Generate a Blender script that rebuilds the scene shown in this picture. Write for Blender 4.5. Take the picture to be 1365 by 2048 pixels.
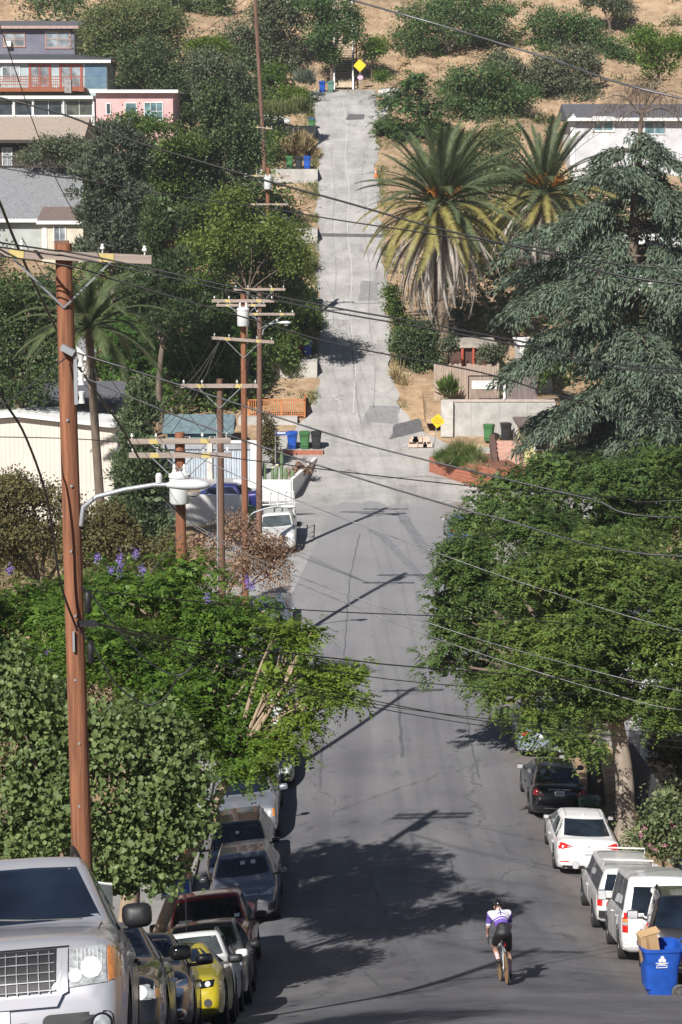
import bpy, bmesh, math, random
import numpy as np
from mathutils import Vector, Matrix
from mathutils.bvhtree import BVHTree
R = math.radians
PI = math.pi
sc = bpy.context.scene
for _o in list(bpy.data.objects):
    bpy.data.objects.remove(_o)
random.seed(7)
RNG = np.random.default_rng(11)

# ------------------------------------------------------------------ camera
F = 4400.0                       # focal length in pixels of the 1365x2048 photograph
PITCH = math.atan(724.0 / F)     # camera tips down: eye level lies at row 300
CAM = Vector((0.0, 0.0, 20.0))
cd = bpy.data.cameras.new('camera')
cd.sensor_fit = 'VERTICAL'; cd.sensor_height = 36.0; cd.lens = F / 2048.0 * 36.0
cd.clip_start = 0.5; cd.clip_end = 4000
cam = bpy.data.objects.new('camera', cd); sc.collection.objects.link(cam)
cam.location = CAM; cam.rotation_euler = (PI / 2 - PITCH, 0, 0)
sc.camera = cam

# ------------------------------------------------------------------ sky, sun, exposure
SUN_EL = R(40.0)
SUN_DIR = Vector((0.41 * math.cos(SUN_EL), 0.912 * math.cos(SUN_EL), -math.sin(SUN_EL)))   # way the light travels
w = bpy.data.worlds.new('World'); sc.world = w; w.use_nodes = True
wn = w.node_tree.nodes; wl = w.node_tree.links
for n in list(wn): wn.remove(n)
sky = wn.new('ShaderNodeTexSky'); sky.sky_type = 'NISHITA'; sky.sun_disc = False
sky.sun_elevation = SUN_EL; sky.sun_rotation = R(204.3); sky.air_density = 0.7; sky.dust_density = 0.3
bg = wn.new('ShaderNodeBackground'); bg.inputs[1].default_value = 0.05
wo = wn.new('ShaderNodeOutputWorld')
wl.new(sky.outputs[0], bg.inputs[0]); wl.new(bg.outputs[0], wo.inputs[0])
sd = bpy.data.lights.new('sun', 'SUN'); sd.energy = 5.0; sd.angle = R(0.53); sd.color = (1.0, 0.955, 0.90)
sun = bpy.data.objects.new('sun', sd); sc.collection.objects.link(sun)
sun.rotation_euler = SUN_DIR.to_track_quat('-Z', 'Y').to_euler(); sun.location = (-40, -60, 80)
sc.view_settings.view_transform = 'Standard'; sc.view_settings.look = 'None'
sc.view_settings.gamma = 1.0; sc.view_settings.use_curve_mapping = False
sc.view_settings.exposure = 0.44
sc.cycles.use_denoising = True
try: sc.cycles.denoiser = 'OPENIMAGEDENOISE'
except Exception: pass
sc.cycles.max_bounces = 6; sc.cycles.diffuse_bounces = 3; sc.cycles.glossy_bounces = 3
sc.cycles.transmission_bounces = 3; sc.cycles.transparent_max_bounces = 6; sc.cycles.volume_bounces = 0
sc.cycles.caustics_reflective = False; sc.cycles.caustics_refractive = False
sc.cycles.volume_step_rate = 4

# ------------------------------------------------------------------ from photo pixels to places
_fw = Vector((0, math.cos(PITCH), -math.sin(PITCH))); _up = Vector((0, math.sin(PITCH), math.cos(PITCH)))
def ray(px, py):
    return Vector(((px - 682.5) / F, 0, 0)) + _fw + _up * (-(py - 1024) / F)
def P(px, py, d):
    r = ray(px, py); return CAM + r * (d / r.y)
def MP(py, d):
    r = ray(682.5, py); return (d / r.y) / F            # metres per photo pixel at that place

_pk = [(-40, 22.0), (-12, 20.2), (-4, 19.2), (0, 18.4), (6, 16.6), (12, 14.58), (14, 13.84), (20, 11.45), (30, 7.7), (39, 4.35), (43, 2.95), (47.5, 1.75), (51, .85), (55, .2), (60, -.4),
       (66, -.7), (72, -.9), (78, -1.0), (88, -.75), (100, -.3), (110, 0), (120, .15), (126, .5), (132, 1.3), (138, 2.75), (145, 4.75), (160, 9.15), (175, 13.75),
       (190, 18.35), (205, 22.9), (213, 25.0), (217, 25.7), (221, 26.6), (240, 34.5), (270, 48), (320, 72), (400, 100)]
_py = np.array([a for a, b in _pk], float); _pz = np.array([b for a, b in _pk], float)
_yy = np.arange(-40, 400, .5); _zz = np.interp(_yy, _py, _pz)
_k = np.ones(9) / 9.0
_zs = np.convolve(np.pad(_zz, 4, mode='edge'), _k, 'valid')
_zs[:8] = _zz[:8]; _zs[-8:] = _zz[-8:]
def prof(y): return np.interp(y, _yy, _zs)
def xc(y): return 2.3 - 0.0093 * np.asarray(y, float)
def half(y): return np.interp(y, [-40, 114, 119, 132, 137, 142, 190, 203, 212, 225], [6.0, 6.0, 7.5, 7.5, 4.2, 2.55, 2.55, 2.8, 3.4, 3.4])
def sstep(a, b, t):
    t = np.clip((np.asarray(t, float) - a) / (b - a), 0, 1); return t * t * (3 - 2 * t)
def cross_fall(x, y):
    return np.interp(y, [-40, 0, 20, 35, 95, 117, 400], [0, 0, .02, .05, .05, 0, 0]) * np.clip(np.asarray(x, float) - xc(y), -9, 9)      # the street drains towards the left kerb
def zroad(x, y):
    cr = np.interp(y, [-40, 110, 120, 400], [.0085, .0085, 0.0, 0.0])
    dx = np.clip(np.abs(np.asarray(x, float) - xc(y)), 0, 6.0)
    return prof(y) - cr * dx * dx + cross_fall(x, y)
def zland(x, y):
    x = np.asarray(x, float); y = np.asarray(y, float)
    e = np.abs(x - xc(y)) - half(y)
    z = prof(y) - np.interp(y, [-40, 110, 120, 400], [.19, .19, 0.0, 0.0]) + cross_fall(x, y)
    left = sstep(0, 12, -x - 6)
    z = z + left * np.interp(y, [-40, 60, 120, 150, 175, 195, 230, 400], [0, 0, .3, 1.2, 1.4, 1.5, 1.0, 0])
    z = z + sstep(1.5, 10, e) * .5 * (np.sin(x * .31 + y * .17) + np.sin(y * .43 - x * .11)) * sstep(130, 160, y)
    # hollow under the roadway, kerbs and pavements
    return z
def land(x, y): return float(zland(x, y))

# ------------------------------------------------------------------ materials
MATS = {}
def _nodes(name):
    m = bpy.data.materials.new(name); m.use_nodes = True
    nt = m.node_tree
    for n in list(nt.nodes): nt.nodes.remove(n)
    out = nt.nodes.new('ShaderNodeOutputMaterial'); b = nt.nodes.new('ShaderNodeBsdfPrincipled')
    nt.links.new(b.outputs[0], out.inputs[0]); MATS[name] = m
    return m, nt, b, out
def rgb(c): return (c[0], c[1], c[2], 1.0)
def tex_noise(nt, scale, detail=4, rough=.55, vec=None, coord='Object', stretch=None):
    n = nt.nodes.new('ShaderNodeTexNoise'); n.inputs['Scale'].default_value = scale
    n.inputs['Detail'].default_value = detail; n.inputs['Roughness'].default_value = rough
    if vec is None:
        tc = nt.nodes.new('ShaderNodeTexCoord'); vec = tc.outputs[coord]
    if stretch:
        mp = nt.nodes.new('ShaderNodeMapping'); mp.inputs['Scale'].default_value = stretch
        nt.links.new(vec, mp.inputs['Vector']); vec = mp.outputs[0]
    nt.links.new(vec, n.inputs['Vector']); return n
def ramp(nt, fac, stops):
    r = nt.nodes.new('ShaderNodeValToRGB'); e = r.color_ramp.elements
    e[0].position, e[0].color = stops[0][0], rgb(stops[0][1]); e[1].position, e[1].color = stops[-1][0], rgb(stops[-1][1])
    for p, c in stops[1:-1]:
        k = e.new(p); k.color = rgb(c)
    nt.links.new(fac, r.inputs[0]); return r
def mixc(nt, fac, a, b, mode='MIX'):
    m = nt.nodes.new('ShaderNodeMix'); m.data_type = 'RGBA'; m.blend_type = mode
    for sock, v in ((m.inputs[0], fac), (m.inputs[6], a), (m.inputs[7], b)):
        if isinstance(v, (int, float)): sock.default_value = v
        elif isinstance(v, tuple): sock.default_value = rgb(v)
        else: nt.links.new(v, sock)
    return m.outputs[2]
def bump(nt, b, h, strength=.3, dist=.02):
    k = nt.nodes.new('ShaderNodeBump'); k.inputs['Strength'].default_value = strength; k.inputs['Distance'].default_value = dist
    nt.links.new(h, k.inputs['Height']); nt.links.new(k.outputs[0], b.inputs['Normal']); return k
def mat(name, col, rough=.6, metal=0.0, var=.18, vs=3.0, bmp=0.0, bs=40.0, coat=0.0, stretch=None, spec=.5, col2=None):
    if name in MATS: return MATS[name]
    m, nt, b, out = _nodes(name)
    b.inputs['Roughness'].default_value = rough; b.inputs['Metallic'].default_value = metal
    b.inputs['Coat Weight'].default_value = coat; b.inputs['Coat Roughness'].default_value = .05
    b.inputs['Specular IOR Level'].default_value = spec
    n = tex_noise(nt, vs, 5, .6, stretch=stretch)
    lo = tuple(c * (1 - var) for c in col); hi = col2 or tuple(min(1, c * (1 + var)) for c in col)
    r = ramp(nt, n.outputs[0], [(.3, lo), (.7, hi)])
    nt.links.new(r.outputs[0], b.inputs['Base Color'])
    if bmp:
        n2 = tex_noise(nt, bs, 3, .6, stretch=stretch); bump(nt, b, n2.outputs[0], bmp, .01)
    return m
def leafmat(name, dark, light, trans=.3, rough=.45, tip=None, patch=.5):
    m, nt, b, out = _nodes(name)
    g = nt.nodes.new('ShaderNodeNewGeometry')
    n = tex_noise(nt, .55, 3, .6)
    a = nt.nodes.new('ShaderNodeMath'); a.operation = 'MULTIPLY_ADD'
    nt.links.new(n.outputs[0], a.inputs[0]); a.inputs[1].default_value = 1.5 * patch; a.inputs[2].default_value = -.55 * patch
    s = nt.nodes.new('ShaderNodeMath'); s.operation = 'MULTIPLY_ADD'
    nt.links.new(g.outputs['Random Per Island'], s.inputs[0]); s.inputs[1].default_value = .75; nt.links.new(a.outputs[0], s.inputs[2])
    stops = [(.05, dark), (.85, light)]
    if tip: stops.append((.99, tip))
    r = ramp(nt, s.outputs[0], stops)
    b.inputs['Roughness'].default_value = rough; b.inputs['Specular IOR Level'].default_value = .35
    nt.links.new(r.outputs[0], b.inputs['Base Color'])
    t = nt.nodes.new('ShaderNodeBsdfTranslucent')
    hs = nt.nodes.new('ShaderNodeHueSaturation'); hs.inputs['Value'].default_value = 1.5; hs.inputs['Hue'].default_value = .485
    nt.links.new(r.outputs[0], hs.inputs['Color']); nt.links.new(hs.outputs[0], t.inputs[0])
    mx = nt.nodes.new('ShaderNodeMixShader'); mx.inputs[0].default_value = trans
    nt.links.new(b.outputs[0], mx.inputs[1]); nt.links.new(t.outputs[0], mx.inputs[2]); nt.links.new(mx.outputs[0], out.inputs[0])
    return m
def glassmat(name, col=(.012, .018, .026), rough=.03, spec=.6):
    m, nt, b, out = _nodes(name)
    b.inputs['Roughness'].default_value = rough; b.inputs['Specular IOR Level'].default_value = spec
    n = tex_noise(nt, 1.3, 2); r = ramp(nt, n.outputs[0], [(.35, tuple(c * .6 for c in col)), (.7, tuple(c * 1.9 for c in col))])
    nt.links.new(r.outputs[0], b.inputs['Base Color']); return m
def carpaint(name, col, metal=.0, rough=.35, flake=0.05):
    m, nt, b, out = _nodes(name)
    n = tex_noise(nt, 2.2, 4); r = ramp(nt, n.outputs[0], [(.3, tuple(c * (1 - flake) for c in col)), (.72, tuple(min(1, c * (1 + flake)) for c in col))])
    nt.links.new(r.outputs[0], b.inputs['Base Color'])
    b.inputs['Roughness'].default_value = rough; b.inputs['Metallic'].default_value = metal
    b.inputs['Coat Weight'].default_value = .8; b.inputs['Coat Roughness'].default_value = .06
    d = tex_noise(nt, 5, 5); rr = ramp(nt, d.outputs[0], [(.35, (.04,) * 3), (.75, (.16,) * 3)]); nt.links.new(rr.outputs[0], b.inputs['Coat Roughness'])
    return m

# ------------------------------------------------------------------ mesh building
COL = sc.collection
def link(o, parent=None):
    COL.objects.link(o)
    if parent is not None: o.parent = parent
    return o
def tag(o, label=None, cat=None, group=None, kind=None):
    if label: o['label'] = label
    if cat: o['category'] = cat
    if group: o['group'] = group
    if kind: o['kind'] = kind
    return o
def empty(name, loc=(0, 0, 0), rot=(0, 0, 0), label=None, cat=None, group=None):
    o = bpy.data.objects.new(name, None); o.empty_display_size = .3
    COL.objects.link(o); o.location = loc; o.rotation_euler = rot
    return tag(o, label, cat, group)
def copy_tree(o, parent=None):
    c = o.copy(); COL.objects.link(c); c.parent = parent
    for ch in list(o.children): copy_tree(ch, c)
    return c
def sharpen(me, ang):
    if not ang: return
    bm = bmesh.new(); bm.from_mesh(me)
    for f in bm.faces: f.smooth = True
    ca = R(ang)
    for e in bm.edges:
        if len(e.link_faces) == 2 and e.calc_face_angle(0) > ca: e.smooth = False
    bm.to_mesh(me); bm.free()
class MB:
    def __init__(s): s.v = []; s.f = []; s.m = []; s.cur = 0
    def add(s, vs, fs, mi=None):
        o = len(s.v); s.v.extend([tuple(p) for p in vs]); k = s.cur if mi is None else mi
        for f in fs: s.f.append(tuple(i + o for i in f)); s.m.append(k)
        return s
    def box(s, c, d, rot=None, mi=None, taper=1.0):
        x, y, z = d[0] / 2, d[1] / 2, d[2] / 2; t = taper
        vs = [Vector(p) for p in ((-x, -y, -z), (x, -y, -z), (x, y, -z), (-x, y, -z), (-x * t, -y * t, z), (x * t, -y * t, z), (x * t, y * t, z), (-x * t, y * t, z))]
        if rot is not None:
            if not isinstance(rot, Matrix):
                from mathutils import Euler
                rot = Euler(rot).to_matrix()
            vs = [rot @ p for p in vs]
        c = Vector(c)
        return s.add([p + c for p in vs], [(0, 3, 2, 1), (4, 5, 6, 7), (0, 1, 5, 4), (1, 2, 6, 5), (2, 3, 7, 6), (3, 0, 4, 7)], mi)
    def tube(s, pts, rad, n=8, mi=None, cap=True):
        pts = [Vector(p) for p in pts]
        if not isinstance(rad, (list, tuple)): rad = [rad] * len(pts)
        vs = []; fs = []; prev = None
        for i, p in enumerate(pts):
            a = pts[max(i - 1, 0)]; b = pts[min(i + 1, len(pts) - 1)]
            t = (b - a)
            t = t.normalized() if t.length > 1e-9 else Vector((0, 0, 1))
            if prev is None:
                u = t.orthogonal().normalized()
            else:
                u = prev - t * prev.dot(t)
                u = u.normalized() if u.length > 1e-6 else t.orthogonal().normalized()
            prev = u; v = t.cross(u)
            for k in range(n):
                an = 2 * PI * k / n; vs.append(p + (u * math.cos(an) + v * math.sin(an)) * rad[i])
        for i in range(len(pts) - 1):
            for k in range(n):
                k2 = (k + 1) % n; fs.append((i * n + k, i * n + k2, (i + 1) * n + k2, (i + 1) * n + k))
        if cap:
            fs.append(tuple(range(n - 1, -1, -1))); o = (len(pts) - 1) * n; fs.append(tuple(o + k for k in range(n)))
        return s.add(vs, fs, mi)
    def lathe(s, prof_, n=16, axis='z', c=(0, 0, 0), mi=None):
        vs = []; fs = []; c = Vector(c)
        for r, h in prof_:
            for k in range(n):
                a = 2 * PI * k / n; q = (r * math.cos(a), r * math.sin(a), h)
                if axis == 'x': q = (q[2], q[0], q[1])
                elif axis == 'y': q = (q[1], q[2], q[0])
                vs.append(Vector(q) + c)
        for i in range(len(prof_) - 1):
            for k in range(n):
                k2 = (k + 1) % n; fs.append((i * n + k, i * n + k2, (i + 1) * n + k2, (i + 1) * n + k))
        if prof_[0][0] > 1e-4: fs.append(tuple(range(n - 1, -1, -1)))
        if prof_[-1][0] > 1e-4:
            o = (len(prof_) - 1) * n; fs.append(tuple(o + k for k in range(n)))
        return s.add(vs, fs, mi)
    def prism(s, poly, a, b, axis='y', mi=None):
        def q(p, t):
            return {'y': (p[0], t, p[1]), 'x': (t, p[0], p[1]), 'z': (p[0], p[1], t)}[axis]
        n = len(poly); vs = [q(p, a) for p in poly] + [q(p, b) for p in poly]
        fs = [tuple(range(n)), tuple(range(2 * n - 1, n - 1, -1))]
        for k in range(n): fs.append((k, (k + 1) % n + 0, (k + 1) % n + n, k + n))
        return s.add(vs, fs, mi)
    def mesh(s, name, mats, ang=None):
        me = bpy.data.meshes.new(name); me.from_pydata(s.v, [], s.f)
        if not isinstance(mats, (list, tuple)): mats = [mats]
        for m in mats: me.materials.append(m)
        if len(mats) > 1: me.polygons.foreach_set('material_index', s.m)
        bm = bmesh.new(); bm.from_mesh(me); bmesh.ops.recalc_face_normals(bm, faces=bm.faces); bm.to_mesh(me); bm.free()
        sharpen(me, ang); return me
    def build(s, name, mats, parent=None, ang=None):
        return link(bpy.data.objects.new(name, s.mesh(name, mats, ang)), parent)
def npmesh(name, V, Q, mats, smooth=False):
    """fast mesh from numpy: V (n,3), Q (m,k) faces of equal size"""
    me = bpy.data.meshes.new(name); n, k = Q.shape
    me.vertices.add(len(V)); me.vertices.foreach_set('co', np.ascontiguousarray(V, dtype=np.float32).ravel())
    me.loops.add(n * k); me.loops.foreach_set('vertex_index', np.ascontiguousarray(Q, dtype=np.int32).ravel())
    me.polygons.add(n); me.polygons.foreach_set('loop_start', np.arange(0, n * k, k, dtype=np.int32))
    me.polygons.foreach_set('loop_total', np.full(n, k, dtype=np.int32))
    if smooth: me.polygons.foreach_set('use_smooth', np.ones(n, dtype=bool))
    me.update(calc_edges=True)
    for m in (mats if isinstance(mats, (list, tuple)) else [mats]): me.materials.append(m)
    return me
def sheet(name, xs, ys, zf, m, dz=0.0, smooth=True, parent=None):
    """grid of given columns (function or list of x offsets per row) over rows ys"""
    V = []; nx = None
    for y in ys:
        row = xs(y) if callable(xs) else xs
        nx = len(row)
        for x in row: V.append((x, y, float(zf(x, y)) + dz))
    ny = len(ys); Q = [(j * nx + i, j * nx + i + 1, (j + 1) * nx + i + 1, (j + 1) * nx + i) for j in range(ny - 1) for i in range(nx - 1)]
    return link(bpy.data.objects.new(name, npmesh(name, np.array(V), np.array(Q), m, smooth)), parent)
def text_mesh(name, body, size, m, parent, loc, rot, ext=.004, bold=0.0, sx=1.0):
    cu = bpy.data.curves.new(name, 'FONT'); cu.body = body; cu.size = size; cu.extrude = ext; cu.offset = bold
    cu.align_x = 'CENTER'; cu.align_y = 'CENTER'; cu.resolution_u = 3
    t = bpy.data.objects.new(name, cu); COL.objects.link(t)
    dg = bpy.context.evaluated_depsgraph_get(); me = bpy.data.meshes.new_from_object(t.evaluated_get(dg))
    bpy.data.objects.remove(t); me.materials.clear(); me.materials.append(m)
    o = link(bpy.data.objects.new(name, me), parent); o.location = loc; o.rotation_euler = rot; o.scale = (sx, 1, 1); return o
# ================================================================== the setting
def asphalt_mat():
    m, nt, b, out = _nodes('asphalt')
    tc = nt.nodes.new('ShaderNodeTexCoord'); v = tc.outputs['Object']
    big = tex_noise(nt, .22, 5, .6, v); fine = tex_noise(nt, 60, 3, .7, v); streak = tex_noise(nt, 1.0, 4, .55, v, stretch=(1.1, .035, 1))
    r1 = ramp(nt, streak.outputs[0], [(.3, (.108, .107, .116)), (.52, (.140, .139, .149)), (.72, (.180, .178, .185))])
    r2 = ramp(nt, big.outputs[0], [(.28, (.62, .62, .66)), (.5, (.98, .98, .98)), (.72, (1.3, 1.27, 1.22))])
    c = mixc(nt, 1.0, r1.outputs[0], r2.outputs[0], 'MULTIPLY')
    r3 = ramp(nt, fine.outputs[0], [(.3, (.6,) * 3), (.7, (1.4,) * 3)])
    c = mixc(nt, 1.0, c, r3.outputs[0], 'MULTIPLY')
    oil = tex_noise(nt, 1.7, 3, .5, v, stretch=(1, .5, 1)); ro = ramp(nt, oil.outputs[0], [(.62, (1, 1, 1)), (.74, (.62, .62, .64))]); c = mixc(nt, 1.0, c, ro.outputs[0], 'MULTIPLY')
    # cracks sealed with tar
    dn = tex_noise(nt, .9, 3, .6, v)
    ad = nt.nodes.new('ShaderNodeVectorMath'); ad.operation = 'MULTIPLY_ADD'
    nt.links.new(dn.outputs['Color'], ad.inputs[0]); ad.inputs[1].default_value = (1.6, 1.6, 0); nt.links.new(v, ad.inputs[2])
    vo = nt.nodes.new('ShaderNodeTexVoronoi'); vo.feature = 'DISTANCE_TO_EDGE'; vo.inputs['Scale'].default_value = .16
    nt.links.new(ad.outputs[0], vo.inputs['Vector'])
    cr = ramp(nt, vo.outputs['Distance'], [(.0, (0, 0, 0)), (.0075, (1, 1, 1))])
    c = mixc(nt, cr.outputs[0], (.075, .075, .08), c)
    # asphalt turns paler along the valley floor towards the crossing
    sx = nt.nodes.new('ShaderNodeSeparateXYZ'); nt.links.new(v, sx.inputs[0])
    mr = nt.nodes.new('ShaderNodeMapRange'); mr.inputs[1].default_value = 62; mr.inputs[2].default_value = 124; nt.links.new(sx.outputs[1], mr.inputs[0])
    mm = nt.nodes.new('ShaderNodeMath'); mm.operation = 'MULTIPLY'; nt.links.new(mr.outputs[0], mm.inputs[0]); mm.inputs[1].default_value = .75
    c = mixc(nt, mm.outputs[0], c, (.345, .34, .345))
    # dirt along the right-hand gutter
    g = nt.nodes.new('ShaderNodeMath'); g.operation = 'MULTIPLY_ADD'; nt.links.new(sx.outputs[1], g.inputs[0]); g.inputs[1].default_value = .0093; nt.links.new(sx.outputs[0], g.inputs[2])
    gn = nt.nodes.new('ShaderNodeMath'); gn.operation = 'MULTIPLY_ADD'; nt.links.new(dn.outputs[0], gn.inputs[0]); gn.inputs[1].default_value = 2.2; nt.links.new(g.outputs[0], gn.inputs[2])
    gr = nt.nodes.new('ShaderNodeMapRange'); gr.inputs[1].default_value = 7.1; gr.inputs[2].default_value = 9.2; nt.links.new(gn.outputs[0], gr.inputs[0])
    gm = nt.nodes.new('ShaderNodeMath'); gm.operation = 'MULTIPLY'; nt.links.new(gr.outputs[0], gm.inputs[0]); gm.inputs[1].default_value = .65
    c = mixc(nt, gm.outputs[0], c, (.24, .19, .145))
    # specks of litter and stone
    sp = tex_noise(nt, 9, 1, .5, v); spr = ramp(nt, sp.outputs[0], [(.74, (0, 0, 0)), (.78, (1, 1, 1))])
    mm2 = nt.nodes.new('ShaderNodeMath'); mm2.operation = 'MULTIPLY'; nt.links.new(spr.outputs[0], mm2.inputs[0]); mm2.inputs[1].default_value = .35
    c = mixc(nt, mm2.outputs[0], c, (.3, .29, .27))
    nt.links.new(c, b.inputs['Base Color']); b.inputs['Roughness'].default_value = .72; b.inputs['Specular IOR Level'].default_value = .45
    bump(nt, b, fine.outputs[0], .35, .006); return m
def concrete_mat(name, lo, hi, crack=.12, joints=True):
    m, nt, b, out = _nodes(name)
    tc = nt.nodes.new('ShaderNodeTexCoord'); v = tc.outputs['Object']
    big = tex_noise(nt, .35, 6, .65, v); fine = tex_noise(nt, 45, 3, .7, v); st = tex_noise(nt, .8, 5, .6, v, stretch=(1.3, .12, 1))
    r1 = ramp(nt, big.outputs[0], [(.28, lo), (.72, hi)])
    r2 = ramp(nt, st.outputs[0], [(.28, (.66, .65, .64)), (.45, (.92, .91, .89)), (.66, (1.08, 1.07, 1.05))])
    c = mixc(nt, 1.0, r1.outputs[0], r2.outputs[0], 'MULTIPLY')
    r3 = ramp(nt, fine.outputs[0], [(.3, (.85,) * 3), (.7, (1.13,) * 3)]); c = mixc(nt, 1.0, c, r3.outputs[0], 'MULTIPLY')
    dn = tex_noise(nt, .7, 4, .6, v)
    ad = nt.nodes.new('ShaderNodeVectorMath'); ad.operation = 'MULTIPLY_ADD'
    nt.links.new(dn.outputs['Color'], ad.inputs[0]); ad.inputs[1].default_value = (2.2, 2.2, 0); nt.links.new(v, ad.inputs[2])
    vo = nt.nodes.new('ShaderNodeTexVoronoi'); vo.feature = 'DISTANCE_TO_EDGE'; vo.inputs['Scale'].default_value = .3
    nt.links.new(ad.outputs[0], vo.inputs['Vector'])
    cr = ramp(nt, vo.outputs['Distance'], [(.0, (.35, .35, .35)), (.010, (1, 1, 1))])
    c = mixc(nt, cr.outputs[0], (crack, crack * .98, crack * .96), c)
    if joints:
        sx = nt.nodes.new('ShaderNodeSeparateXYZ'); nt.links.new(v, sx.inputs[0])
        md = nt.nodes.new('ShaderNodeMath'); md.operation = 'PINGPONG'; nt.links.new(sx.outputs[1], md.inputs[0]); md.inputs[1].default_value = 2.3
        jr = ramp(nt, md.outputs[0], [(.0, (0, 0, 0)), (.035, (1, 1, 1))])
        c = mixc(nt, jr.outputs[0], (.19, .185, .18), c)
    nt.links.new(c, b.inputs['Base Color']); b.inputs['Roughness'].default_value = .85
    bump(nt, b, fine.outputs[0], .25, .006); return m
def soil_mat():
    m, nt, b, out = _nodes('dry_soil')
    tc = nt.nodes.new('ShaderNodeTexCoord'); v = tc.outputs['Object']
    big = tex_noise(nt, .12, 6, .65, v); mid = tex_noise(nt, 1.1, 6, .7, v); fine = tex_noise(nt, 14, 4, .75, v)
    r1 = ramp(nt, mid.outputs[0], [(.28, (.19, .13, .08)), (.42, (.34, .24, .155)), (.55, (.41, .30, .20)), (.72, (.52, .41, .28))])
    r2 = ramp(nt, big.outputs[0], [(.3, (.66, .66, .62)), (.5, (.95, .93, .9)), (.7, (1.15, 1.12, 1.06))])
    c = mixc(nt, 1.0, r1.outputs[0], r2.outputs[0], 'MULTIPLY')
    r3 = ramp(nt, fine.outputs[0], [(.3, (.72,) * 3), (.7, (1.25,) * 3)]); c = mixc(nt, 1.0, c, r3.outputs[0], 'MULTIPLY')
    nt.links.new(c, b.inputs['Base Color']); b.inputs['Roughness'].default_value = .95; b.inputs['Specular IOR Level'].default_value = .1
    bump(nt, b, mid.outputs[0], .7, .25); return m
M_ASPH = asphalt_mat()
M_CONC = concrete_mat('road_concrete', (.30, .292, .284), (.465, .456, .445))
M_WALK = concrete_mat('walk_concrete', (.30, .29, .275), (.42, .405, .385))
M_SOIL = soil_mat()
M_TAR = mat('tar_patch', (.115, .115, .118), .85, var=.25, vs=4, bmp=.3, bs=60)
M_GREYPATCH = mat('grey_patch', (.24, .24, .24), .85, var=.2, vs=3, bmp=.3, bs=60)

# one sheet of land reaching past every horizon
xs_l = np.concatenate([np.arange(-700, -60, 40), np.arange(-60, -16, 2.0), np.arange(-16, 22, .5), np.arange(22, 64, 2.0), np.arange(64, 720, 40)])
ys_l = np.concatenate([np.arange(-300, -40, 30), np.arange(-40, 250, 1.0), np.arange(250, 400, 5), np.arange(400, 900, 50)])
XX, YY = np.meshgrid(xs_l, ys_l)
ZZ = zland(XX, YY)
E = np.abs(XX - xc(YY)) - half(YY)
paved = np.where(YY < 117, E < 2.2, E < -.35) | ((YY > 117.5) & (YY < 133.5) & (XX > -60) & (XX < 63))
ZZ = np.where(paved & (YY > -40) & (YY < 217), ZZ - .32, ZZ)
ZZ += np.where(~paved & (YY > 205), .28 * (np.sin(XX * 1.3 + YY * .7) * np.sin(YY * .9 - XX * .4) + .6 * np.sin(XX * 2.9 - YY * 1.7)), 0)
ny, nx = XX.shape
ii = np.arange(ny * nx).reshape(ny, nx)
QQ = np.stack([ii[:-1, :-1].ravel(), ii[:-1, 1:].ravel(), ii[1:, 1:].ravel(), ii[1:, :-1].ravel()], 1)
g = link(bpy.data.objects.new('ground', npmesh('ground', np.stack([XX.ravel(), YY.ravel(), ZZ.ravel()], 1), QQ, M_SOIL, True)))
tag(g, kind='structure')

def offs(lo, hi, n):
    return lambda y: [float(xc(y)) + lo + (hi - lo) * i / (n - 1) for i in range(n)]
def hill_row(y):
    h_ = float(half(y)); a = -h_ + .16 * math.sin(y * .83) + .10 * math.sin(y * 2.3 + 1) ; b = h_ + .20 * math.sin(y * .61 + 2) + .12 * math.sin(y * 1.9) + float(np.interp(y, [200, 208, 214, 217], [0, .9, 2.2, 2.4]))
    return [float(xc(y)) + a + (b - a) * i / 16.0 for i in range(17)]
tag(sheet('crossing', [-60 + 4 * i for i in range(31)], list(np.arange(118, 134.6, .5)), lambda x, y: zland(x, y), M_CONC, .012), kind='structure')
lr = tag(sheet('lower_road', offs(-6.0, 6.0, 61), list(np.arange(-24, 122.8, .5)), zroad, M_ASPH, .03), kind='structure')
for v_ in lr.data.vertices:                      # ragged seam where asphalt gives way to concrete
    if v_.co.y > 120.4:
        t_ = (v_.co.y - 120.4) / 2.2; v_.co.y += t_ * (.55 * math.sin(v_.co.x * 1.3) + .35 * math.sin(v_.co.x * 3.7 + 1) + .2 * math.sin(v_.co.x * 9.1)); v_.co.z = float(zroad(v_.co.x, v_.co.y)) + .03
tag(sheet('upper_road', hill_row, list(np.arange(133.0, 217.2, .5)), lambda x, y: zland(x, y), M_CONC, .03), kind='structure')
def walk(name, s):
    b = MB(); ys = list(np.arange(-24, 116.2, .5)); vs = []; fs = []
    n = 6
    for y in ys:
        xk = float(xc(y)); z = float(prof(y)) - .306 + float(cross_fall(xk + s * 6.0, y))
        for o, dz in ((6.0, -.1), (6.0, .135), (6.02, .15), (6.15, .155), (8.3, .175), (8.3, -.2)):
            vs.append((xk + s * o, y, z + dz))
    for j in range(len(ys) - 1):
        for i in range(n - 1):
            fs.append((j * n + i, j * n + i + 1, (j + 1) * n + i + 1, (j + 1) * n + i))
    b.add(vs, fs); o = b.build(name, M_WALK); tag(o, kind='structure'); return o
walk('pavement_left', -1); walk('pavement_right', 1)

tag(sheet('verge', offs(6.2, 7.9, 7), list(np.arange(50, 76, .5)), lambda x, y: float(prof(y)) - .306 + float(cross_fall(xc(y) + 6.0, y)) + .17, M_SOIL, .012), kind='structure')
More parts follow.
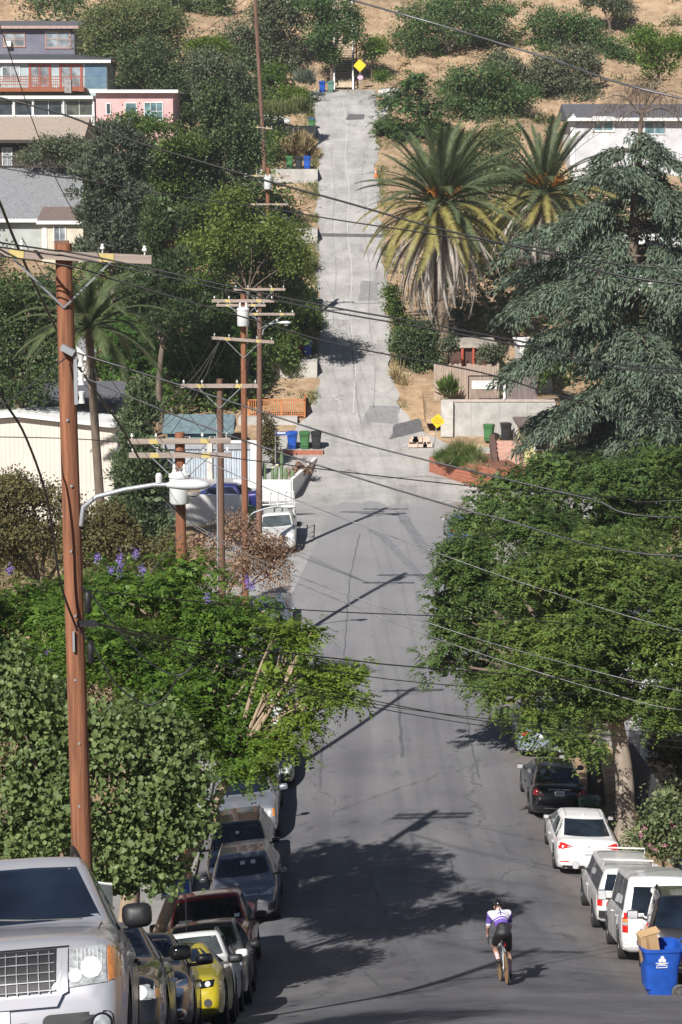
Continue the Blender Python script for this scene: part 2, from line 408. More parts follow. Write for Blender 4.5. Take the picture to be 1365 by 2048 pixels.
# repairs in the roadway
def patch_sheet(name, x0, x1, y0, y1, m, zf=zland, dz=.036, wob=.12):
    n = 7; ys = list(np.linspace(y0, y1, 9))
    def row(y):
        a = x0 + wob * math.sin(y * 2.1); c = x1 + wob * math.sin(y * 1.7 + 2)
        return [a + (c - a) * i / (n - 1) for i in range(n)]
    return tag(sheet(name, row, ys, zf, m, dz), kind='structure')
def px_patch(name, p0, p1, p2, p3, m):
    """four ground pixels, clockwise from the near left"""
    q = [GP(*p) for p in (p0, p1, p2, p3)]; n = 8; V = []
    for j in range(n + 1):
        for i in range(n + 1):
            u = i / n; v = j / n
            a = q[0].lerp(q[1], u); c = q[3].lerp(q[2], u); k = a.lerp(c, v)
            k.x += .06 * math.sin(k.y * 3); V.append((k.x, k.y, float(zland(k.x, k.y)) + .036))
    Q = [(j * (n + 1) + i, j * (n + 1) + i + 1, (j + 1) * (n + 1) + i + 1, (j + 1) * (n + 1) + i) for j in range(n) for i in range(n)]
    return tag(link(bpy.data.objects.new(name, npmesh(name, np.array(V), np.array(Q), m, True))), kind='structure')
def GP(px, py, zf=None):
    """where the line of sight through that photo pixel meets the land"""
    zf = zf or zland; r = ray(px, py); d0 = 3.0
    ds = np.arange(8, 330, .25); X = CAM.x + r.x / r.y * ds; Z = CAM.z + r.z / r.y * ds
    below = Z <= zf(X, ds)
    k = int(np.argmax(below)) if below.any() else len(ds) - 1
    d = ds[k]; return Vector((X[k], d, float(zf(X[k], d))))
px_patch('road_patch', (718, 605), (757, 605), (757, 565), (722, 565), M_GREYPATCH)
px_patch('road_patch', (728, 845), (795, 850), (800, 815), (738, 815), M_GREYPATCH)
px_patch('road_patch', (655, 640), (705, 642), (703, 600), (662, 600), mat('pale_patch', (.40, .39, .38), .9, var=.15))
px_patch('road_patch', (780, 880), (850, 862), (838, 838), (790, 850), M_TAR)
px_patch('dark_line', (636, 474), (768, 478), (768, 470), (640, 468), M_TAR)
px_patch('tar_stain', (692, 242), (730, 240), (728, 230), (696, 230), M_TAR)
px_patch('dark_line', (640, 612), (770, 610), (770, 607), (640, 609), M_GREYPATCH)
# long pale joint down the middle of the concrete
for (x0, y0, x1, y1, wd, m) in ((-.12, 140, -.02, 212, .05, mat('pale_joint', (.52, .51, .49), .9)), (-1.3, 150, -1.22, 196, .05, M_GREYPATCH), (1.2, 141, 1.32, 185, .05, M_GREYPATCH)):
    tag(sheet('road_joint', lambda y: [float(xc(y)) + x0 + (x1 - x0) * (y - y0) / (y1 - y0) + .12 * math.sin(y * .35) + o for o in (0, wd)], list(np.arange(y0, y1, .5)), zland, m, .036), kind='structure')

# driveways and pads cut into the bank on the left of the hill
M_PAD = concrete_mat('pad_concrete', (.40, .385, .365), (.55, .535, .51), .2, False)
def pad(name, y0, y1, xl, top, drop=2.6, xr=None):
    b = MB(); x1 = float(xc((y0 + y1) / 2)) - float(half(y0)) + .05 if xr is None else xr
    b.prism([(xl, y0), (x1, y0), (x1, y1), (xl, y1)], top - drop, top, 'z')
    return tag(b.build(name, M_PAD), kind='structure')
def zr(y): return float(prof(y))
pad('driveway', 186.5, 191.5, -9.5, zr(190.2)); pad('driveway', 199, 204.5, -10.5, zr(202.5)); pad('driveway', 172, 178, -8.5, zr(176) - .1)
pad('driveway', 156, 161, -7.5, zr(159)); pad('driveway', 146, 152.5, -8.0, zr(149.5)); pad('driveway', 138.2, 144, -6.5, zr(140.5) - .15)

tag(sheet('road_strip', lambda y: [float(xc(y)) - 5.95 + (1.6 + .25 * math.sin(y * .06) + 2.6 * (y - 92) / 30) * i / 5 for i in range(6)], list(np.arange(92, 122.6, .5)), zroad, mat('asphalt_pale', (.30, .295, .29), .85, var=.16, vs=.8, bmp=.3, bs=60), .034), kind='structure')

def ground_line(pts, wd=.07, m=None, zf=zroad, name='dark_line'):
    """a narrow strip laid along ground points seen in the photograph"""
    q = [GP(a, b, zf) for a, b in pts]; out = []
    for a, b in zip(q[:-1], q[1:]):
        n = max(4, int((b - a).length / .35))
        for i in range(n): out.append(a.lerp(b, i / n))
    out.append(q[-1]); V = []
    for i, p in enumerate(out):
        a = out[max(i - 1, 0)]; b = out[min(i + 1, len(out) - 1)]; t = Vector((b.x - a.x, b.y - a.y, 0)).normalized(); w_ = wd * (.7 + .5 * abs(math.sin(i * 1.7)))
        wob = .022 * math.sin(i * .9)
        for s_ in (-1, 1): x = p.x - t.y * (s_ * w_ / 2 + wob); y = p.y + t.x * (s_ * w_ / 2 + wob); V.append((x, y, float(zf(x, y)) + .0345))
    Q = [(2 * i, 2 * i + 1, 2 * i + 3, 2 * i + 2) for i in range(len(out) - 1)]
    return tag(link(bpy.data.objects.new(name, npmesh(name, np.array(V), np.array(Q), m or M_LINED, True))), kind='structure')
M_LINED = mat('line_dark', (.112, .112, .118), .75, var=.3, vs=5)
for pts, wd in (([(655, 1415), (645, 1500), (640, 1580)], .09), ([(735, 1740), (755, 1800), (790, 1870), (830, 1930), (880, 1985)], .10), ([(690, 1830), (705, 1900), (735, 1955), (790, 1992)], .09),
                ([(795, 1380), (800, 1440), (806, 1520)], .11), ([(720, 1070), (700, 1160), (690, 1300), (680, 1420)], .05),
                ([(900, 1720), (920, 1800), (950, 1850)], .07), ([(560, 1795), (640, 1790), (760, 1775), (900, 1770)], .05), ([(930, 1380), (940, 1480), (960, 1560)], .07), ([(870, 1890), (1000, 1880), (1150, 1884)], .05)):
    ground_line(pts, wd)  # narrow darker lines drawn on the lower road
for pts, wd in (([(700, 640), (705, 700), (712, 780), (722, 850)], .10), ([(640, 700), (690, 705), (760, 698)], .06), ([(650, 560), (690, 640), (700, 700)], .05), ([(730, 300), (722, 380), (735, 450)], .06), ([(650, 880), (720, 895), (800, 900), (860, 885)], .08), ([(690, 940), (760, 960), (850, 955), (960, 965)], .07)):
    ground_line(pts, wd, mat('crack_seal_pale', (.24, .235, .23), .85, var=.25), zland)
# rubber arcs left by turning cars on the crossing
for pts, wd in (([(875, 1130), (840, 1085), (815, 1050), (800, 1025)], .55), ([(865, 1180), (800, 1110), (765, 1075), (740, 1060)], .45)):
    ground_line(pts, wd, mat('rubber_mark', (.20, .20, .21), .8, var=.25), zroad, 'tyre_mark')
# ================================================================== vehicles
M_GLASS = glassmat('car_glass'); M_GLASSB = glassmat('car_glass_blue', (.009, .014, .024), .04, .38); M_GLASSG = glassmat('car_glass_clear', (.05, .06, .065))
M_TYRE = mat('tyre_rubber', (.022, .022, .023), .85, var=.3, vs=12)
M_RIM = mat('rim_alloy', (.42, .42, .43), .35, .8, var=.15); M_RIMD = mat('rim_dark', (.05, .05, .055), .4, .6)
M_BLACK = mat('black_plastic', (.018, .018, .02), .5, var=.3); M_BLACKG = mat('gloss_black', (.012, .012, .013), .15, var=.2)
M_CHROME = mat('chrome', (.78, .78, .80), .25, .55, var=.05)
M_LAMP = mat('lamp_lens', (.48, .50, .50), .08, .35, var=.45, vs=26, coat=1); M_REFL = mat('lamp_reflector', (.80, .82, .84), .12, .25, var=.25, vs=40, coat=1)
M_AMBER = mat('amber_lens', (.62, .23, .05), .15, var=.35, vs=40, coat=1); M_RED = mat('red_lens', (.55, .015, .012), .12, var=.25, vs=30, coat=1)
M_PLATE = mat('plate_white', (.72, .72, .70), .5, var=.08); M_PLATET = mat('plate_text', (.05, .07, .22), .6)
M_UNDER = mat('underbody', (.012, .012, .012), .9)
M_STICK = mat('paper_white', (.7, .74, .72), .7)

_wheels = {}
def wheel_meshes(r, wd, style):
    k = (round(r, 3), round(wd, 3), style)
    if k in _wheels: return _wheels[k]
    t = MB(); q = .68 * r if style != 'low' else .74 * r; h = wd / 2
    t.lathe([(q, -h * .8), (r * .93, -h), (r * .985, -h * .86), (r, -h * .6), (r, h * .6), (r * .985, h * .86), (r * .93, h), (q, h * .8)], 30, 'x')
    tm = t.mesh('tyre', M_TYRE, 40)
    b = MB(); o = h * .55
    b.lathe([(q * 1.01, -h * .75), (q * 1.01, h * .78), (q * .93, h * .82), (q * .90, o * .3), (0.0, o * .25)], 24, 'x')
    n = {'steel': 0, 'five': 5, 'low': 5, 'ten': 10}.get(style, 6)
    for i in range(n):
        a = 2 * PI * i / n; wdt = .16 * q if n > 6 else .30 * q
        rot = Matrix.Rotation(a, 3, 'X')
        c = rot @ Vector((h * .55, 0, q * .50)); b.box(c, (.05, wdt, q * .86), rot)
    b.lathe([(.24 * q, h * .3), (.24 * q, h * .72), (.15 * q, h * .8), (0, h * .82)], 12, 'x')
    rm = b.mesh('rim', M_RIMD if style == 'low' else M_RIM, 35)
    _wheels[k] = (tm, rm); return _wheels[k]

def loft(rows, L, dense=.06, smooth=2):
    """rows of (distance from the nose, half width, bottom, shoulder z, top z, half width of the top)"""
    rows = sorted(rows); S = np.array([r_[0] for r_ in rows])
    s = np.unique(np.concatenate([np.linspace(0, L, int(L / dense)), [0.0, .02, L - .02, L]]))
    A = np.stack([np.interp(s, S, [r_[k] for r_ in rows]) for k in range(1, 6)], 1)
    for _ in range(smooth):
        B = A.copy(); B[1:-1] = (A[:-2] + 2 * A[1:-1] + A[2:]) / 4; A = B
    V = []
    for si, (wd, c, zb, zt, tw) in zip(s, A):
        y = L / 2 - si; hh = zb - c
        hs = [(0, c), (.80 * wd, c), (.945 * wd, c + .05), (.985 * wd, c + .3 * hh), (wd, c + .58 * hh), (.995 * wd, c + .8 * hh), (.982 * wd, c + .92 * hh), (.955 * wd, zb)]
        x0, z0 = .945 * wd, zb + .012
        for t in (.12, .45, .78, .95):
            hs.append((x0 + (tw - x0) * t + .012 * math.sin(t * PI), z0 + (zt - z0) * t))
        hs += [(tw * .95, zt + .012), (tw * .8, zt + .024), (tw * .45, zt + .036), (0, zt + .04)]
        ring = hs + [(-x, z) for x, z in hs[-2:0:-1]]
        V.append([(x, y, z) for x, z in ring])
    n = len(V[0]); b = MB(); vs = [p for r_ in V for p in r_]; fs = []
    for j in range(len(V) - 1):
        for i in range(n):
            i2 = (i + 1) % n; fs.append((j * n + i, j * n + i2, (j + 1) * n + i2, (j + 1) * n + i))
    fs.append(tuple(range(n))); o = (len(V) - 1) * n; fs.append(tuple(o + k for k in range(n - 1, -1, -1)))
    b.add(vs, fs); return b

class Car:
    def __init__(s, name, label, cat, sp, paint, group):
        s.sp = sp; s.paint = paint
        s.root = empty(name, label=label, cat=cat, group=group)
        L, W, H = sp['L'], sp['W'], sp['H']; hw = W / 2; c = sp.get('clear', .2); bel = sp['belt']
        nz, bz, fs = sp['nose'], sp.get('bump', .58), sp.get('slant', .2)
        cw, rf, rr, rg = sp['cowl'], sp['roof_f'], sp['roof_r'], sp['rear_glass']      # distances from the nose
        cz = sp.get('cowl_z', bel + .06); dz = sp['deck']; rw = sp.get('roof_w', .74) * hw; hz = H - .04
        pl = sp.get('plan', .72)
        rows = [(0, pl * hw, c + .10, bz - .06, bz, (pl - .08) * hw), (.05, (pl + .12) * hw, c + .05, bz + .25 * (nz - bz), bz + .4 * (nz - bz), (pl + .02) * hw),
                (fs, .93 * hw, c + .02, nz - .07, nz - .02, .80 * hw), (fs + .22, .975 * hw, c, nz - .035, nz + .03, .82 * hw),
                (.5 * (fs + cw), hw, c, .5 * (nz + bel) - .02, .5 * (nz + cz) + .02, .84 * hw), (cw, hw, c, bel - .01, cz, .84 * hw),
                (rf, hw, c, bel, hz, rw), (.5 * (rf + rr), hw, c, bel, hz + .01, rw), (rr, hw, c, bel + sp.get('kick', .02), hz - sp.get('rdrop', .02), rw * .97),
                (rg, hw * .995, c, sp.get('belt_r', bel + .02), dz, sp.get('deck_w', .80) * hw)]
        rz = sp.get('tail', dz - .02)
        if L - .3 > rg + .1: rows.append((L - .28, .985 * hw, c, dz - .06, .5 * (dz + rz) + .01, .80 * hw))
        rows += [(L - sp.get('rslant', .08), .95 * hw, c + .03, rz - .06, rz, .78 * hw), (L - .03, .90 * hw, c + .07, .5 * (rz + bz), .55 * (rz + bz) + .02, .72 * hw), (L, .82 * hw, c + .12, bz - .05, bz, .68 * hw)]
        rows += sp.get('extra', [])
        s.L, s.W, s.H = L, W, H
        me = loft(rows, L, smooth=sp.get('smooth', 2)).mesh('body', [paint, M_UNDER])
        o = bpy.data.objects.new('body', me)
        r = sp['r']; cut = MB()
        s.ax = (L / 2 - sp['fo'], L / 2 - sp['fo'] - sp['wb'])
        for y in s.ax:
            for sd_ in (-1, 1):
                cut.lathe([(r + .055, -.17), (r + .055, .17)], 28, 'x', (sd_ * (hw - .07), y, r + .01))
        co = bpy.data.objects.new('cutter', cut.mesh('cutter', M_UNDER)); COL.objects.link(co); COL.objects.link(o)
        md = o.modifiers.new('b', 'BOOLEAN'); md.object = co; md.operation = 'DIFFERENCE'; md.solver = 'EXACT'
        dg = bpy.context.evaluated_depsgraph_get(); m2 = bpy.data.meshes.new_from_object(o.evaluated_get(dg)); o.modifiers.clear()
        if len(m2.polygons) > 100: o.data = m2
        bpy.data.objects.remove(co); o.data.name = 'body'; sharpen(o.data, 32); o.parent = s.root; s.body = o
        bm = bmesh.new(); bm.from_mesh(o.data); s.bvh = BVHTree.FromBMesh(bm); bm.free()
        # wheels
        tm, rm = wheel_meshes(r, sp.get('tw', .22), sp.get('wheel', 'five'))
        for y in s.ax:
            for sd_ in (-1, 1):
                we = empty('wheel'); we.parent = s.root; we.location = (sd_ * (hw - sp.get('tw', .22) / 2 - .015), y, r)
                we.rotation_euler = (random.random() * 2, 0, 0 if sd_ > 0 else PI)
                link(bpy.data.objects.new('tyre', tm), we); link(bpy.data.objects.new('rim', rm), we)
    def hit(s, a, b, axis):
        if axis == 'f': o, d = Vector((a, 9, b)), Vector((0, -1, 0))
        elif axis == 'r': o, d = Vector((a, -9, b)), Vector((0, 1, 0))
        elif axis == 'R': o, d = Vector((9, a, b)), Vector((-1, 0, 0))
        elif axis == 'L': o, d = Vector((-9, a, b)), Vector((1, 0, 0))
        else: o, d = Vector((a, b, 9)), Vector((0, 0, -1))
        h = s.bvh.ray_cast(o, d)
        if h[0] is None:
            h = s.bvh.find_nearest(o + d * 8); return h[0], d
        return h[0], d
    def patch(s, name, poly, axis, m, off=.006, parent=None, seg=5, rings=3, deep=.03):
        cx = sum(p[0] for p in poly) / len(poly); cz = sum(p[1] for p in poly) / len(poly)
        bd = []
        for i, p in enumerate(poly):
            q = poly[(i + 1) % len(poly)]
            for k in range(seg): bd.append((p[0] + (q[0] - p[0]) * k / seg, p[1] + (q[1] - p[1]) * k / seg))
        n = len(bd); vs = []; fs = []
        h, d = s.hit(cx, cz, axis); vs.append(h - d * off)
        for rg in range(1, rings + 1):
            t = rg / rings
            for p in bd:
                h, d = s.hit(cx + (p[0] - cx) * t, cz + (p[1] - cz) * t, axis); vs.append(h - d * off)
        for p in bd:
            h, d = s.hit(p[0], p[1], axis); vs.append(h + d * deep)
        for k in range(n): fs.append((0, 1 + k, 1 + (k + 1) % n))
        for rg in range(rings):
            a = 1 + rg * n; b2 = a + n
            for k in range(n): fs.append((a + k, b2 + k, b2 + (k + 1) % n, a + (k + 1) % n))
        return MB().add(vs, fs).build(name, m, parent or s.root, 40)
    def rect(s, name, x0, x1, z0, z1, axis, m, off=.006, parent=None, seg=4, rings=2, deep=.03, rnd=0):
        if rnd:
            poly = []
            for (cx, cz, a0) in ((x1 - rnd, z1 - rnd, 0), (x0 + rnd, z1 - rnd, 90), (x0 + rnd, z0 + rnd, 180), (x1 - rnd, z0 + rnd, 270)):
                for k in range(4): a = R(a0 + 30 * k); poly.append((cx + rnd * math.cos(a), cz + rnd * math.sin(a)))
            return s.patch(name, poly, axis, m, off, parent, 1 if seg < 5 else 2, rings, deep)
        return s.patch(name, [(x0, z0), (x1, z0), (x1, z1), (x0, z1)], axis, m, off, parent, seg, rings, deep)
    def disc(s, name, x, z, r, axis, m, off=.01, parent=None, sy=1.0, deep=.03):
        return s.patch(name, [(x + r * math.cos(2 * PI * k / 18), z + r * sy * math.sin(2 * PI * k / 18)) for k in range(18)], axis, m, off, parent, 1, 2, deep)
    def glass(s, m=None, rear=True, sides=True, m_side=None):
        sp = s.sp; m = m or M_GLASS; ms = m_side or m; hw = s.W / 2; L = s.L
        rw = sp.get('roof_w', .74) * hw; H = s.H; cz = sp.get('cowl_z', sp['belt'] + .06); bel = sp['belt']
        s.patch('windscreen', [(-.79 * hw, cz + .07), (-.4 * hw, cz + .055), (0, cz + .05), (.4 * hw, cz + .055), (.79 * hw, cz + .07), (rw * .93, H - .11), (rw * .4, H - .095), (-rw * .4, H - .095), (-rw * .93, H - .11)], 'f', m, .004, seg=4, rings=5)
        if rear:
            dz = sp['deck']; b_ = sp.get('rg_w', .76)
            s.patch('rear_window', [(-b_ * hw, dz + .04), (b_ * hw, dz + .04), (rw * .90, H - .085), (-rw * .90, H - .085)], 'r', m, .016, seg=8, rings=8)
        if sides:
            yf = L / 2 - sp['cowl']; yr = L / 2 - sp['rear_glass']; f0 = L / 2 - sp['roof_f']; r0 = L / 2 - sp['roof_r']
            zt = H - .13; zb = bel + .05
            def xf(z): return yf + (f0 - yf) * (z - cz) / (H - cz) - .14
            def xr(z): return yr + (r0 - yr) * (z - bel) / (H - bel) + .16
            cuts = sp.get('pillars', [.45])
            a0, a1, b0, b1 = xf(zb), xf(zt), xr(zb), xr(zt)
            edges = [0] + list(cuts) + [1]
            for ax in 'RL':
                for i in range(len(edges) - 1):
                    u0, u1 = edges[i], edges[i + 1]
                    lo0 = a0 + (b0 - a0) * u0 - (.035 if i else 0); lo1 = a0 + (b0 - a0) * u1 + (.035 if i < len(edges) - 2 else 0)
                    hi0 = a1 + (b1 - a1) * u0 - (.035 if i else 0); hi1 = a1 + (b1 - a1) * u1 + (.035 if i < len(edges) - 2 else 0)
                    if i: hi0 = min(hi0, lo0 + .02)
                    s.patch('side_window', [(lo0, zb), (lo1, zb), (hi1, zt), (hi0, zt)], ax, ms, .004, seg=4, rings=3)
    def doors(s, spans, z0=None, handle=None):
        sp = s.sp; z0 = z0 or sp.get('clear', .2) + .12; z1 = sp['belt'] - .025
        for ax in 'RL':
            for (a, b_) in spans:
                ya, yb = s.L / 2 - a, s.L / 2 - b_
                d = s.rect('door', yb + .006, ya - .006, z0, z1, ax, s.paint, .005, rings=3, seg=5, deep=.002)
                k = 1 if ax == 'R' else -1
                h, _ = s.hit(yb + .16, z1 - .13, ax)
                MB().box((h.x + k * .025, h.y, h.z), (.03, .20, .03)).build('handle', handle or s.paint, d)
    def mirrors(s, m, size=(.21, .13, .16), y=None, z=None, out=.02, rim=None):
        y = s.L / 2 - s.sp['cowl'] - .32 if y is None else y; z = s.sp['belt'] + .11 if z is None else z
        for k in (-1, 1):
            h, _ = s.hit(y, s.sp['belt'] + .05, 'R'); hx = h.x
            b = MB(); a, e, c = size; cx = k * (hx + out + a / 2 + .05)
            for i, (t, sc_) in enumerate(((-.5, .55), (-.38, .85), (-.1, 1), (.2, 1), (.4, .88), (.5, .6))):
                pass
            # rounded shell, lofted front to back
            rings = []
            for (t, q) in ((-.5, .90), (-.1, 1.0), (.25, .93), (.45, .68), (.52, .35)):
                ring = []
                for kk in range(16):
                    an = 2 * PI * kk / 16; cs, sn = math.cos(an), math.sin(an)
                    ex = abs(cs) ** .55 * (1 if cs >= 0 else -1); ez = abs(sn) ** .55 * (1 if sn >= 0 else -1)
                    ring.append((cx + ex * a / 2 * q, y + t * e, z + ez * c / 2 * q))
                rings.append(ring)
            vs = [p for r_ in rings for p in r_]; n = 16; fs = []
            for j in range(len(rings) - 1):
                for i in range(n): fs.append((j * n + i, j * n + (i + 1) % n, (j + 1) * n + (i + 1) % n, (j + 1) * n + i))
            fs.append(tuple(range(n))); fs.append(tuple((len(rings) - 1) * n + i for i in range(n)))
            b.add(vs, fs); mo = b.build('mirror', m, s.root, 40)
            MB().box((k * (hx + .03 + out / 2), y, z - c * .36), (.12 + out, .06, .045)).build('mirror_arm', rim or M_BLACK, mo)
            MB().box((cx, y - e * .505, z), (a * .8, .006, c * .76)).build('mirror_glass', M_CHROME, mo)
    def plate(s, axis, z, text='', x=0, m=None):
        p = s.rect('number_plate', x - .155, x + .155, z - .078, z + .078, axis, m or M_PLATE, .016, seg=2)
        if text:
            s.rect('plate_number', x - .115, x + .115, z - .03, z + .03, axis, mat('plate_print', (.38, .40, .46), .6, var=.5, vs=60), .019, p, 2)     # characters too small to read
        return p
    def rails(s, m, w_=.80, a=None, b=None, h=.05):
        sp = s.sp; rw = sp.get('roof_w', .74) * s.W / 2 * w_
        ya = s.L / 2 - (a or sp['roof_f'] + .15); yb = s.L / 2 - (b or sp['roof_r'] - .1)
        for k in (-1, 1):
            pts = []
            for i in range(9):
                t = i / 8; y = ya + (yb - ya) * t; hh, _ = s.hit(k * rw, y, 't')
                pts.append((k * rw, y, hh.z + (h if 0 < i < 8 else -.01)))
            MB().tube(pts, .018, 6).build('roof_rail', m, s.root, 50)
    def place(s, x, y, face, yaw=0.0, dz=.03):
        """x, y: middle of the car on the road; face -1 towards the viewer's side, +1 away"""
        hl = s.sp['wb'] / 2; hw = s.W / 2
        sgn = face
        f = Vector((x - .0093 * hl * sgn, y + hl * sgn, 0)); b = Vector((x + .0093 * hl * sgn, y - hl * sgn, 0))
        f.z = float(zroad(f.x, f.y)); b.z = float(zroad(b.x, b.y))
        l = Vector((x - hw * sgn, y, float(zroad(x - hw * sgn, y)))); r = Vector((x + hw * sgn, y, float(zroad(x + hw * sgn, y))))
        Y = (f - b).normalized(); X = (r - l).normalized(); X = (X - Y * X.dot(Y)).normalized(); Z = X.cross(Y)
        mtx = Matrix((X, Y, Z)).transposed().to_4x4() @ Matrix.Rotation(yaw, 4, 'Z')
        mid = (f + b) / 2
        mid.z = (f.z + b.z) / 2 + dz
        mtx.translation = mid; s.root.matrix_world = mtx; return s.root
    def place_at(s, loc, rotz, pitch=0):
        s.root.matrix_world = Matrix.Translation(loc) @ Matrix.Rotation(rotz, 4, 'Z') @ Matrix.Rotation(pitch, 4, 'X'); return s.root

GL = 'vehicles parked facing uphill along the left kerb'; GR = 'vehicles parked along the right kerb'
SEDAN = dict(L=4.7, W=1.83, H=1.44, belt=.90, nose=.72, bump=.52, slant=.3, cowl=1.25, cowl_z=.98, roof_f=2.05, roof_r=3.25, rear_glass=4.0, deck=1.04, tail=1.0, r=.33, fo=.92, wb=2.72, roof_w=.68, pillars=[.42, .86])
SUVS = dict(L=4.6, W=1.86, H=1.68, belt=1.02, nose=.95, bump=.6, slant=.18, cowl=1.12, cowl_z=1.12, roof_f=1.85, roof_r=3.9, rear_glass=4.45, deck=1.15, tail=1.05, r=.36, fo=.88, wb=2.75, roof_w=.70, clear=.24, pillars=[.34, .68], rdrop=.05)
TRUCK = dict(L=5.8, W=2.02, H=1.90, belt=1.20, nose=1.15, bump=.72, slant=.12, cowl=1.42, cowl_z=1.28, roof_f=2.02, roof_r=3.55, rear_glass=3.75, deck=1.28, tail=1.26, r=.40, fo=.98, wb=3.6, roof_w=.74, clear=.34, pillars=[.52], tw=.27, plan=.82)
def sp(base, **k):
    d = dict(base); d.update(k); return d

# ---------------------------------------------------------------- the silver sport utility at the top of the row
M_BARC = mat('bright_trim', (.40, .40, .42), .3, .6, var=.2, vs=8)
P_SILVER = carpaint('paint_champagne_silver', (.47, .47, .50), .35, .32)
c = Car('parked_suv', 'silver sport utility with chrome egg-crate grille and big black mirror, highest on the slope', 'suv',
        sp(SUVS, L=4.82, W=1.84, H=1.74, belt=1.08, nose=1.04, bump=.70, slant=.15, cowl=1.30, cowl_z=1.17, roof_f=2.02, roof_r=4.1, rear_glass=4.7, deck=1.15, wb=2.88, r=.38, plan=.80, roof_w=.65, tw=.25), P_SILVER, GL)
c.glass(M_GLASSB); c.doors([(1.62, 2.68), (2.70, 3.65)], handle=M_BLACK)
c.mirrors(M_BLACK, (.22, .16, .18), out=-.03, z=1.23)
c.patch('grille', [(-.40, .72), (.40, .72), (.46, .80), (.47, 1.0), (-.47, 1.0), (-.46, .80)], 'f', M_BLACK, .008)
c.patch('grille_surround', [(-.46, .63), (.46, .63), (.50, .70), (-.50, .70)], 'f', P_SILVER, .035, seg=8, rings=2)
for k in (-1, 1): c.patch('grille_surround', [(k * .47, .69), (k * .535, .72), (k * .545, .995), (k * .50, .995)], 'f', P_SILVER, .033, seg=4, rings=2)
for i in range(5):
    z = .735 + i * .058
    c.rect('grille_bar', -.455, .455, z - .0035, z + .0035, 'f', M_BARC, .02, seg=10, rings=1)
for i in range(13):
    x = -.42 + i * .07
    c.rect('grille_bar', x - .0035, x + .0035, .72, .985, 'f', M_BARC, .022, seg=4, rings=1)
em = c.patch('badge', [(.085 * math.cos(2 * PI * k / 24), .865 + .042 * math.sin(2 * PI * k / 24)) for k in range(24)], 'f', mat('badge_blue', (.03, .06, .22), .2, coat=1), .045, seg=1)
h_, _ = c.hit(0, .865, 'f'); text_mesh('badge_letters', 'Ford', .055, M_CHROME, em, (0, h_.y + .049, .865), (PI / 2, 0, PI), .002)
for k in (-1, 1):
    def q(pts): return [(k * a, b_) for a, b_ in pts]
    hl = c.patch('headlight', q([(.525, .74), (.785, .76), (.79, 1.0), (.66, 1.0), (.55, .985)]), 'f', M_LAMP, .012, seg=4)
    c.disc('reflector', k * .585, .815, .045, 'f', M_REFL, .02, hl); c.disc('reflector', k * .69, .86, .07, 'f', M_REFL, .018, hl)
    for i in range(7): c.rect('lens_rib', k * (.60 + .026 * i), k * (.605 + .026 * i), .80, .985, 'f', M_REFL, .017, hl, 2, 1)
    c.patch('turn_signal', q([(.797, .765), (.905, .80), (.895, .97), (.797, 1.0)]), 'f', M_AMBER, .012, seg=4)
    fr = c.rect('fog_recess', min(k * .36, k * .82), max(k * .36, k * .82), .44, .58, 'f', M_BLACK, .006, seg=5, rnd=.05)
    c.disc('fog_lamp', k * .74, .50, .055, 'f', M_LAMP, .03, fr); c.disc('fog_ring', k * .74, .50, .07, 'f', M_BLACKG, .02, fr)
c.rect('air_intake', -.30, .30, .40, .54, 'f', M_BLACK, .006, seg=5, rnd=.05)
for k in (-1, 1): c.rect('bonnet_seam', k * .735 - .004, k * .735 + .004, c.L / 2 - 1.28, c.L / 2 - .2, 't', M_BLACK, .002, seg=8, rings=1)
c.rect('bonnet_seam', -.55, .55, 1.004, 1.014, 'f', M_BLACK, .010, seg=8, rings=1)
c.rails(M_BLACK, .86, h=.085); c.plate('f', .62)
for k in (-.35, .25):
    h_, _ = c.hit(k, 1.25, 'f'); MB().tube([(k - .25, h_.y + .03, 1.225), (k + .1, h_.y + .02, 1.24), (k + .42, h_.y - .0, 1.27)], .009, 5).build('wiper', M_BLACK, c.root)
c.rect('rear_lamp', .74, .88, .8, 1.1, 'r', M_RED); c.rect('rear_lamp', -.88, -.74, .8, 1.1, 'r', M_RED)
c.place(-2.40, 13.0 + 2.4, -1, R(3.6))

def front_bits(c, lamps, lampmat, z0, z1, x0, x1, grille=None, gm=None):
    for k in (-1, 1):
        hl = c.patch('headlight', [(k * x0, z0 + .01), (k * x1, z0 + .02), (k * x1, z1), (k * x0, z1 - .02)], 'f', lampmat, .01, seg=4)
        for (x, z, r) in lamps: c.disc('reflector', k * x, z, r, 'f', M_REFL, .02, hl)
    if grille: c.patch('grille', grille, 'f', gm or M_BLACK, .01, seg=4)
def rear_generic(c, z0, z1, x0=.62, x1=.86):
    for k in (-1, 1): c.rect('tail_light', min(k * x0, k * x1), max(k * x0, k * x1), z0, z1, 'r', M_RED)

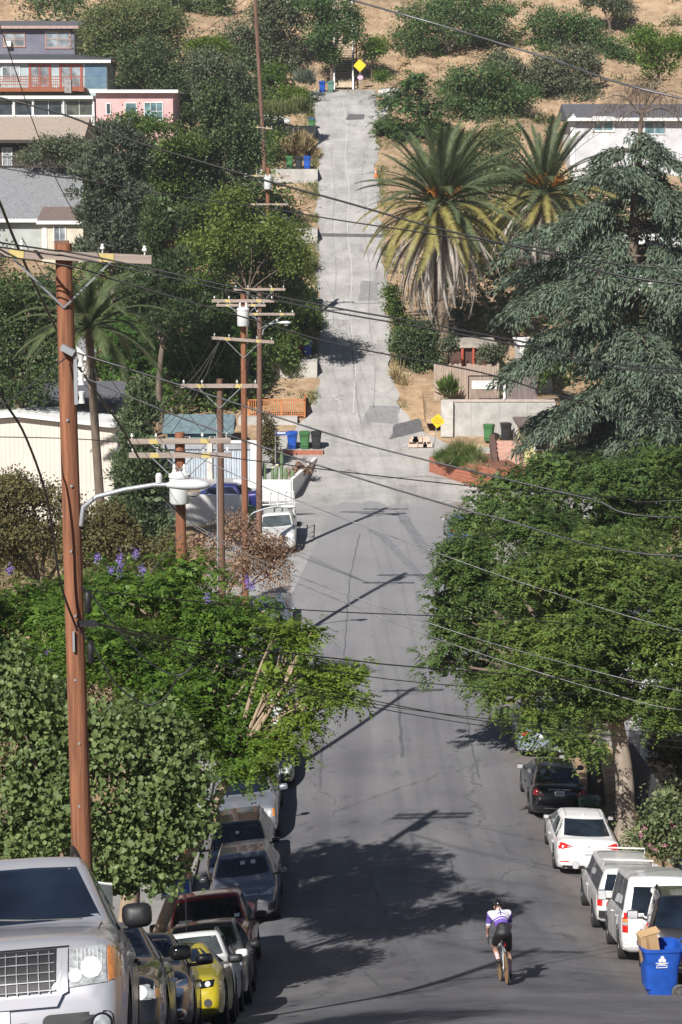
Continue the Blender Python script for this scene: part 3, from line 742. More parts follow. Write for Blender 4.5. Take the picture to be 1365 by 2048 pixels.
# black saloon
c = Car('parked_car', 'black saloon with round headlamps, squeezed behind the silver sport utility', 'car',
        sp(SEDAN, L=5.0, W=1.88, H=1.48, nose=.86, bump=.6, slant=.15, belt=.98, cowl=1.55, cowl_z=1.04, roof_f=2.2, roof_r=3.5, rear_glass=4.2, deck=1.1, wb=3.05, r=.36, plan=.80), carpaint('paint_black', (.012, .012, .013), .2, .25), GL)
c.glass(M_GLASSB); c.doors([(1.75, 2.85), (2.87, 3.8)], handle=M_CHROME); c.mirrors(M_BLACKG, (.24, .14, .16), out=.04)
front_bits(c, [(.70, .72, .07), (.56, .72, .05)], M_LAMP, .63, .80, .48, .84, [(-.40, .58), (.40, .58), (.42, .84), (-.42, .84)], M_CHROME)
for k in (-1, 1):
    c.rect('side_marker', min(k * .84, k * .90), max(k * .84, k * .90), .66, .75, 'f', M_AMBER)
    h_, _ = c.hit(k * .80, 1.3, 'f')
    c.rect('pillar_trim', k * .79 - .012, k * .79 + .012, 1.12, 1.13, 'f', M_CHROME)
c.rect('air_intake', -.6, .6, .32, .48, 'f', M_BLACK, rnd=.05); rear_generic(c, .75, .95); c.plate('f', .52)
c.place(-2.68, 19.7 + 2.5, -1, R(2.2))

# dark hatchback
c = Car('parked_car', 'dark charcoal hatchback with slanted headlamp and chrome fog ring', 'car',
        sp(SEDAN, L=4.4, W=1.80, H=1.47, nose=.74, belt=.93, cowl=1.12, cowl_z=1.0, roof_f=1.9, roof_r=3.4, rear_glass=4.1, deck=1.02, wb=2.65), carpaint('paint_charcoal', (.022, .022, .026), .4, .28), GL)
c.glass(M_GLASSB); c.doors([(1.45, 2.45), (2.47, 3.4)]); c.mirrors(carpaint('paint_mirror_grey', (.05, .045, .05), .3), (.24, .15, .15), out=.05)
for k in (-1, 1):
    hl = c.patch('headlight', [(k * .50, .62), (k * .72, .60), (k * .84, .70), (k * .82, .82), (k * .70, .80)], 'f', M_LAMP, .012, seg=4)
    c.disc('reflector', k * .70, .69, .055, 'f', M_REFL, .022, hl)
    fg = c.rect('fog_recess', min(k * .60, k * .80), max(k * .60, k * .80), .32, .46, 'f', M_CHROME, .012, rnd=.06)
    c.rect('fog_lamp', min(k * .63, k * .77), max(k * .63, k * .77), .345, .435, 'f', M_BLACKG, .02, fg, rnd=.04)
c.patch('grille', [(-.42, .52), (.42, .52), (.46, .66), (-.46, .66)], 'f', M_BLACK, .01); c.rect('air_intake', -.5, .5, .28, .42, 'f', M_BLACK, rnd=.05); rear_generic(c, .75, .95); c.plate('f', .50)
c.place(-2.74, 25.5 + 2.2, -1, R(1.5))

# yellow coupe
P_YEL = carpaint('paint_yellow', (.42, .34, .015), .0, .3)
c = Car('parked_car', 'bright yellow muscle coupe with black roof panel and black mirrors', 'car',
        sp(SEDAN, L=4.8, W=1.92, H=1.38, nose=.80, bump=.56, slant=.14, belt=.93, cowl=1.65, cowl_z=1.0, roof_f=2.4, roof_r=3.2, rear_glass=4.15, deck=1.0, wb=2.85, r=.36, fo=.95, plan=.80, roof_w=.62, pillars=[.72], wheel='low', tw=.27), P_YEL, GL)
c.glass(M_GLASSB); c.doors([(1.85, 3.15)]); c.mirrors(M_BLACK, (.25, .15, .14), out=.05)
c.rect('sunroof', -.34, .34, c.L / 2 - 3.0, c.L / 2 - 2.44, 't', M_BLACKG, .004, seg=4)
for k in (-1, 1):
    hl = c.patch('headlight', [(k * .48, .63), (k * .80, .655), (k * .83, .76), (k * .48, .745)], 'f', M_BLACKG, .012, seg=4)
    c.disc('reflector', k * .58, .69, .042, 'f', M_REFL, .024, hl); c.disc('reflector', k * .72, .70, .042, 'f', M_REFL, .024, hl)
    c.disc('fog_lamp', k * .70, .42, .062, 'f', M_BLACK, .012); c.rect('side_marker', min(k * .89, k * .93), max(k * .89, k * .93), .60, .64, 'f', M_AMBER, .01)
c.patch('grille', [(-.46, .60), (.46, .60), (.46, .74), (-.46, .74)], 'f', M_BLACK, .012); c.rect('air_intake', -.52, .52, .30, .48, 'f', M_BLACK, rnd=.05); rear_generic(c, .75, .9); c.plate('f', .53)
c.place(-2.66, 31.0 + 2.4, -1)

# white crossover
P_WHITE = carpaint('paint_white', (.74, .74, .73), 0, .35, .03)
c = Car('parked_car', 'white crossover with clear windscreen and white mirror, behind the yellow coupe', 'car',
        sp(SUVS, L=4.4, W=1.80, H=1.60, belt=1.0, nose=.88, cowl=1.1, cowl_z=1.08), P_WHITE, GL)
c.glass(M_GLASSG, m_side=M_GLASS); c.doors([(1.45, 2.45), (2.47, 3.35)]); c.mirrors(P_WHITE, (.23, .15, .16), out=.04); c.rails(mat('rail_grey', (.25, .26, .28), .4, .7), .9, h=.045)
front_bits(c, [(.68, .76, .05)], M_LAMP, .68, .84, .5, .84, [(-.46, .55), (.46, .55), (.48, .78), (-.48, .78)]); rear_generic(c, .9, 1.1); c.plate('f', .48)
c.place(-2.72, 36.6 + 2.2, -1)
# grey crossover
P_DGREY = carpaint('paint_dark_grey', (.10, .10, .105), .4, .3)
c = Car('parked_car', 'dark grey crossover half hidden between white crossover and red pickup', 'car', sp(SUVS, L=4.5, W=1.82, H=1.66), P_DGREY, GL)
c.glass(M_GLASSB); c.doors([(1.5, 2.5), (2.52, 3.4)]); c.mirrors(M_BLACK, (.22, .15, .15), out=.04)
front_bits(c, [(.68, .8, .05)], M_LAMP, .72, .90, .5, .86, [(-.46, .58), (.46, .58), (.48, .82), (-.48, .82)]); rear_generic(c, .9, 1.1); c.plate('f', .5)
c.place(-2.70, 41.6 + 2.25, -1)
# red pickup
P_REDP = carpaint('paint_dark_red', (.26, .008, .016), .25, .28)
def truck_bed(c, m):
    y0 = -c.L / 2 + .16; y1 = c.L / 2 - c.sp['rear_glass'] - .1; hw = c.W / 2
    c.rect('bed', -hw * .74, hw * .74, y0, y1, 't', m, .01, seg=3)
c = Car('pickup_truck', 'dark red full-size pickup with twin-lens chrome headlamps', 'pickup', sp(TRUCK), P_REDP, GL)
c.glass(M_GLASS); truck_bed(c, M_BLACK); c.doors([(1.75, 2.75), (2.77, 3.6)], handle=M_BLACK); c.mirrors(M_BLACK, (.30, .16, .20), out=.08)
front_bits(c, [(.66, .95, .07), (.82, .95, .06)], M_LAMP, .86, 1.06, .55, .93, [(-.50, .74), (.50, .74), (.50, 1.10), (-.50, 1.10)], M_CHROME)
for k in (-1, 1):
    c.rect('grille_mesh', min(k * .04, k * .46), max(k * .04, k * .46), .94, 1.06, 'f', M_BLACK, .02); c.rect('grille_mesh', min(k * .04, k * .46), max(k * .04, k * .46), .77, .89, 'f', M_BLACK, .02)
    c.rect('turn_signal', min(k * .88, k * .94), max(k * .88, k * .94), .88, 1.04, 'f', M_AMBER, .014)
    c.rect('bumper_corner', min(k * .35, k * .93), max(k * .35, k * .93), .50, .70, 'f', M_CHROME, .03, rnd=.06)
c.rect('bumper', -.36, .36, .50, .68, 'f', M_CHROME, .03); c.plate('f', .58)
c.rect('inspection_sticker', -.74, -.62, 1.37, 1.44, 'f', M_STICK, .01); c.rect('dash_paper', .35, .66, 1.37, 1.42, 'f', M_STICK, .01)
c.place(-2.90, 46.4 + 2.9, -1)
# grey electric crossover
P_MGREY = carpaint('paint_steel_grey', (.20, .21, .23), .45, .3)
c = Car('parked_car', 'steel grey smooth-fronted crossover in tree shade behind the red pickup', 'car', sp(SUVS, L=4.58, W=1.85, H=1.64, nose=.90, slant=.3, cowl=1.0, roof_f=1.85), P_MGREY, GL)
c.glass(M_GLASS); c.doors([(1.4, 2.4), (2.42, 3.4)]); c.mirrors(P_MGREY, (.23, .15, .14), out=.05); c.rails(mat('rail_alloy', (.55, .55, .56), .3, .9), .92, h=.03)
for k in (-1, 1):
    hl = c.patch('headlight', [(k * .40, .80), (k * .78, .78), (k * .86, .90), (k * .70, .90)], 'f', M_LAMP, .012, seg=4); c.disc('reflector', k * .70, .83, .035, 'f', M_REFL, .022, hl)
    c.patch('side_intake', [(k * .60, .40), (k * .80, .40), (k * .86, .60), (k * .66, .58)], 'f', M_BLACK, .01)
c.rect('light_bar', -.40, .40, .815, .84, 'f', M_CHROME, .012, seg=8); c.rect('air_intake', -.5, .5, .30, .44, 'f', M_BLACK, rnd=.05); c.disc('badge', 0, .83, .07, 'f', M_CHROME, .02); rear_generic(c, .9, 1.05)
for x in (-.30, -.02): c.rect('screen_sticker', x - .06, x + .06, 1.40, 1.47, 'f', M_STICK, .012)
c.place(-2.50, 55.2 + 2.3, -1)
# black sport utility
c = Car('parked_suv', 'black sport utility with roof rails in deep shade before the silver pickup', 'suv', sp(SUVS, L=4.65, W=1.88, H=1.70), carpaint('paint_blue_black', (.010, .012, .018), .2, .2), GL)
c.glass(M_GLASS); c.doors([(1.5, 2.5), (2.52, 3.5)]); c.mirrors(M_BLACKG, (.23, .15, .15), out=.04); c.rails(M_BLACK, .92, h=.06)
front_bits(c, [(.68, .8, .05)], M_LAMP, .74, .90, .5, .86, [(-.46, .58), (.46, .58), (.48, .82), (-.48, .82)]); rear_generic(c, .9, 1.1); c.rect('screen_sticker', -.05, .05, 1.44, 1.50, 'f', M_STICK, .012)
c.place(-2.80, 59.2 + 2.3, -1)
# silver pickup
P_SILV2 = carpaint('paint_cool_silver', (.33, .35, .38), .55, .3)
c = Car('pickup_truck', 'silver full-size pickup with split black grille and chrome bumper', 'pickup', sp(TRUCK, W=2.03), P_SILV2, GL)
c.glass(M_GLASSB); truck_bed(c, M_BLACK); c.doors([(1.75, 2.85), (2.87, 3.6)], handle=M_BLACK); c.mirrors(P_SILV2, (.28, .16, .20), out=.08)
for k in (-1, 1):
    hl = c.rect('headlight', min(k * .64, k * .93), max(k * .64, k * .93), .84, 1.10, 'f', M_LAMP, .012, seg=4); c.disc('reflector', k * .77, .99, .06, 'f', M_REFL, .022, hl); c.disc('reflector', k * .74, .90, .04, 'f', M_REFL, .022, hl)
    c.rect('turn_signal', min(k * .86, k * .93), max(k * .86, k * .93), .86, 1.08, 'f', M_AMBER, .016); c.rect('fog_lamp', min(k * .66, k * .8), max(k * .66, k * .8), .44, .52, 'f', M_LAMP, .02)
c.rect('grille', -.62, .62, 1.0, 1.12, 'f', M_BLACK, .012, seg=6); c.rect('grille', -.62, .62, .80, .92, 'f', M_BLACK, .012, seg=6); c.rect('grille_bar', -.64, .64, .925, .99, 'f', M_CHROME, .03, seg=8)
c.patch('badge', [(-.10, .94), (.10, .94), (.10, .975), (-.10, .975)], 'f', M_CHROME, .045); c.rect('bumper', -.94, .94, .54, .76, 'f', M_CHROME, .02, seg=12, rnd=.06); c.rect('bumper_slot', -.42, .42, .60, .66, 'f', M_BLACK, .03); c.plate('f', .47, 'print')
c.place(-2.85, 64.6 + 2.9, -1)
# dark saloon behind the silver pickup
c = Car('parked_car', 'glossy black saloon parked beyond the silver pickup', 'car', sp(SEDAN, L=4.7), carpaint('paint_black_blue', (.025, .028, .036), .4, .22), GL)
c.glass(M_GLASSB); c.doors([(1.5, 2.6), (2.62, 3.6)]); c.mirrors(P_DGREY); front_bits(c, [(.66, .66, .05)], M_LAMP, .58, .74, .48, .84, [(-.46, .42), (.46, .42), (.48, .62), (-.48, .62)]); rear_generic(c, .75, .95)
c.place(-2.42, 70.9 + 2.35, -1)
for (y, lab, pt, bs, nm) in ((79.0, 'white saloon glimpsed through the jacaranda twigs', P_WHITE, SEDAN, 'parked_car'), (85.6, 'mid grey saloon hidden by the jacaranda', P_MGREY, SEDAN, 'parked_car'),
                         (92.5, 'pale blue-grey saloon beside the dry brown tree', carpaint('paint_blue_grey', (.16, .19, .25), .4, .25), SEDAN, 'parked_car')):
    c = Car(nm, lab, 'car', sp(bs), pt, GL); c.glass(M_GLASSB); c.doors([(1.5, 2.6), (2.62, 3.6)]); c.mirrors(pt)
    front_bits(c, [(.66, .66, .05)], M_LAMP, .58, .74, .48, .84, [(-.46, .42), (.46, .42), (.48, .62), (-.48, .62)]); rear_generic(c, .75, .95); c.place(-2.95, y + 2.3, -1)
# white work truck with a ladder rack
P_OLDW = carpaint('paint_old_white', (.62, .62, .60), 0, .45, .06)
c = Car('work_truck', 'white work pickup carrying a white pipe ladder rack, by the white corner wall', 'pickup', sp(TRUCK, L=5.4, W=1.95, H=1.80, belt=1.1, cowl_z=1.18, nose=1.05, r=.37), P_OLDW, GL)
c.glass(M_GLASSG, m_side=M_GLASS); truck_bed(c, M_BLACK); c.doors([(1.75, 2.85)]); c.mirrors(M_BLACK, (.26, .14, .26), out=.06)
front_bits(c, [(.74, .86, .06)], M_LAMP, .78, .94, .58, .88, [(-.56, .76), (.56, .76), (.56, .96), (-.56, .96)]); c.rect('bumper', -.90, .90, .48, .66, 'f', M_CHROME, .03, rnd=.05)
rk = MB()
for x in (-.9, .9):
    for y in (.55, -.6, -2.3): rk.tube([(x, y, 1.0 if y < 0 else 1.7), (x, y, 2.25)], .03, 6)
    rk.tube([(x, 1.1, 2.25), (x, -2.45, 2.25)], .03, 6)
for y in (.55, -.6, -2.3): rk.tube([(-.9, y, 2.25), (.9, y, 2.25)], .03, 6)
for x in (-.5, -.1, .3): rk.tube([(x, .9, 2.31), (x, -2.4, 2.31)], .035, 6)
rk.build('ladder_rack', mat('white_pipe', (.7, .7, .69), .5), c.root, 40)
c.place(-3.2, 109.3 + 2.7, -1)

# ---------------------------------------------------------------- right-hand kerb, backs towards us
P_BLK2 = carpaint('paint_jet_black', (.010, .010, .011), .1, .2)
c = Car('parked_suv', 'black full-size sport utility behind the blue bin', 'suv',
        sp(SUVS, L=5.2, W=2.0, H=1.90, belt=1.12, nose=1.05, cowl=1.4, cowl_z=1.2, roof_f=2.0, roof_r=4.75, rear_glass=5.08, deck=1.18, tail=1.1, wb=3.3, r=.40, clear=.3, roof_w=.76, rslant=.06, rg_w=.84), P_BLK2, GR)
c.glass(M_GLASSB); c.doors([(1.7, 2.8), (2.82, 3.8)]); c.mirrors(M_BLACKG, (.26, .16, .2), out=.05); c.rails(M_BLACK, .88, h=.05)
for k in (-1, 1):
    t = c.patch('tail_light', [(k * .80, .82), (k * .95, .82), (k * .94, 1.22), (k * .82, 1.22)], 'r', M_RED, .02, seg=4); c.rect('reverse_lamp', min(k * .81, k * .95), max(k * .81, k * .95), 1.0, 1.07, 'r', M_LAMP, .03, t)
h_, d_ = c.hit(-.5, .92, 'r'); text_mesh('model_letters', 'SUBURBAN', .085, M_CHROME, c.root, (-.50, h_.y - .012, .88), (PI / 2, 0, 0), .004)
c.rect('bumper', -.95, .95, .46, .66, 'r', P_BLK2, .05, seg=10, rnd=.06); c.rect('bumper_step', -.8, .8, .665, .68, 'r', M_CHROME, .06, seg=6); c.plate('r', .98); c.patch('lower_valance', [(-.9, .33), (.9, .33), (.92, .44), (-.92, .44)], 'r', M_BLACK, .012)
c.place(7.48, 42.5 + 2.6, 1, R(-6))
# white delivery van
c = Car('parked_van', 'tall white compact van with black rear corner cladding', 'van',
        sp(SUVS, L=4.4, W=1.82, H=1.98, belt=1.12, nose=.95, cowl=.95, cowl_z=1.2, roof_f=1.75, roof_r=4.15, rear_glass=4.32, deck=1.18, tail=1.12, wb=2.75, r=.33, clear=.24, roof_w=.80, rslant=.05, rg_w=.78, rdrop=.03, pillars=[.36, .70], belt_r=1.12), P_WHITE, GR)
c.glass(M_GLASS, rear=False)
rw_ = c.patch('rear_window', [(-.70, 1.14), (.70, 1.14), (.62, 1.72), (-.62, 1.72)], 'r', M_GLASS, .006, seg=6, rings=4); c.rect('door_split', -.012, .012, .42, 1.86, 'r', M_BLACK, .004)
c.doors([(1.3, 2.3), (2.32, 3.35)]); c.mirrors(mat('mirror_plastic_grey', (.16, .17, .18), .5), (.22, .14, .26), out=.06)
for k in (-1, 1):
    t = c.rect('tail_light', min(k * .76, k * .88), max(k * .76, k * .88), .70, 1.14, 'r', M_RED, .02, seg=4); c.rect('reverse_lamp', min(k * .765, k * .875), max(k * .765, k * .875), .86, .93, 'r', M_LAMP, .03, t); c.rect('turn_signal', min(k * .765, k * .875), max(k * .765, k * .875), .935, 1.0, 'r', M_AMBER, .03, t)
h_, d_ = c.hit(-.3, 1.07, 'r'); text_mesh('model_letters', 'TRANSIT', .075, mat('letters_grey', (.25, .25, .26), .5), c.root, (-.35, h_.y - .008, 1.075), (PI / 2, 0, 0), .003)
c.rect('door_latch', -.12, -.02, .88, .96, 'r', M_BLACK, .012); c.rect('bumper', -.86, .86, .36, .54, 'r', P_WHITE, .04, seg=8, rnd=.05); c.plate('r', .72, x=-.3)
for y in c.ax:
    for ax in 'RL':
        c.patch('arch_cladding', [(y + (c.sp['r'] + .14) * math.cos(a), c.sp['r'] + (c.sp['r'] + .14) * math.sin(a)) for a in [PI * k / 10 for k in range(11)]] + [(y + (c.sp['r'] + .06) * math.cos(a), c.sp['r'] + (c.sp['r'] + .06) * math.sin(a)) for a in [PI * k / 10 for k in range(10, -1, -1)]], ax, mat('cladding_grey', (.09, .09, .095), .6), .02, seg=1, rings=1)
c.place(7.32, 47.5 + 2.2, 1, R(-2))
# white pickup with camper shell
c = Car('pickup_truck', 'older white compact pickup with white camper shell', 'pickup',
        sp(TRUCK, L=4.75, W=1.70, H=1.66, belt=1.02, nose=.92, cowl=1.15, cowl_z=1.08, roof_f=1.75, roof_r=4.55, rear_glass=4.68, deck=1.10, tail=1.06, bump=.66, wb=2.8, r=.34, clear=.34, roof_w=.76, tw=.22, fo=.85, rslant=.04, rg_w=.8, pillars=[.36, .42], rdrop=0, smooth=1), P_OLDW, GR)
c.glass(M_GLASS, rear=False); c.patch('rear_window', [(-.66, 1.13), (.66, 1.13), (.58, 1.52), (-.58, 1.52)], 'r', M_GLASS, .008, seg=6, rings=4)
c.doors([(1.4, 2.5)]); c.mirrors(M_CHROME, (.17, .06, .20), out=.14, y=1.15)
for k in (-1, 1):
    t = c.rect('tail_light', min(k * .70, k * .82), max(k * .70, k * .82), .76, 1.02, 'r', M_RED, .018, seg=4); c.rect('turn_signal', min(k * .705, k * .815), max(k * .705, k * .815), .92, 1.0, 'r', M_AMBER, .026, t)
h_, d_ = c.hit(0, .88, 'r'); text_mesh('tailgate_letters', 'TOYOTA', .155, mat('letters_dark', (.12, .12, .13), .5), c.root, (0, h_.y - .008, .86), (PI / 2, 0, 0), .003)
c.rect('shell_seam', -.76, .76, 1.075, 1.095, 'r', M_BLACK, .01, seg=6); c.rect('bumper', -.78, .78, .48, .64, 'r', M_BLACK, .08, seg=8); c.plate('r', .56)
for y in (.1, -1.7): MB().tube([(-.62, y, 1.66), (-.62, y, 1.80), (.62, y, 1.80), (.62, y, 1.66)], .02, 6).build('roof_bar', mat('white_bar', (.7, .7, .68), .5), c.root, 50)
c.place(7.22, 52.3 + 2.35, 1, R(-1.5))
# white saloon
c = Car('parked_car', 'white saloon with wedge tail lights and black rear window', 'car', sp(SEDAN, L=4.66, W=1.82, H=1.42, deck=1.04, tail=1.0, rear_glass=4.12, roof_r=2.95, rg_w=.72, rdrop=.03), P_WHITE, GR)
c.glass(M_GLASS, m_side=M_GLASSG); c.doors([(1.5, 2.6), (2.62, 3.6)]); c.mirrors(P_DGREY, (.17, .12, .12), out=-.02, rim=M_BLACK)
for k in (-1, 1):
    t = c.patch('tail_light', [(k * .44, .895), (k * .84, .80), (k * .87, .98), (k * .70, .985)], 'r', M_RED, .015, seg=4); c.rect('reverse_lamp', min(k * .50, k * .60), max(k * .50, k * .60), .875, .905, 'r', M_LAMP, .024, t)
    c.rect('reflector_strip', min(k * .55, k * .80), max(k * .55, k * .80), .46, .485, 'r', M_RED, .012)
c.rect('lower_valance', -.72, .72, .26, .36, 'r', M_BLACK, .02, seg=8); c.plate('r', .68, 'print'); c.disc('badge', 0, .92, .05, 'r', M_CHROME, .014); c.rect('boot_seam', -.45, .45, .775, .787, 'r', mat('seam_grey', (.2, .2, .2), .6), .006, seg=6)
c.rect('window_sticker', -.50, -.36, 1.12, 1.18, 'r', mat('sticker_red', (.5, .05, .06), .6), .008); c.rect('window_sticker', .40, .50, 1.10, 1.16, 'r', M_STICK, .008)
for k in (-1, 1): c.rect('roof_seam', k * .50 - .007, k * .50 + .007, c.L / 2 - 2.95, c.L / 2 - 2.15, 't', M_BLACK, .003, seg=6, rings=1)
h_, _ = c.hit(0, c.L / 2 - 2.9, 't'); MB().box((0, c.L / 2 - 2.9, h_.z + .03), (.025, .12, .07), taper=.5).build('roof_antenna', P_WHITE, c.root)
c.place(6.98, 59.6 + 2.33, 1, R(-1))
# black saloon
c = Car('parked_car', 'dark metallic grey saloon with red tail lights, parked beside the tree trunks', 'car', sp(SEDAN, L=4.55, W=1.76, H=1.43, deck=1.06, tail=1.03), carpaint('paint_graphite', (.026, .028, .034), .5, .25), GR)
c.glass(M_GLASS); c.doors([(1.5, 2.6), (2.62, 3.55)]); c.mirrors(P_DGREY)
for k in (-1, 1):
    t = c.patch('tail_light', [(k * .50, .82), (k * .80, .80), (k * .85, 1.02), (k * .76, 1.03), (k * .58, .92)], 'r', M_RED, .015, seg=4); c.patch('reverse_lamp', [(k * .56, .88), (k * .66, .88), (k * .66, .95), (k * .60, .93)], 'r', M_LAMP, .024, t)
c.plate('r', .88, 'print'); c.rect('boot_trim', -.36, .36, .985, 1.01, 'r', M_CHROME, .012, seg=6); c.rect('bumper_line', -.78, .78, .40, .42, 'r', M_CHROME, .01, seg=8)
c.place(6.75, 66.0 + 2.3, 1)
# silver-blue saloon
c = Car('parked_car', 'pale silver-blue saloon under hanging tree foliage', 'car', sp(SEDAN, L=4.8), carpaint('paint_ice_blue', (.36, .43, .52), .4, .3), GR)
c.glass(M_GLASSB); c.doors([(1.5, 2.6), (2.62, 3.6)]); c.mirrors(P_SILV2)
for k in (-1, 1): c.rect('tail_light', min(k * .56, k * .86), max(k * .56, k * .86), .82, .98, 'r', M_RED, .015, seg=4); c.disc('exhaust', k * .56, .30, .045, 'r', M_CHROME, .03)
c.plate('r', .86); c.rect('lower_valance', -.72, .72, .24, .34, 'r', M_BLACK, .02, seg=8)
c.place(7.0, 74.0 + 2.4, 1)
c = Car('parked_car', 'blue hatchback peeping out beyond the green street trees', 'car', sp(SEDAN, L=4.3), carpaint('paint_mid_blue', (.10, .16, .28), .3, .25), GR)
c.glass(M_GLASSB); c.doors([(1.5, 2.6)]); c.mirrors(P_DGREY); rear_generic(c, .8, .98); c.place(6.3, 110.5 + 2.2, 1)

# ---------------------------------------------------------------- cars on the hill
GD = 'cars in the driveways up the hill'
def far_car(name, label, base, paint, loc, rz, rear=False, cat='car'):
    c = Car(name, label, cat, sp(base), paint, GD); c.glass(M_GLASSB); c.mirrors(paint); c.doors([(1.5, 2.6), (2.62, 3.55)])
    front_bits(c, [], M_LAMP, .60, .76, .48, .84) if base is SEDAN else front_bits(c, [], M_LAMP, .86, 1.06, .55, .93)
    rear_generic(c, .8, 1.0); c.place_at(loc, rz); return c
far_car('parked_car', 'small white car standing sideways on a hillside driveway', SEDAN, P_WHITE, (-6.9, 201.7, zr(202.5) + .01), R(-90))
far_car('parked_car', 'dark blue car tucked under shrubs halfway up the hill', SEDAN, carpaint('paint_navy', (.02, .06, .22), .2, .3), (-6.2, 176.2, zr(176) - .09), R(-80))
far_car('pickup_truck', 'red pickup parked behind the orange timber deck', TRUCK, carpaint('paint_red', (.32, .03, .02), .0, .35), (-5.4, 150.8, zr(149.5) + .01), R(-110), cat='pickup')
far_car('parked_car', 'indigo blue car behind the corrugated fence', SEDAN, carpaint('paint_indigo', (.03, .035, .16), .2, .3), (-6.7, 121.2, float(zland(-6.7, 121.2)) + .03), R(88))
# ================================================================== trees and shrubs
M_BARK = mat('bark_grey_brown', (.15, .115, .085), .9, var=.4, vs=5, bmp=.8, bs=18, stretch=(1, 1, .25))
M_BARKP = mat('bark_pale', (.30, .25, .20), .9, var=.35, vs=4, bmp=.7, bs=16, stretch=(1, 1, .3))
M_BARKT = mat('bark_tan', (.36, .27, .19), .9, var=.3, vs=4, bmp=.5, bs=16, stretch=(1, 1, .3))
LM = {
 'bauhinia': leafmat('leaf_orchid_tree', (.035, .068, .018), (.20, .27, .095), .32, .5, (.30, .32, .12), patch=.6),
 'jaca': leafmat('leaf_jacaranda', (0.035, 0.080, 0.014), (0.152, 0.261, 0.038), .38, .5, (.17, .24, .03)),
 'jaca2': leafmat('leaf_jacaranda_young', (0.062, 0.112, 0.015), (0.213, 0.312, 0.044), .4, .5),
 'street': leafmat('leaf_street_tree', (.038, .078, .020), (.150, .220, .050), .34, .5, (.22, .26, .05), patch=.8),
 'streetd': leafmat('leaf_street_tree_deep', (.034, .072, .020), (.118, .185, .045), .32, .5, (.17, .22, .05), patch=.7),
 'olive': leafmat('leaf_olive_brown', (0.056, 0.057, 0.020), (0.169, 0.150, 0.056), .2, .6),
 'dry': leafmat('leaf_dry_brown', (.17, .10, .06), (.44, .31, .21), .3, .75, (.20, .21, .07)),
 'cypress': leafmat('leaf_cypress', (.050, .085, .040), (.165, .225, .105), .15, .6, patch=.3),
 'oak': leafmat('leaf_oak', (0.024, 0.051, 0.018), (0.093, 0.143, 0.045), .2, .5),
 'mid': leafmat('leaf_mid_green', (0.035, 0.077, 0.017), (0.140, 0.210, 0.045), .3, .5),
 'bright': leafmat('leaf_bright_green', (0.046, 0.104, 0.016), (0.163, 0.260, 0.039), .38, .5),
 'feather': leafmat('leaf_feathery', (0.028, 0.084, 0.017), (0.119, 0.231, 0.042), .4, .5),
 'bamboo': leafmat('leaf_yellow_green', (.065, .10, .020), (.20, .255, .055), .35, .5),
 'juniper': leafmat('leaf_juniper', (0.041, 0.061, 0.038), (0.142, 0.169, 0.105), .12, .7),
 'dark': leafmat('leaf_dark', (.030, .060, .026), (.105, .155, .058), .24, .5),
 'greyol': leafmat('leaf_grey_olive', (0.054, 0.074, 0.043), (0.162, 0.186, 0.102), .2, .6),
 'walnut': leafmat('leaf_hill_walnut', (0.036, 0.084, 0.028), (0.129, 0.210, 0.067), .3, .5),
 'pepper': leafmat('leaf_pepper', (0.069, 0.098, 0.034), (0.190, 0.230, 0.086), .3, .55),
 'cedar': leafmat('leaf_cedar', (.034, .060, .040), (.165, .215, .145), .12, .65, patch=.5),
 'dead': leafmat('leaf_dead', (.09, .065, .05), (.26, .20, .16), .1, .8),
 'oleander': leafmat('leaf_oleander', (0.060, 0.096, 0.036), (0.228, 0.264, 0.120), .25, .5),
 'straw': leafmat('leaf_straw', (0.200, 0.150, 0.070), (0.480, 0.380, 0.200), .2, .8),
 'grassy': leafmat('leaf_bunch_grass', (.06, .09, .03), (.24, .26, .10), .25, .6),
 'hedge': leafmat('leaf_hedge', (.05, .10, .010), (.17, .25, .03), .3, .5),
 'agave': leafmat('leaf_agave', (.06, .085, .06), (.17, .20, .15), .1, .5),
}
M_FLOWER = leafmat('petal_purple', (.20, .13, .48), (.40, .30, .72), .3, .6); M_PINK = leafmat('petal_pink', (.5, .16, .25), (.75, .4, .48), .3, .6)

def unit(v): return v / np.maximum(np.linalg.norm(v, axis=1, keepdims=True), 1e-9)
def leaf_mesh(name, pos, tang, nrm, ln, wd, m, bend=.18, hexa=False):
    """one leaf = a folded blade of two or four faces"""
    n = len(pos); tang = unit(tang); bi = unit(np.cross(tang, nrm)); up = np.cross(bi, tang)
    ln = np.broadcast_to(np.asarray(ln, float).reshape(-1, 1), (n, 1)); wd = np.broadcast_to(np.asarray(wd, float).reshape(-1, 1), (n, 1))
    if hexa:
        a = pos; b1 = pos + tang * ln * .35 + bi * wd * .5 + up * wd * bend; b2 = pos + tang * ln * .35 - bi * wd * .5 + up * wd * bend
        c1 = pos + tang * ln * .85 + bi * wd * .36 + up * wd * bend * .7; c2 = pos + tang * ln * .85 - bi * wd * .36 + up * wd * bend * .7; d = pos + tang * ln - up * ln * .06
        V = np.stack([a, b1, c1, d, c2, b2], 1).reshape(-1, 3); o = (np.arange(n) * 6)[:, None]
        Q = np.concatenate([o + np.array([[0, 1, 2, 3]]), o + np.array([[0, 3, 4, 5]])], 0)
    else:
        t = pos + tang * ln; mdl = pos + tang * ln * .45
        V = np.stack([pos, mdl + bi * wd * .5 + up * wd * bend, t, mdl - bi * wd * .5 + up * wd * bend], 1).reshape(-1, 3); o = (np.arange(n) * 4)[:, None]
        Q = o + np.array([[0, 1, 2, 3]])
    return npmesh(name, V, Q, m)
def rdir(n): return unit(RNG.normal(size=(n, 3)))
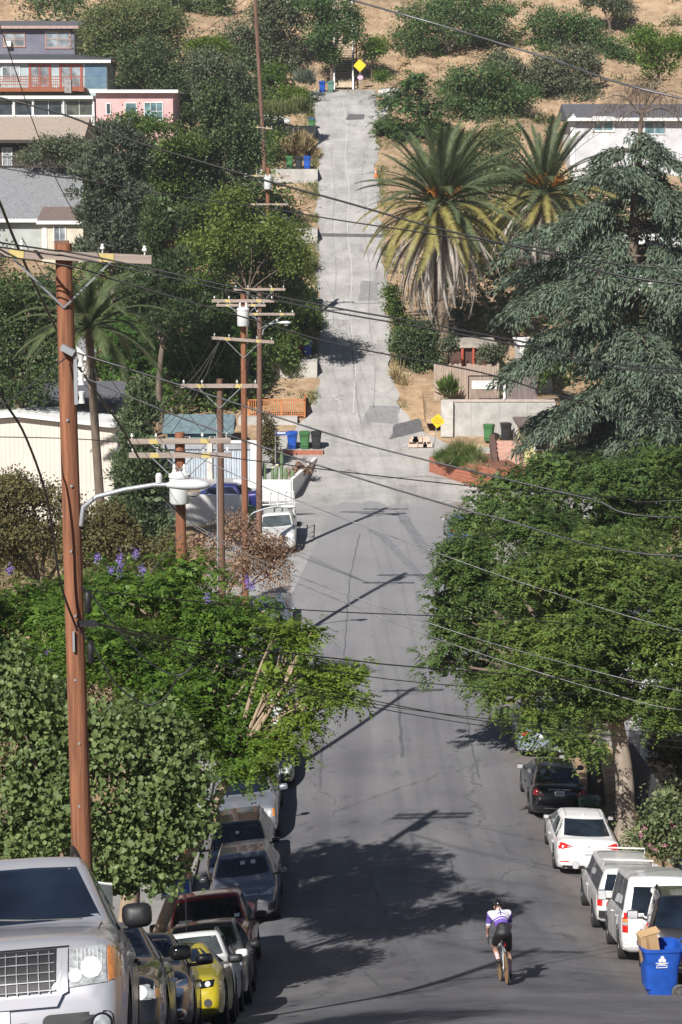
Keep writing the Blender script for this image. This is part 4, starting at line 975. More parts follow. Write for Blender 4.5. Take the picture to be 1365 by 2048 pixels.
def shell_points(lobes, n, shell=.62, flat=0.0):
    """points in the outer part of a cluster of lobes, with the outward direction; inside of other lobes is left empty"""
    C = np.array([l[0] for l in lobes], float); Rr = np.array([l[1] for l in lobes], float)
    wgt = (Rr[:, 0] * Rr[:, 2] + Rr[:, 1] * Rr[:, 2]); wgt = wgt / wgt.sum()
    m = int(n * 2.1) + 20
    k = RNG.choice(len(lobes), m, p=wgt); d = rdir(m)
    ph = RNG.uniform(0, 6.28, (len(lobes), 4))[k]
    lump = 1 + .16 * np.sin(d[:, 0] * 5 + ph[:, 0]) + .14 * np.sin(d[:, 1] * 6 + ph[:, 1]) + .14 * np.sin(d[:, 2] * 6 + ph[:, 2]) + .08 * np.sin((d[:, 0] + d[:, 2]) * 13 + ph[:, 3])
    rad = (shell + (1 - shell) * RNG.uniform(0, 1, m) ** .7) * lump
    p = C[k] + d * Rr[k] * rad[:, None]
    ins = np.zeros(m, bool)
    for i in range(len(lobes)):
        q = (((p - C[i]) / Rr[i]) ** 2).sum(1); ins |= (q < .42) & (k != i)
    low = (d[:, 2] < -.35) & (RNG.uniform(0, 1, m) < .55)
    gap = np.sin(p[:, 0] * 2.3 + 1.1 * np.sin(p[:, 2] * 1.9)) + np.sin(p[:, 1] * 2.1 + 2) + np.sin(p[:, 2] * 2.7 + 1.3 * np.sin(p[:, 0] * 1.7)) + RNG.normal(size=m) * .35 > 1.25
    keep = np.where(~(ins | low | gap))[0][:n]
    return p[keep], d[keep]
def with_core(lobes, n, ls, name, pos, tang, nrm, L, W, m, bend=.18):
    """outer leaves plus larger sprays deeper inside, so that the crown is not hollow"""
    C = np.array([l[0] for l in lobes], float); Rr = np.array([l[1] for l in lobes], float); k = max(n // 6, 10)
    w_ = Rr.prod(1) ** .67; i = RNG.choice(len(lobes), k, p=w_ / w_.sum()); d = rdir(k)
    p = C[i] + d * Rr[i] * (RNG.uniform(.05, .55, k) ** .6)[:, None]; S = ls * RNG.uniform(1.5, 2.5, k)
    pos = np.concatenate([pos, p]); tang = np.concatenate([tang, rdir(k) * np.array([1, 1, .5])]); nrm = np.concatenate([nrm, unit(d + rdir(k) * .7 + np.array([0, -.3, .4]))])
    L = np.concatenate([np.broadcast_to(L, (len(pos) - k,)), S]); W = np.concatenate([np.broadcast_to(W, (len(pos) - k,)), S * .75])
    return leaf_mesh(name, pos, tang, nrm, L, W, m, bend)
def crown_mesh(style, lobes, n, m, ls=.1, name='crown'):
    """style: simple, pinnate, needle, blade"""
    if style != 'blade': n = int(n * .9)
    if style == 'simple':
        per = 7; c, d = shell_points(lobes, max(n // per, 8)); k = len(c)
        pos = np.repeat(c, per, 0) + RNG.normal(size=(k * per, 3)) * ls * 1.7
        D = np.repeat(d, per, 0); tang = unit(RNG.normal(size=(k * per, 3)) * .9 + D * .7 + np.array([0, 0, -.25]))
        nrm = unit(RNG.normal(size=(k * per, 3)) * .55 + D * .6 + np.array([0, 0, .8]))
        L = ls * 1.35 * RNG.uniform(.7, 1.35, k * per); return with_core(lobes, n, ls * 1.2, name, pos, tang, nrm, L, L * .68, m)
    if style == 'pinnate':
        per = 10; c, d = shell_points(lobes, max(n // per, 8)); k = len(c); rl = ls * 3.6
        out = unit(d * np.array([1, 1, .35]) + RNG.normal(size=(k, 3)) * .45); t = np.linspace(.15, 1, per // 2)
        pos = []; tg = []; nm = []
        side = unit(np.cross(out, np.array([[0, 0, 1.0]]) + RNG.normal(size=(k, 3)) * .25))
        for tt in t:
            b = c + out * rl * tt + np.array([0, 0, -1]) * rl * .42 * tt * tt
            for s_ in (-1, 1):
                pos.append(b); tg.append(unit(side * s_ + out * .55 + np.array([0, 0, -.28]) + RNG.normal(size=(k, 3)) * .15)); nm.append(unit(np.array([0, 0, 1.0]) + d * .45 + RNG.normal(size=(k, 3)) * .22))
        pos = np.concatenate(pos); tg = np.concatenate(tg); nm = np.concatenate(nm)
        L = ls * 1.25 * RNG.uniform(.75, 1.25, len(pos)); return with_core(lobes, n, ls * 1.2, name, pos, tg, nm, L * 1.2, L * .56, m, .1)
    if style == 'needle':
        per = 8; c, d = shell_points(lobes, max(n // per, 8)); k = len(c)
        pos = np.repeat(c, per, 0) + RNG.normal(size=(k * per, 3)) * ls * .9; D = np.repeat(d, per, 0)
        tang = unit(D * .8 + RNG.normal(size=(k * per, 3)) * .45 + np.array([0, 0, .55])); nrm = unit(D + RNG.normal(size=(k * per, 3)) * .5)
        L = ls * 1.2 * RNG.uniform(.7, 1.5, k * per); return with_core(lobes, n, ls * 1.2, name, pos, tang, nrm, L * 1.5, L * .52, m)
    if style == 'blade':
        c, d = shell_points(lobes, n, .3); k = len(c)
        tang = unit(d * .55 + RNG.normal(size=(k, 3)) * .25 + np.array([0, 0, .9])); L = ls * RNG.uniform(.6, 1.4, k)
        return leaf_mesh(name, c, tang, rdir(k), L, L * .12, m)
def limb_path(a, b, sag=.12, n=6, wob=.06):
    a = Vector(a); b = Vector(b); ln = (b - a).length; pts = []
    o = Vector((random.uniform(-1, 1), random.uniform(-1, 1), 0)) * ln * wob
    for i in range(n + 1):
        t = i / n; p = a.lerp(b, t); p = p + o * math.sin(t * PI); p.z += sag * ln * math.sin(t * PI) * .5
        pts.append(p)
    return pts
def trunk_mesh(base, lobes, r, m, fork=None, twigs=3):
    b = MB(); base = Vector(base)
    cx = Vector(np.mean([l[0] for l in lobes], 0)); low = min(l[0][2] - l[1][2] for l in lobes)
    fork = Vector(fork) if fork is not None else Vector((base.x * .6 + cx.x * .4, base.y * .6 + cx.y * .4, base.z + max(.35, .75 * (low - base.z) + .12 * (cx.z - base.z))))
    pts = limb_path(base - Vector((0, 0, .3)), fork, 0, 6, .05)
    b.tube(pts, [r * 1.35, r * 1.12] + [r * (1 - .06 * i) for i in range(5)], 10)
    for l in lobes:
        c = Vector(l[0]); e = c + Vector((0, 0, -.15 * l[1][2])); q = limb_path(fork - Vector((0, 0, r * .3)), e, .15, 6, .10)
        rr = r * (.62 if len(lobes) < 4 else .48); b.tube(q, [rr * (1 - .13 * i) for i in range(7)], 7)
        for _ in range(twigs):
            k = random.randint(3, 6); d = Vector(rdir(1)[0]); d.z = abs(d.z) * .7
            t_ = c + Vector((d.x * l[1][0], d.y * l[1][1], d.z * l[1][2])) * random.uniform(.6, .92)
            b.tube(limb_path(q[k], t_, .1, 4, .1), [rr * .42, rr * .34, rr * .26, rr * .18, rr * .08], 5, cap=False)
    return b.mesh('trunk', m, 60)
def clumps(lobes, rmin=.75, k=8, rs=.5):
    """break big lobes into a heap of smaller clumps so that light and shade fall between them"""
    out = []
    for c, r in lobes:
        if min(r) < rmin: out.append((c, r)); continue
        out.append((c, tuple(q * .72 for q in r)))
        for i in range(k):
            z = random.uniform(-.55, 1); a = random.uniform(0, 6.283); q = math.sqrt(max(0, 1 - z * z)); f_ = random.uniform(.58, .82); s_ = random.uniform(.8, 1.2) * rs
            out.append(((c[0] + r[0] * q * math.cos(a) * f_, c[1] + r[1] * q * math.sin(a) * f_, c[2] + r[2] * z * f_), (r[0] * s_, r[1] * s_, r[2] * s_ * .85)))
    return out
def px_lobes(d, lst, deep=1.0):
    out = []
    for l in lst:
        px, py, rx, ry = l[:4]; dd = l[4] if len(l) > 4 else 0.0
        m = MP(py, d + dd); c = P(px, py, d + dd); out.append(((c.x, c.y, c.z), (rx * m, rx * m * deep, ry * m)))
    return out
TREES = {}
def plant(name, label, cat, d, lst, style, lm, n, ls, base=None, r=.14, bark=None, group=None, trunk=True, deep=1.0, twigs=3, fork=None, basepx=None):
    lobes = px_lobes(d, lst, deep); cx = np.mean([l[0] for l in lobes], 0)
    if base is None:
        bx = P(basepx, 1000, d).x if basepx is not None else float(cx[0])
        base = (bx, d, land(bx, d))
    root = empty(name, base, label=label, cat=cat, group=group); bv = np.array(base)
    lo = [((l[0][0] - bv[0], l[0][1] - bv[1], l[0][2] - bv[2]), l[1]) for l in lobes]
    link(bpy.data.objects.new('crown' if cat == 'tree' else 'foliage', crown_mesh(style, clumps(lo) if cat == 'tree' and style != 'blade' and name != 'cypress_tree' else lo, n, LM[lm], ls)), root)
    if trunk: link(bpy.data.objects.new('trunk' if cat == 'tree' else 'stem', trunk_mesh((0, 0, 0), lo, r, bark or M_BARK, None if fork is None else Vector(fork) - Vector(base), twigs)), root)
    TREES[label] = (root, lo); return root, lo
def blossoms(root, lo, pxs, d, m, n=90, sz=.05, spread=9):
    """upright flower heads, each a part of its tree"""
    b0 = root.location
    for (px, py, hpx) in pxs:
        c = P(px, py, d); mm = MP(py, d); k = int(n * hpx / 25)
        pos = np.array([c.x - b0.x, c.y - b0.y, c.z - b0.z]) + RNG.normal(size=(k, 3)) * np.array([spread * mm * .35, .12, hpx * mm * .28])
        tag(link(bpy.data.objects.new('flower_cluster', leaf_mesh('flower_cluster', pos, rdir(k), rdir(k), sz, sz * .8, m)), root), kind='stuff')

GLB = 'trees filling the left hillside'; GRS = 'street trees along the right kerb'; GH = 'trees scattered over the dry hillside'
# ---- near left: broad-leaved tree behind the tall pole; its largest leaves are pieces of their own
bl = [(60, 1440, 110, 95), (215, 1475, 125, 95), (315, 1555, 95, 90), (120, 1570, 130, 110), (345, 1640, 75, 75), (60, 1690, 110, 95), (205, 1660, 120, 100), (285, 1735, 75, 45), (15, 1350, 60, 70), (355, 1500, 55, 60), (-90, 1520, 120, 160), (330, 1745, 55, 42), (390, 1650, 45, 50), (250, 1770, 50, 36), (380, 1570, 50, 50), (180, 1760, 60, 45), (90, 1760, 60, 40)]
lobes = px_lobes(41.5, bl, .8); base = (-5.4, 42.0, land(-5.4, 42)); root = empty('orchid_tree', base, label='low broad-leaved tree with round pale green leaves behind the tall wooden pole', cat='tree')
lo = [((l[0][0] - base[0], l[0][1] - base[1], l[0][2] - base[2]), l[1]) for l in lobes]
per = 9; c_, d_ = shell_points(clumps(lo, .5, 9, .46), 2900, .5); k = len(c_)
pos = np.repeat(c_, per, 0) + RNG.normal(size=(k * per, 3)) * .15; D = np.repeat(d_, per, 0)
tang = unit(RNG.normal(size=(k * per, 3)) * .6 + D * .45 + np.array([0, 0, -.75])); nrm = unit(D * .9 + np.array([0, -.35, .6]) + RNG.normal(size=(k * per, 3)) * .35)
L = .095 * RNG.uniform(.45, 1.5, k * per)
ci = RNG.choice(len(lo), 5200); dc_ = rdir(5200); pc_ = np.array([lo[i][0] for i in ci]) + dc_ * np.array([lo[i][1] for i in ci]) * (RNG.uniform(.02, .34, 5200) ** .6)[:, None]
pos = np.concatenate([pos, pc_]); tang = np.concatenate([tang, rdir(5200)]); nrm = np.concatenate([nrm, unit(dc_ + np.array([0, -.6, .3]))]); L = np.concatenate([L, RNG.uniform(.10, .17, 5200)])
front = np.argsort(pos[:k * per, 1] - .15 * pos[:k * per, 0])[:900]; front = front[np.argsort(-L[front])[:280]]; mask = np.ones(len(pos), bool); mask[front] = False
tag(link(bpy.data.objects.new('crown', leaf_mesh('crown', pos[mask], tang[mask], nrm[mask], L[mask], L[mask] * .95, LM['bauhinia'], .14, True)), root), kind='stuff')
lm0 = leaf_mesh('leaf', np.zeros((1, 3)), np.array([[0, 1.0, 0]]), np.array([[0, 0, 1.0]]), .115, .115, LM['bauhinia'], .14, True)
for i in front:
    y = Vector(tang[i]); z = Vector(nrm[i]); x = y.cross(z).normalized(); z = x.cross(y); o = bpy.data.objects.new('leaf', lm0); COL.objects.link(o); o.parent = root
    mt = Matrix((x, y, z)).transposed().to_4x4(); mt = mt @ Matrix.Scale(float(L[i] / .115), 4); mt.translation = Vector(pos[i]); o.matrix_local = mt
link(bpy.data.objects.new('trunk', trunk_mesh((0, 0, 0), lo, .16, M_BARK, None, 4)), root)

# ---- jacarandas on the left pavement
r1, l1 = plant('jacaranda_tree', 'big jacaranda with purple flower heads on the left pavement', 'tree', 49.5,
    [(330, 1190, 130, 80, 1), (205, 1190, 110, 75, 2), (70, 1230, 120, 80, 1), (430, 1290, 115, 110), (300, 1320, 140, 95, -1), (160, 1310, 140, 90, -2), (440, 1420, 100, 100, -2), (500, 1380, 80, 80), (460, 1510, 85, 60, -3), (40, 1330, 90, 80), (540, 1290, 50, 45), (500, 1230, 60, 40, 2), (330, 1420, 110, 90, -3), (-60, 1260, 110, 100)],
    'pinnate', 'jaca', 66000, .078, (-5.3, 50.5, land(-5.3, 50.5)), .24, M_BARKT, twigs=4)
blossoms(r1, l1, [(240, 1125, 38), (222, 1142, 16), (285, 1140, 16), (272, 1108, 14), (495, 1165, 24), (505, 1172, 16), (415, 1195, 16), (20, 1140, 16), (195, 1115, 18), (95, 1305, 10), (270, 1370, 14)], 47.6, M_FLOWER, 90, .042)
plant('jacaranda_tree', 'sparse jacaranda limb-work leaning over the road with bare pale branches', 'tree', 46.5,
    [(590, 1280, 45, 35), (560, 1250, 40, 28), (640, 1380, 60, 38), (705, 1345, 45, 26), (690, 1390, 50, 24), (600, 1440, 50, 36), (545, 1350, 38, 40), (560, 1490, 70, 35), (500, 1535, 60, 32), (610, 1340, 40, 30), (620, 1265, 30, 24)],
    'pinnate', 'jaca2', 8200, .072, (-4.6, 47.0, land(-4.6, 47)), .14, M_BARKT, twigs=6, fork=P(470, 1530, 46.8))
# ---- middle left
plant('olive_bush', 'brownish olive bushy tree below the beige sided building', 'tree', 84, [(40, 1030, 90, 75), (140, 1080, 90, 60), (30, 980, 60, 40), (200, 1110, 60, 45), (-40, 1080, 90, 90), (110, 1010, 50, 35)], 'simple', 'olive', 24000, .085, r=.2)
plant('dry_tree', 'small tree with withered brown and russet leaves beside the white work truck', 'tree', 80, [(430, 1100, 50, 50), (510, 1110, 60, 55), (470, 1055, 45, 35), (545, 1145, 42, 36), (450, 1155, 55, 40), (560, 1095, 30, 30)], 'simple', 'dry', 11000, .058, (-4.9, 80.4, land(-4.9, 80.4)), .12, M_BARKT)
plant('dry_hedge', 'olive shrub between the cypress and the dry tree', 'shrub', 84, [(250, 1070, 50, 40), (330, 1110, 60, 40), (230, 1030, 40, 30)], 'simple', 'olive', 6500, .08, r=.08)
# column cypress
cyl = [(285 + 4 * math.sin(i * 2.1), 790 + i * 30, 18 + 36 * min(1, (i + 1) / 6.0), 32) for i in range(11)]
plant('cypress_tree', 'tall narrow dark cypress in front of the beige sided building', 'tree', 90, cyl, 'needle', 'cypress', 26000, .10, (P(285, 900, 90).x, 90, land(-8, 90)), .16, trunk=True, twigs=1)
plant('jacaranda_tree', 'feathery bright green tree behind the cypress and leaning pole', 'tree', 142, [(330, 720, 100, 75), (275, 665, 75, 55), (430, 740, 60, 55), (385, 655, 70, 50), (310, 800, 75, 40), (230, 740, 60, 60), (470, 700, 50, 50), (400, 800, 60, 40), (365, 830, 60, 36), (430, 845, 45, 28), (250, 800, 45, 40)], 'pinnate', 'feather', 24000, .125, r=.25, group=GLB)
plant('oak_tree', 'dark evergreen oak left of the drooping palm', 'tree', 114, [(40, 590, 80, 55), (65, 720, 85, 80), (5, 660, 70, 80), (30, 790, 70, 40), (90, 640, 55, 50), (-60, 700, 80, 120)], 'simple', 'oak', 22000, .11, r=.25, group=GLB)
plant('shade_tree', 'mid green spreading tree left of the stacked power poles', 'tree', 147, [(450, 520, 75, 60), (530, 560, 70, 65), (480, 640, 90, 65), (565, 660, 55, 55), (400, 600, 70, 60), (430, 690, 60, 45), (590, 580, 40, 45)], 'simple', 'mid', 26000, .12, r=.25, group=GLB)
plant('bamboo_clump', 'yellow-green bamboo-like clump above the mid green tree', 'tree', 142, [(560, 480, 55, 55), (440, 440, 45, 55), (500, 470, 60, 50), (590, 520, 35, 45), (410, 490, 60, 40), (470, 410, 35, 35)], 'simple', 'bamboo', 15000, .12, r=.1, group=GLB)
plant('pine_tree', 'dark conifer standing behind the drooping palm fronds', 'tree', 136, [(335, 540, 55, 70), (320, 460, 45, 60), (350, 620, 60, 60), (290, 590, 50, 60)], 'needle', 'dark', 15000, .13, r=.2, group=GLB)
plant('juniper_tree', 'grey-green ragged juniper beside the grey shingle roof', 'tree', 152, [(225, 280, 48, 42), (205, 340, 58, 50), (240, 380, 60, 50), (200, 430, 60, 50), (240, 470, 66, 45), (215, 500, 60, 40), (255, 310, 40, 40), (185, 390, 40, 40)], 'needle', 'juniper', 24000, .15, r=.25, group=GLB)
plant('broadleaf_tree', 'dark rounded tree right of the pink stucco house', 'tree', 168, [(400, 330, 75, 60), (455, 250, 55, 65), (465, 330, 45, 60), (420, 390, 75, 50), (430, 200, 35, 40), (490, 290, 35, 60), (360, 390, 60, 45)], 'simple', 'dark', 22000, .15, r=.25, group=GLB)
plant('broadleaf_tree', 'lighter green tree in front of the pink stucco house', 'tree', 166, [(300, 260, 60, 26), (260, 245, 45, 22), (350, 290, 60, 40), (310, 320, 60, 40), (340, 430, 70, 50), (310, 390, 50, 50)], 'simple', 'mid', 17000, .13, r=.18, group=GLB)
plant('broadleaf_tree', 'shrubby tree against the dark brown house', 'tree', 170, [(110, 300, 50, 26), (160, 310, 50, 30), (70, 315, 40, 18)], 'simple', 'greyol', 8000, .13, r=.12, group=GLB)
plant('olive_tree', 'grey-leaved olive tree beside the leaning hilltop pole', 'tree', 196, [(430, 145, 55, 38), (470, 170, 38, 50), (400, 120, 40, 30), (455, 215, 45, 40), (410, 180, 45, 40)], 'simple', 'greyol', 14000, .14, r=.2, group=GLB)
plant('broadleaf_tree', 'yellow-green tree behind the teal house', 'tree', 210, [(215, 60, 60, 50), (290, 45, 75, 45), (180, 90, 50, 40), (250, 110, 60, 40), (330, 80, 40, 50)], 'simple', 'pepper', 16000, .15, r=.25, group=GLB)
plant('broadleaf_tree', 'dark pointed tree between the pink house and the teal house', 'tree', 202, [(270, 150, 42, 50), (320, 140, 40, 55), (350, 170, 40, 50), (300, 110, 50, 40), (375, 210, 35, 40)], 'simple', 'dark', 14000, .14, r=.2, group=GLB)
plant('broadleaf_tree', 'dusty olive tree on the hill left of the wooden stairs', 'tree', 224, [(530, 60, 60, 60), (560, 110, 55, 40), (500, 100, 40, 50), (580, 30, 50, 40), (560, 5, 60, 40)], 'simple', 'greyol', 15000, .16, r=.22, group=GH)
plant('broadleaf_tree', 'dark green tree hanging over the wooden stairs', 'tree', 219, [(645, 60, 50, 50), (690, 45, 36, 40), (630, 15, 45, 30), (660, 110, 28, 30), (700, 75, 25, 25)], 'simple', 'walnut', 11000, .15, r=.2, group=GH)
plant('broadleaf_tree', 'dark shrub tree on the ridge above the purple house', 'tree', 240, [(90, 5, 60, 25), (150, 20, 40, 25), (340, 5, 70, 30), (420, 15, 50, 35)], 'simple', 'walnut', 8000, .17, r=.2, group=GH)
plant('hedge', 'clipped bright green hedge on the hill behind the olive tree', 'hedge', 206, [(395, 92, 30, 14), (430, 92, 30, 14)], 'simple', 'hedge', 5000, .12, trunk=False)
for (lab, d, lst, st, lm_, n, ls) in (
    ('rounded clipped shrub beside the top driveway', 209, [(575, 190, 28, 16), (600, 196, 22, 16)], 'simple', 'hedge', 4000, .11),
    ('grey-green low shrub below the blue bin at the top', 211, [(625, 196, 17, 17)], 'simple', 'agave', 2200, .11),
    ('yellowing bush near the stair foot', 212, [(553, 150, 28, 18)], 'simple', 'bright', 2500, .13),
    ('dry weedy bank under the white hillside car', 196, [(565, 225, 55, 14), (600, 215, 30, 14), (520, 222, 30, 14)], 'blade', 'grassy', 5000, .5),
    ('straw-coloured tall grass beside the three-bin driveway', 193.5, [(600, 300, 30, 26), (570, 310, 30, 22), (615, 320, 22, 16)], 'blade', 'straw', 5500, .7),
    ('green weedy shrub left of the straw grass', 194, [(550, 300, 28, 28), (530, 320, 24, 30)], 'simple', 'mid', 4000, .12),
    ('dark rounded shrub beside the dark blue car', 178.8, [(575, 440, 30, 26), (600, 450, 22, 20)], 'simple', 'dark', 4200, .12),
    ('yellow-green shrub overhanging the driveway bins', 165, [(565, 490, 36, 40), (605, 500, 24, 30), (590, 540, 30, 24)], 'simple', 'bamboo', 5500, .12),
    ('dark clipped shrub by the road below the middle driveway', 158, [(585, 575, 26, 26), (610, 600, 22, 26)], 'simple', 'dark', 4200, .11),
    ('green hedge bush bulging over the road edge', 154.5, [(615, 640, 26, 32), (585, 640, 30, 36), (630, 655, 20, 24)], 'simple', 'mid', 6000, .11),
    ('dense green bush between the poles and the cobalt bin', 146, [(560, 700, 40, 36), (530, 740, 30, 36), (580, 735, 20, 22)], 'simple', 'mid', 6000, .11),
    ('tangled dry hillside scrub below the top turnaround', 214, [(520, 175, 26, 22), (545, 205, 26, 12)], 'simple', 'pepper', 3500, .12)):
    plant('shrub', lab, 'shrub', d, lst, st, lm_, n, ls, trunk=False, group='shrubs along the left edge of the hill road')

# ---- right-hand street trees
plant('street_tree', 'large leafy street tree with pale leaning trunk beside the white saloon', 'tree', 63.0,
    [(1085, 1320, 120, 95), (1180, 1220, 125, 105), (1010, 1375, 80, 48, -1), (1085, 1440, 75, 48, -1.5), (1290, 1290, 110, 110), (1330, 1400, 90, 70), (1080, 1165, 100, 70, 1), (1215, 1120, 105, 70, 1), (1190, 1385, 90, 60), (1150, 1490, 55, 38, -2), (1390, 1250, 110, 120)],
    'pinnate', 'street', 70000, .092, (P(1250, 1665, 63).x, 63, land(8.2, 63) + .1), .30, M_BARKP, group=GRS, fork=P(1232, 1440, 63))
plant('street_tree', 'deep green street tree overhanging the road beyond the silver-blue saloon', 'tree', 73.0,
    [(905, 1255, 62, 80), (950, 1180, 85, 70), (885, 1325, 52, 36), (965, 1100, 75, 55), (1010, 1230, 85, 85), (955, 1345, 45, 42), (1080, 1080, 85, 60), (1040, 1300, 80, 60)],
    'pinnate', 'streetd', 42000, .10, (P(1205, 1600, 66).x, 67.5, land(8.3, 67.5) + .1), .26, M_BARK, group=GRS, fork=P(1170, 1420, 69))
plant('street_tree', 'far green street tree below the cedar', 'tree', 92.0,
    [(1050, 1000, 105, 60), (1175, 955, 120, 60), (1290, 990, 110, 75), (1110, 925, 70, 30), (1335, 925, 70, 45), (955, 1045, 60, 42), (1240, 1060, 120, 70), (1080, 1060, 100, 60), (1400, 1020, 90, 100)],
    'pinnate', 'streetd', 42000, .115, (P(1110, 1200, 92).x, 92, land(9.5, 92) + .1), .25, M_BARK, group=GRS)
rt, lt = plant('oleander_bush', 'oleander bush dotted with pink flowers on the right verge', 'shrub', 57, [(1335, 1640, 52, 48), (1290, 1685, 34, 26), (1345, 1590, 40, 18), (1400, 1660, 60, 60), (1330, 1700, 40, 22), (1270, 1665, 20, 14)], 'simple', 'oleander', 3600, .08, r=.06, bark=M_BARKT)
blossoms(rt, lt, [(1282, 1670, 9), (1300, 1692, 7), (1330, 1690, 8), (1345, 1650, 7), (1310, 1700, 7), (1290, 1655, 5)], 56.2, M_PINK, 60, .05, 8)
plant('shrub', 'leafy hedge shrub against the far right house wall', 'shrub', 69, [(1340, 1500, 40, 40), (1390, 1540, 60, 60)], 'simple', 'olive', 3500, .09, trunk=False)
# dry leaves lying by the trunk
# ---- right slope
plant('shrub', 'dark green bush at the foot of the big date palm', 'shrub', 147.5, [(835, 690, 38, 40), (855, 730, 30, 34), (805, 690, 22, 30), (860, 670, 24, 30)], 'simple', 'dark', 7000, .12, trunk=False)
plant('shrub', 'olive shrub crowding the red-posted shelter', 'shrub', 141.5, [(985, 712, 24, 20), (1015, 742, 22, 18), (900, 690, 14, 16)], 'simple', 'greyol', 4200, .11, trunk=False)
plant('shrub', 'green shrub between the shed and the cedar', 'shrub', 140.5, [(1075, 715, 26, 30), (1110, 740, 34, 26), (1060, 765, 18, 14)], 'simple', 'mid', 5200, .11, trunk=False)
plant('shrub', 'ivy-like bush trailing beside the hill road under the palm skirt', 'shrub', 151, [(795, 620, 22, 30), (815, 650, 24, 22), (782, 590, 14, 22)], 'simple', 'mid', 3600, .11, trunk=False)
plant('shrub', 'dry weeds along the right road edge', 'shrub', 145, [(800, 750, 16, 18), (812, 770, 16, 10)], 'blade', 'straw', 900, .5, trunk=False)
plant('broadleaf_tree', 'dense bright green tree above the twin palms', 'tree', 206, [(960, 165, 68.4, 48.8), (1000, 205, 64.9, 51.2), (930, 205, 59, 48.8), (980, 235, 59, 39), (910, 170, 35.4, 36.6), (1030, 190, 42.5, 43.9)], 'simple', 'walnut', 17000, .15, r=.22, group=GH)
plant('broadleaf_tree', 'blue-green tree with drooping sprays beside the hill road', 'tree', 199, [(835, 165, 40.1, 24.4), (825, 215, 59, 46.4), (785, 255, 37.8, 29.3), (865, 255, 47.2, 43.9), (800, 290, 35.4, 26.8), (840, 300, 54.3, 31.7)], 'pinnate', 'walnut', 15000, .16, r=.18, group=GH)
plant('pepper_tree', 'soft pale green pepper tree behind the palm crowns', 'tree', 188, [(950, 300, 53.1, 43.9), (1000, 285, 47.2, 43.9), (905, 310, 42.5, 34.2), (970, 340, 64.9, 36.6), (860, 330, 47.2, 29.3)], 'simple', 'pepper', 12000, .13, r=.15, group=GH)
plant('broadleaf_tree', 'big spreading hill tree with twin pale trunks', 'tree', 229, [(870, 40, 70.8, 43.9), (930, 60, 82.6, 41.5), (830, 85, 54.3, 31.7), (985, 30, 59, 36.6), (910, 15, 70.8, 34.2), (850, 115, 40.1, 22)], 'simple', 'walnut', 17000, .16, r=.24, bark=M_BARKP, group=GH)
plant('broadleaf_tree', 'olive hill tree above the grey clapboard house', 'tree', 214, [(1125, 140, 61.4, 53.7), (1150, 185, 54.3, 41.5), (1095, 175, 42.5, 41.5), (1175, 130, 35.4, 36.6)], 'simple', 'greyol', 12000, .15, r=.2, group=GH)
plant('broadleaf_tree', 'green thicket tree higher on the dry slope', 'tree', 228, [(1110, 50, 51.9, 36.6), (1160, 70, 51.9, 41.5), (1090, 90, 42.5, 29.3), (1210, 95, 35.4, 29.3), (1240, 120, 42.5, 29.3)], 'simple', 'walnut', 12000, .16, r=.2, group=GH)
plant('broadleaf_tree', 'lone small tree near the hilltop right of the thicket', 'tree', 236, [(1240, 15, 37.8, 31.7), (1200, 0, 30.7, 22)], 'simple', 'greyol', 5000, .16, r=.16, group=GH)
plant('broadleaf_tree', 'young green tree behind the house roof', 'tree', 216, [(1295, 85, 42.5, 34.2), (1310, 120, 37.8, 34.2), (1350, 105, 30.7, 43.9)], 'simple', 'bright', 7000, .15, r=.16, group=GH)
plant('broadleaf_tree', 'spindly sapling right of the yellow diamond sign at the top', 'tree', 221, [(742, 90, 26, 17.1), (755, 105, 26, 19.5), (735, 110, 16.5, 12.2)], 'simple', 'bright', 2200, .15, r=.08, group=GH)
plant('shrub', 'small scrub bush on the bare hillside', 'shrub', 216, [(765, 155, 16.5, 12.2)], 'simple', 'bright', 800, .13, trunk=False)
plant('broadleaf_tree', 'airy olive tree on the slope above the bright green tree', 'tree', 214, [(1010, 125, 47.2, 24.4), (1050, 150, 30.7, 24.4), (1070, 180, 26, 26.8)], 'simple', 'greyol', 4500, .15, r=.1, group=GH)
# undergrowth that reads as one mass between the trees
HR_ = [(0, 60, 145, 120), (0, 125, 230, 190), (0, 185, 350, 252), (0, 245, 150, 335), (0, 330, 170, 510), (0, 832, 240, 985), (330, 820, 520, 1045), (295, 440, 352, 505), (1140, 190, 1365, 300), (1040, 690, 1105, 745), (868, 700, 1080, 885), (840, 880, 1060, 1000)]
def toward(p):
    v = Vector(p) - CAM; zc = v.dot(_fw); return 682.5 + F * v.x / zc, 1024 - F * v.dot(_up) / zc
def undergrowth(name, label, xr, yr, n, hs, lm_, leaves, ls):
    lo_ = []
    while len(lo_) < n:
        x = random.uniform(*xr); y = random.uniform(*yr); e = abs(x - float(xc(y))) - float(half(y)); hgt = random.uniform(*hs)
        if e < (2.6 if y < 117 else 1.6) + hgt * .6: continue
        z = land(x, y); px, py = toward((x, y, z + hgt)); mm = hgt * 14
        if any(a - mm < px < c + mm and b - mm < py < d_ + mm for a, b, c, d_ in HR_): continue
        lo_.append(((x, y, z + hgt * .45), (hgt * random.uniform(.8, 1.4), hgt, hgt * .75)))
    o = link(bpy.data.objects.new(name, crown_mesh('simple', lo_, leaves, LM[lm_], ls, name))); tag(o, label, 'undergrowth', kind='stuff'); return o
undergrowth('hillside_undergrowth', 'mixed green undergrowth covering the left hillside between the houses', (-34, -5.5), (137, 212), 190, (.9, 2.3), 'mid', 46000, .2)
undergrowth('hillside_undergrowth', 'darker shrub cover among the left hillside trees', (-34, -6), (137, 232), 130, (1.2, 3.0), 'dark', 36000, .22)
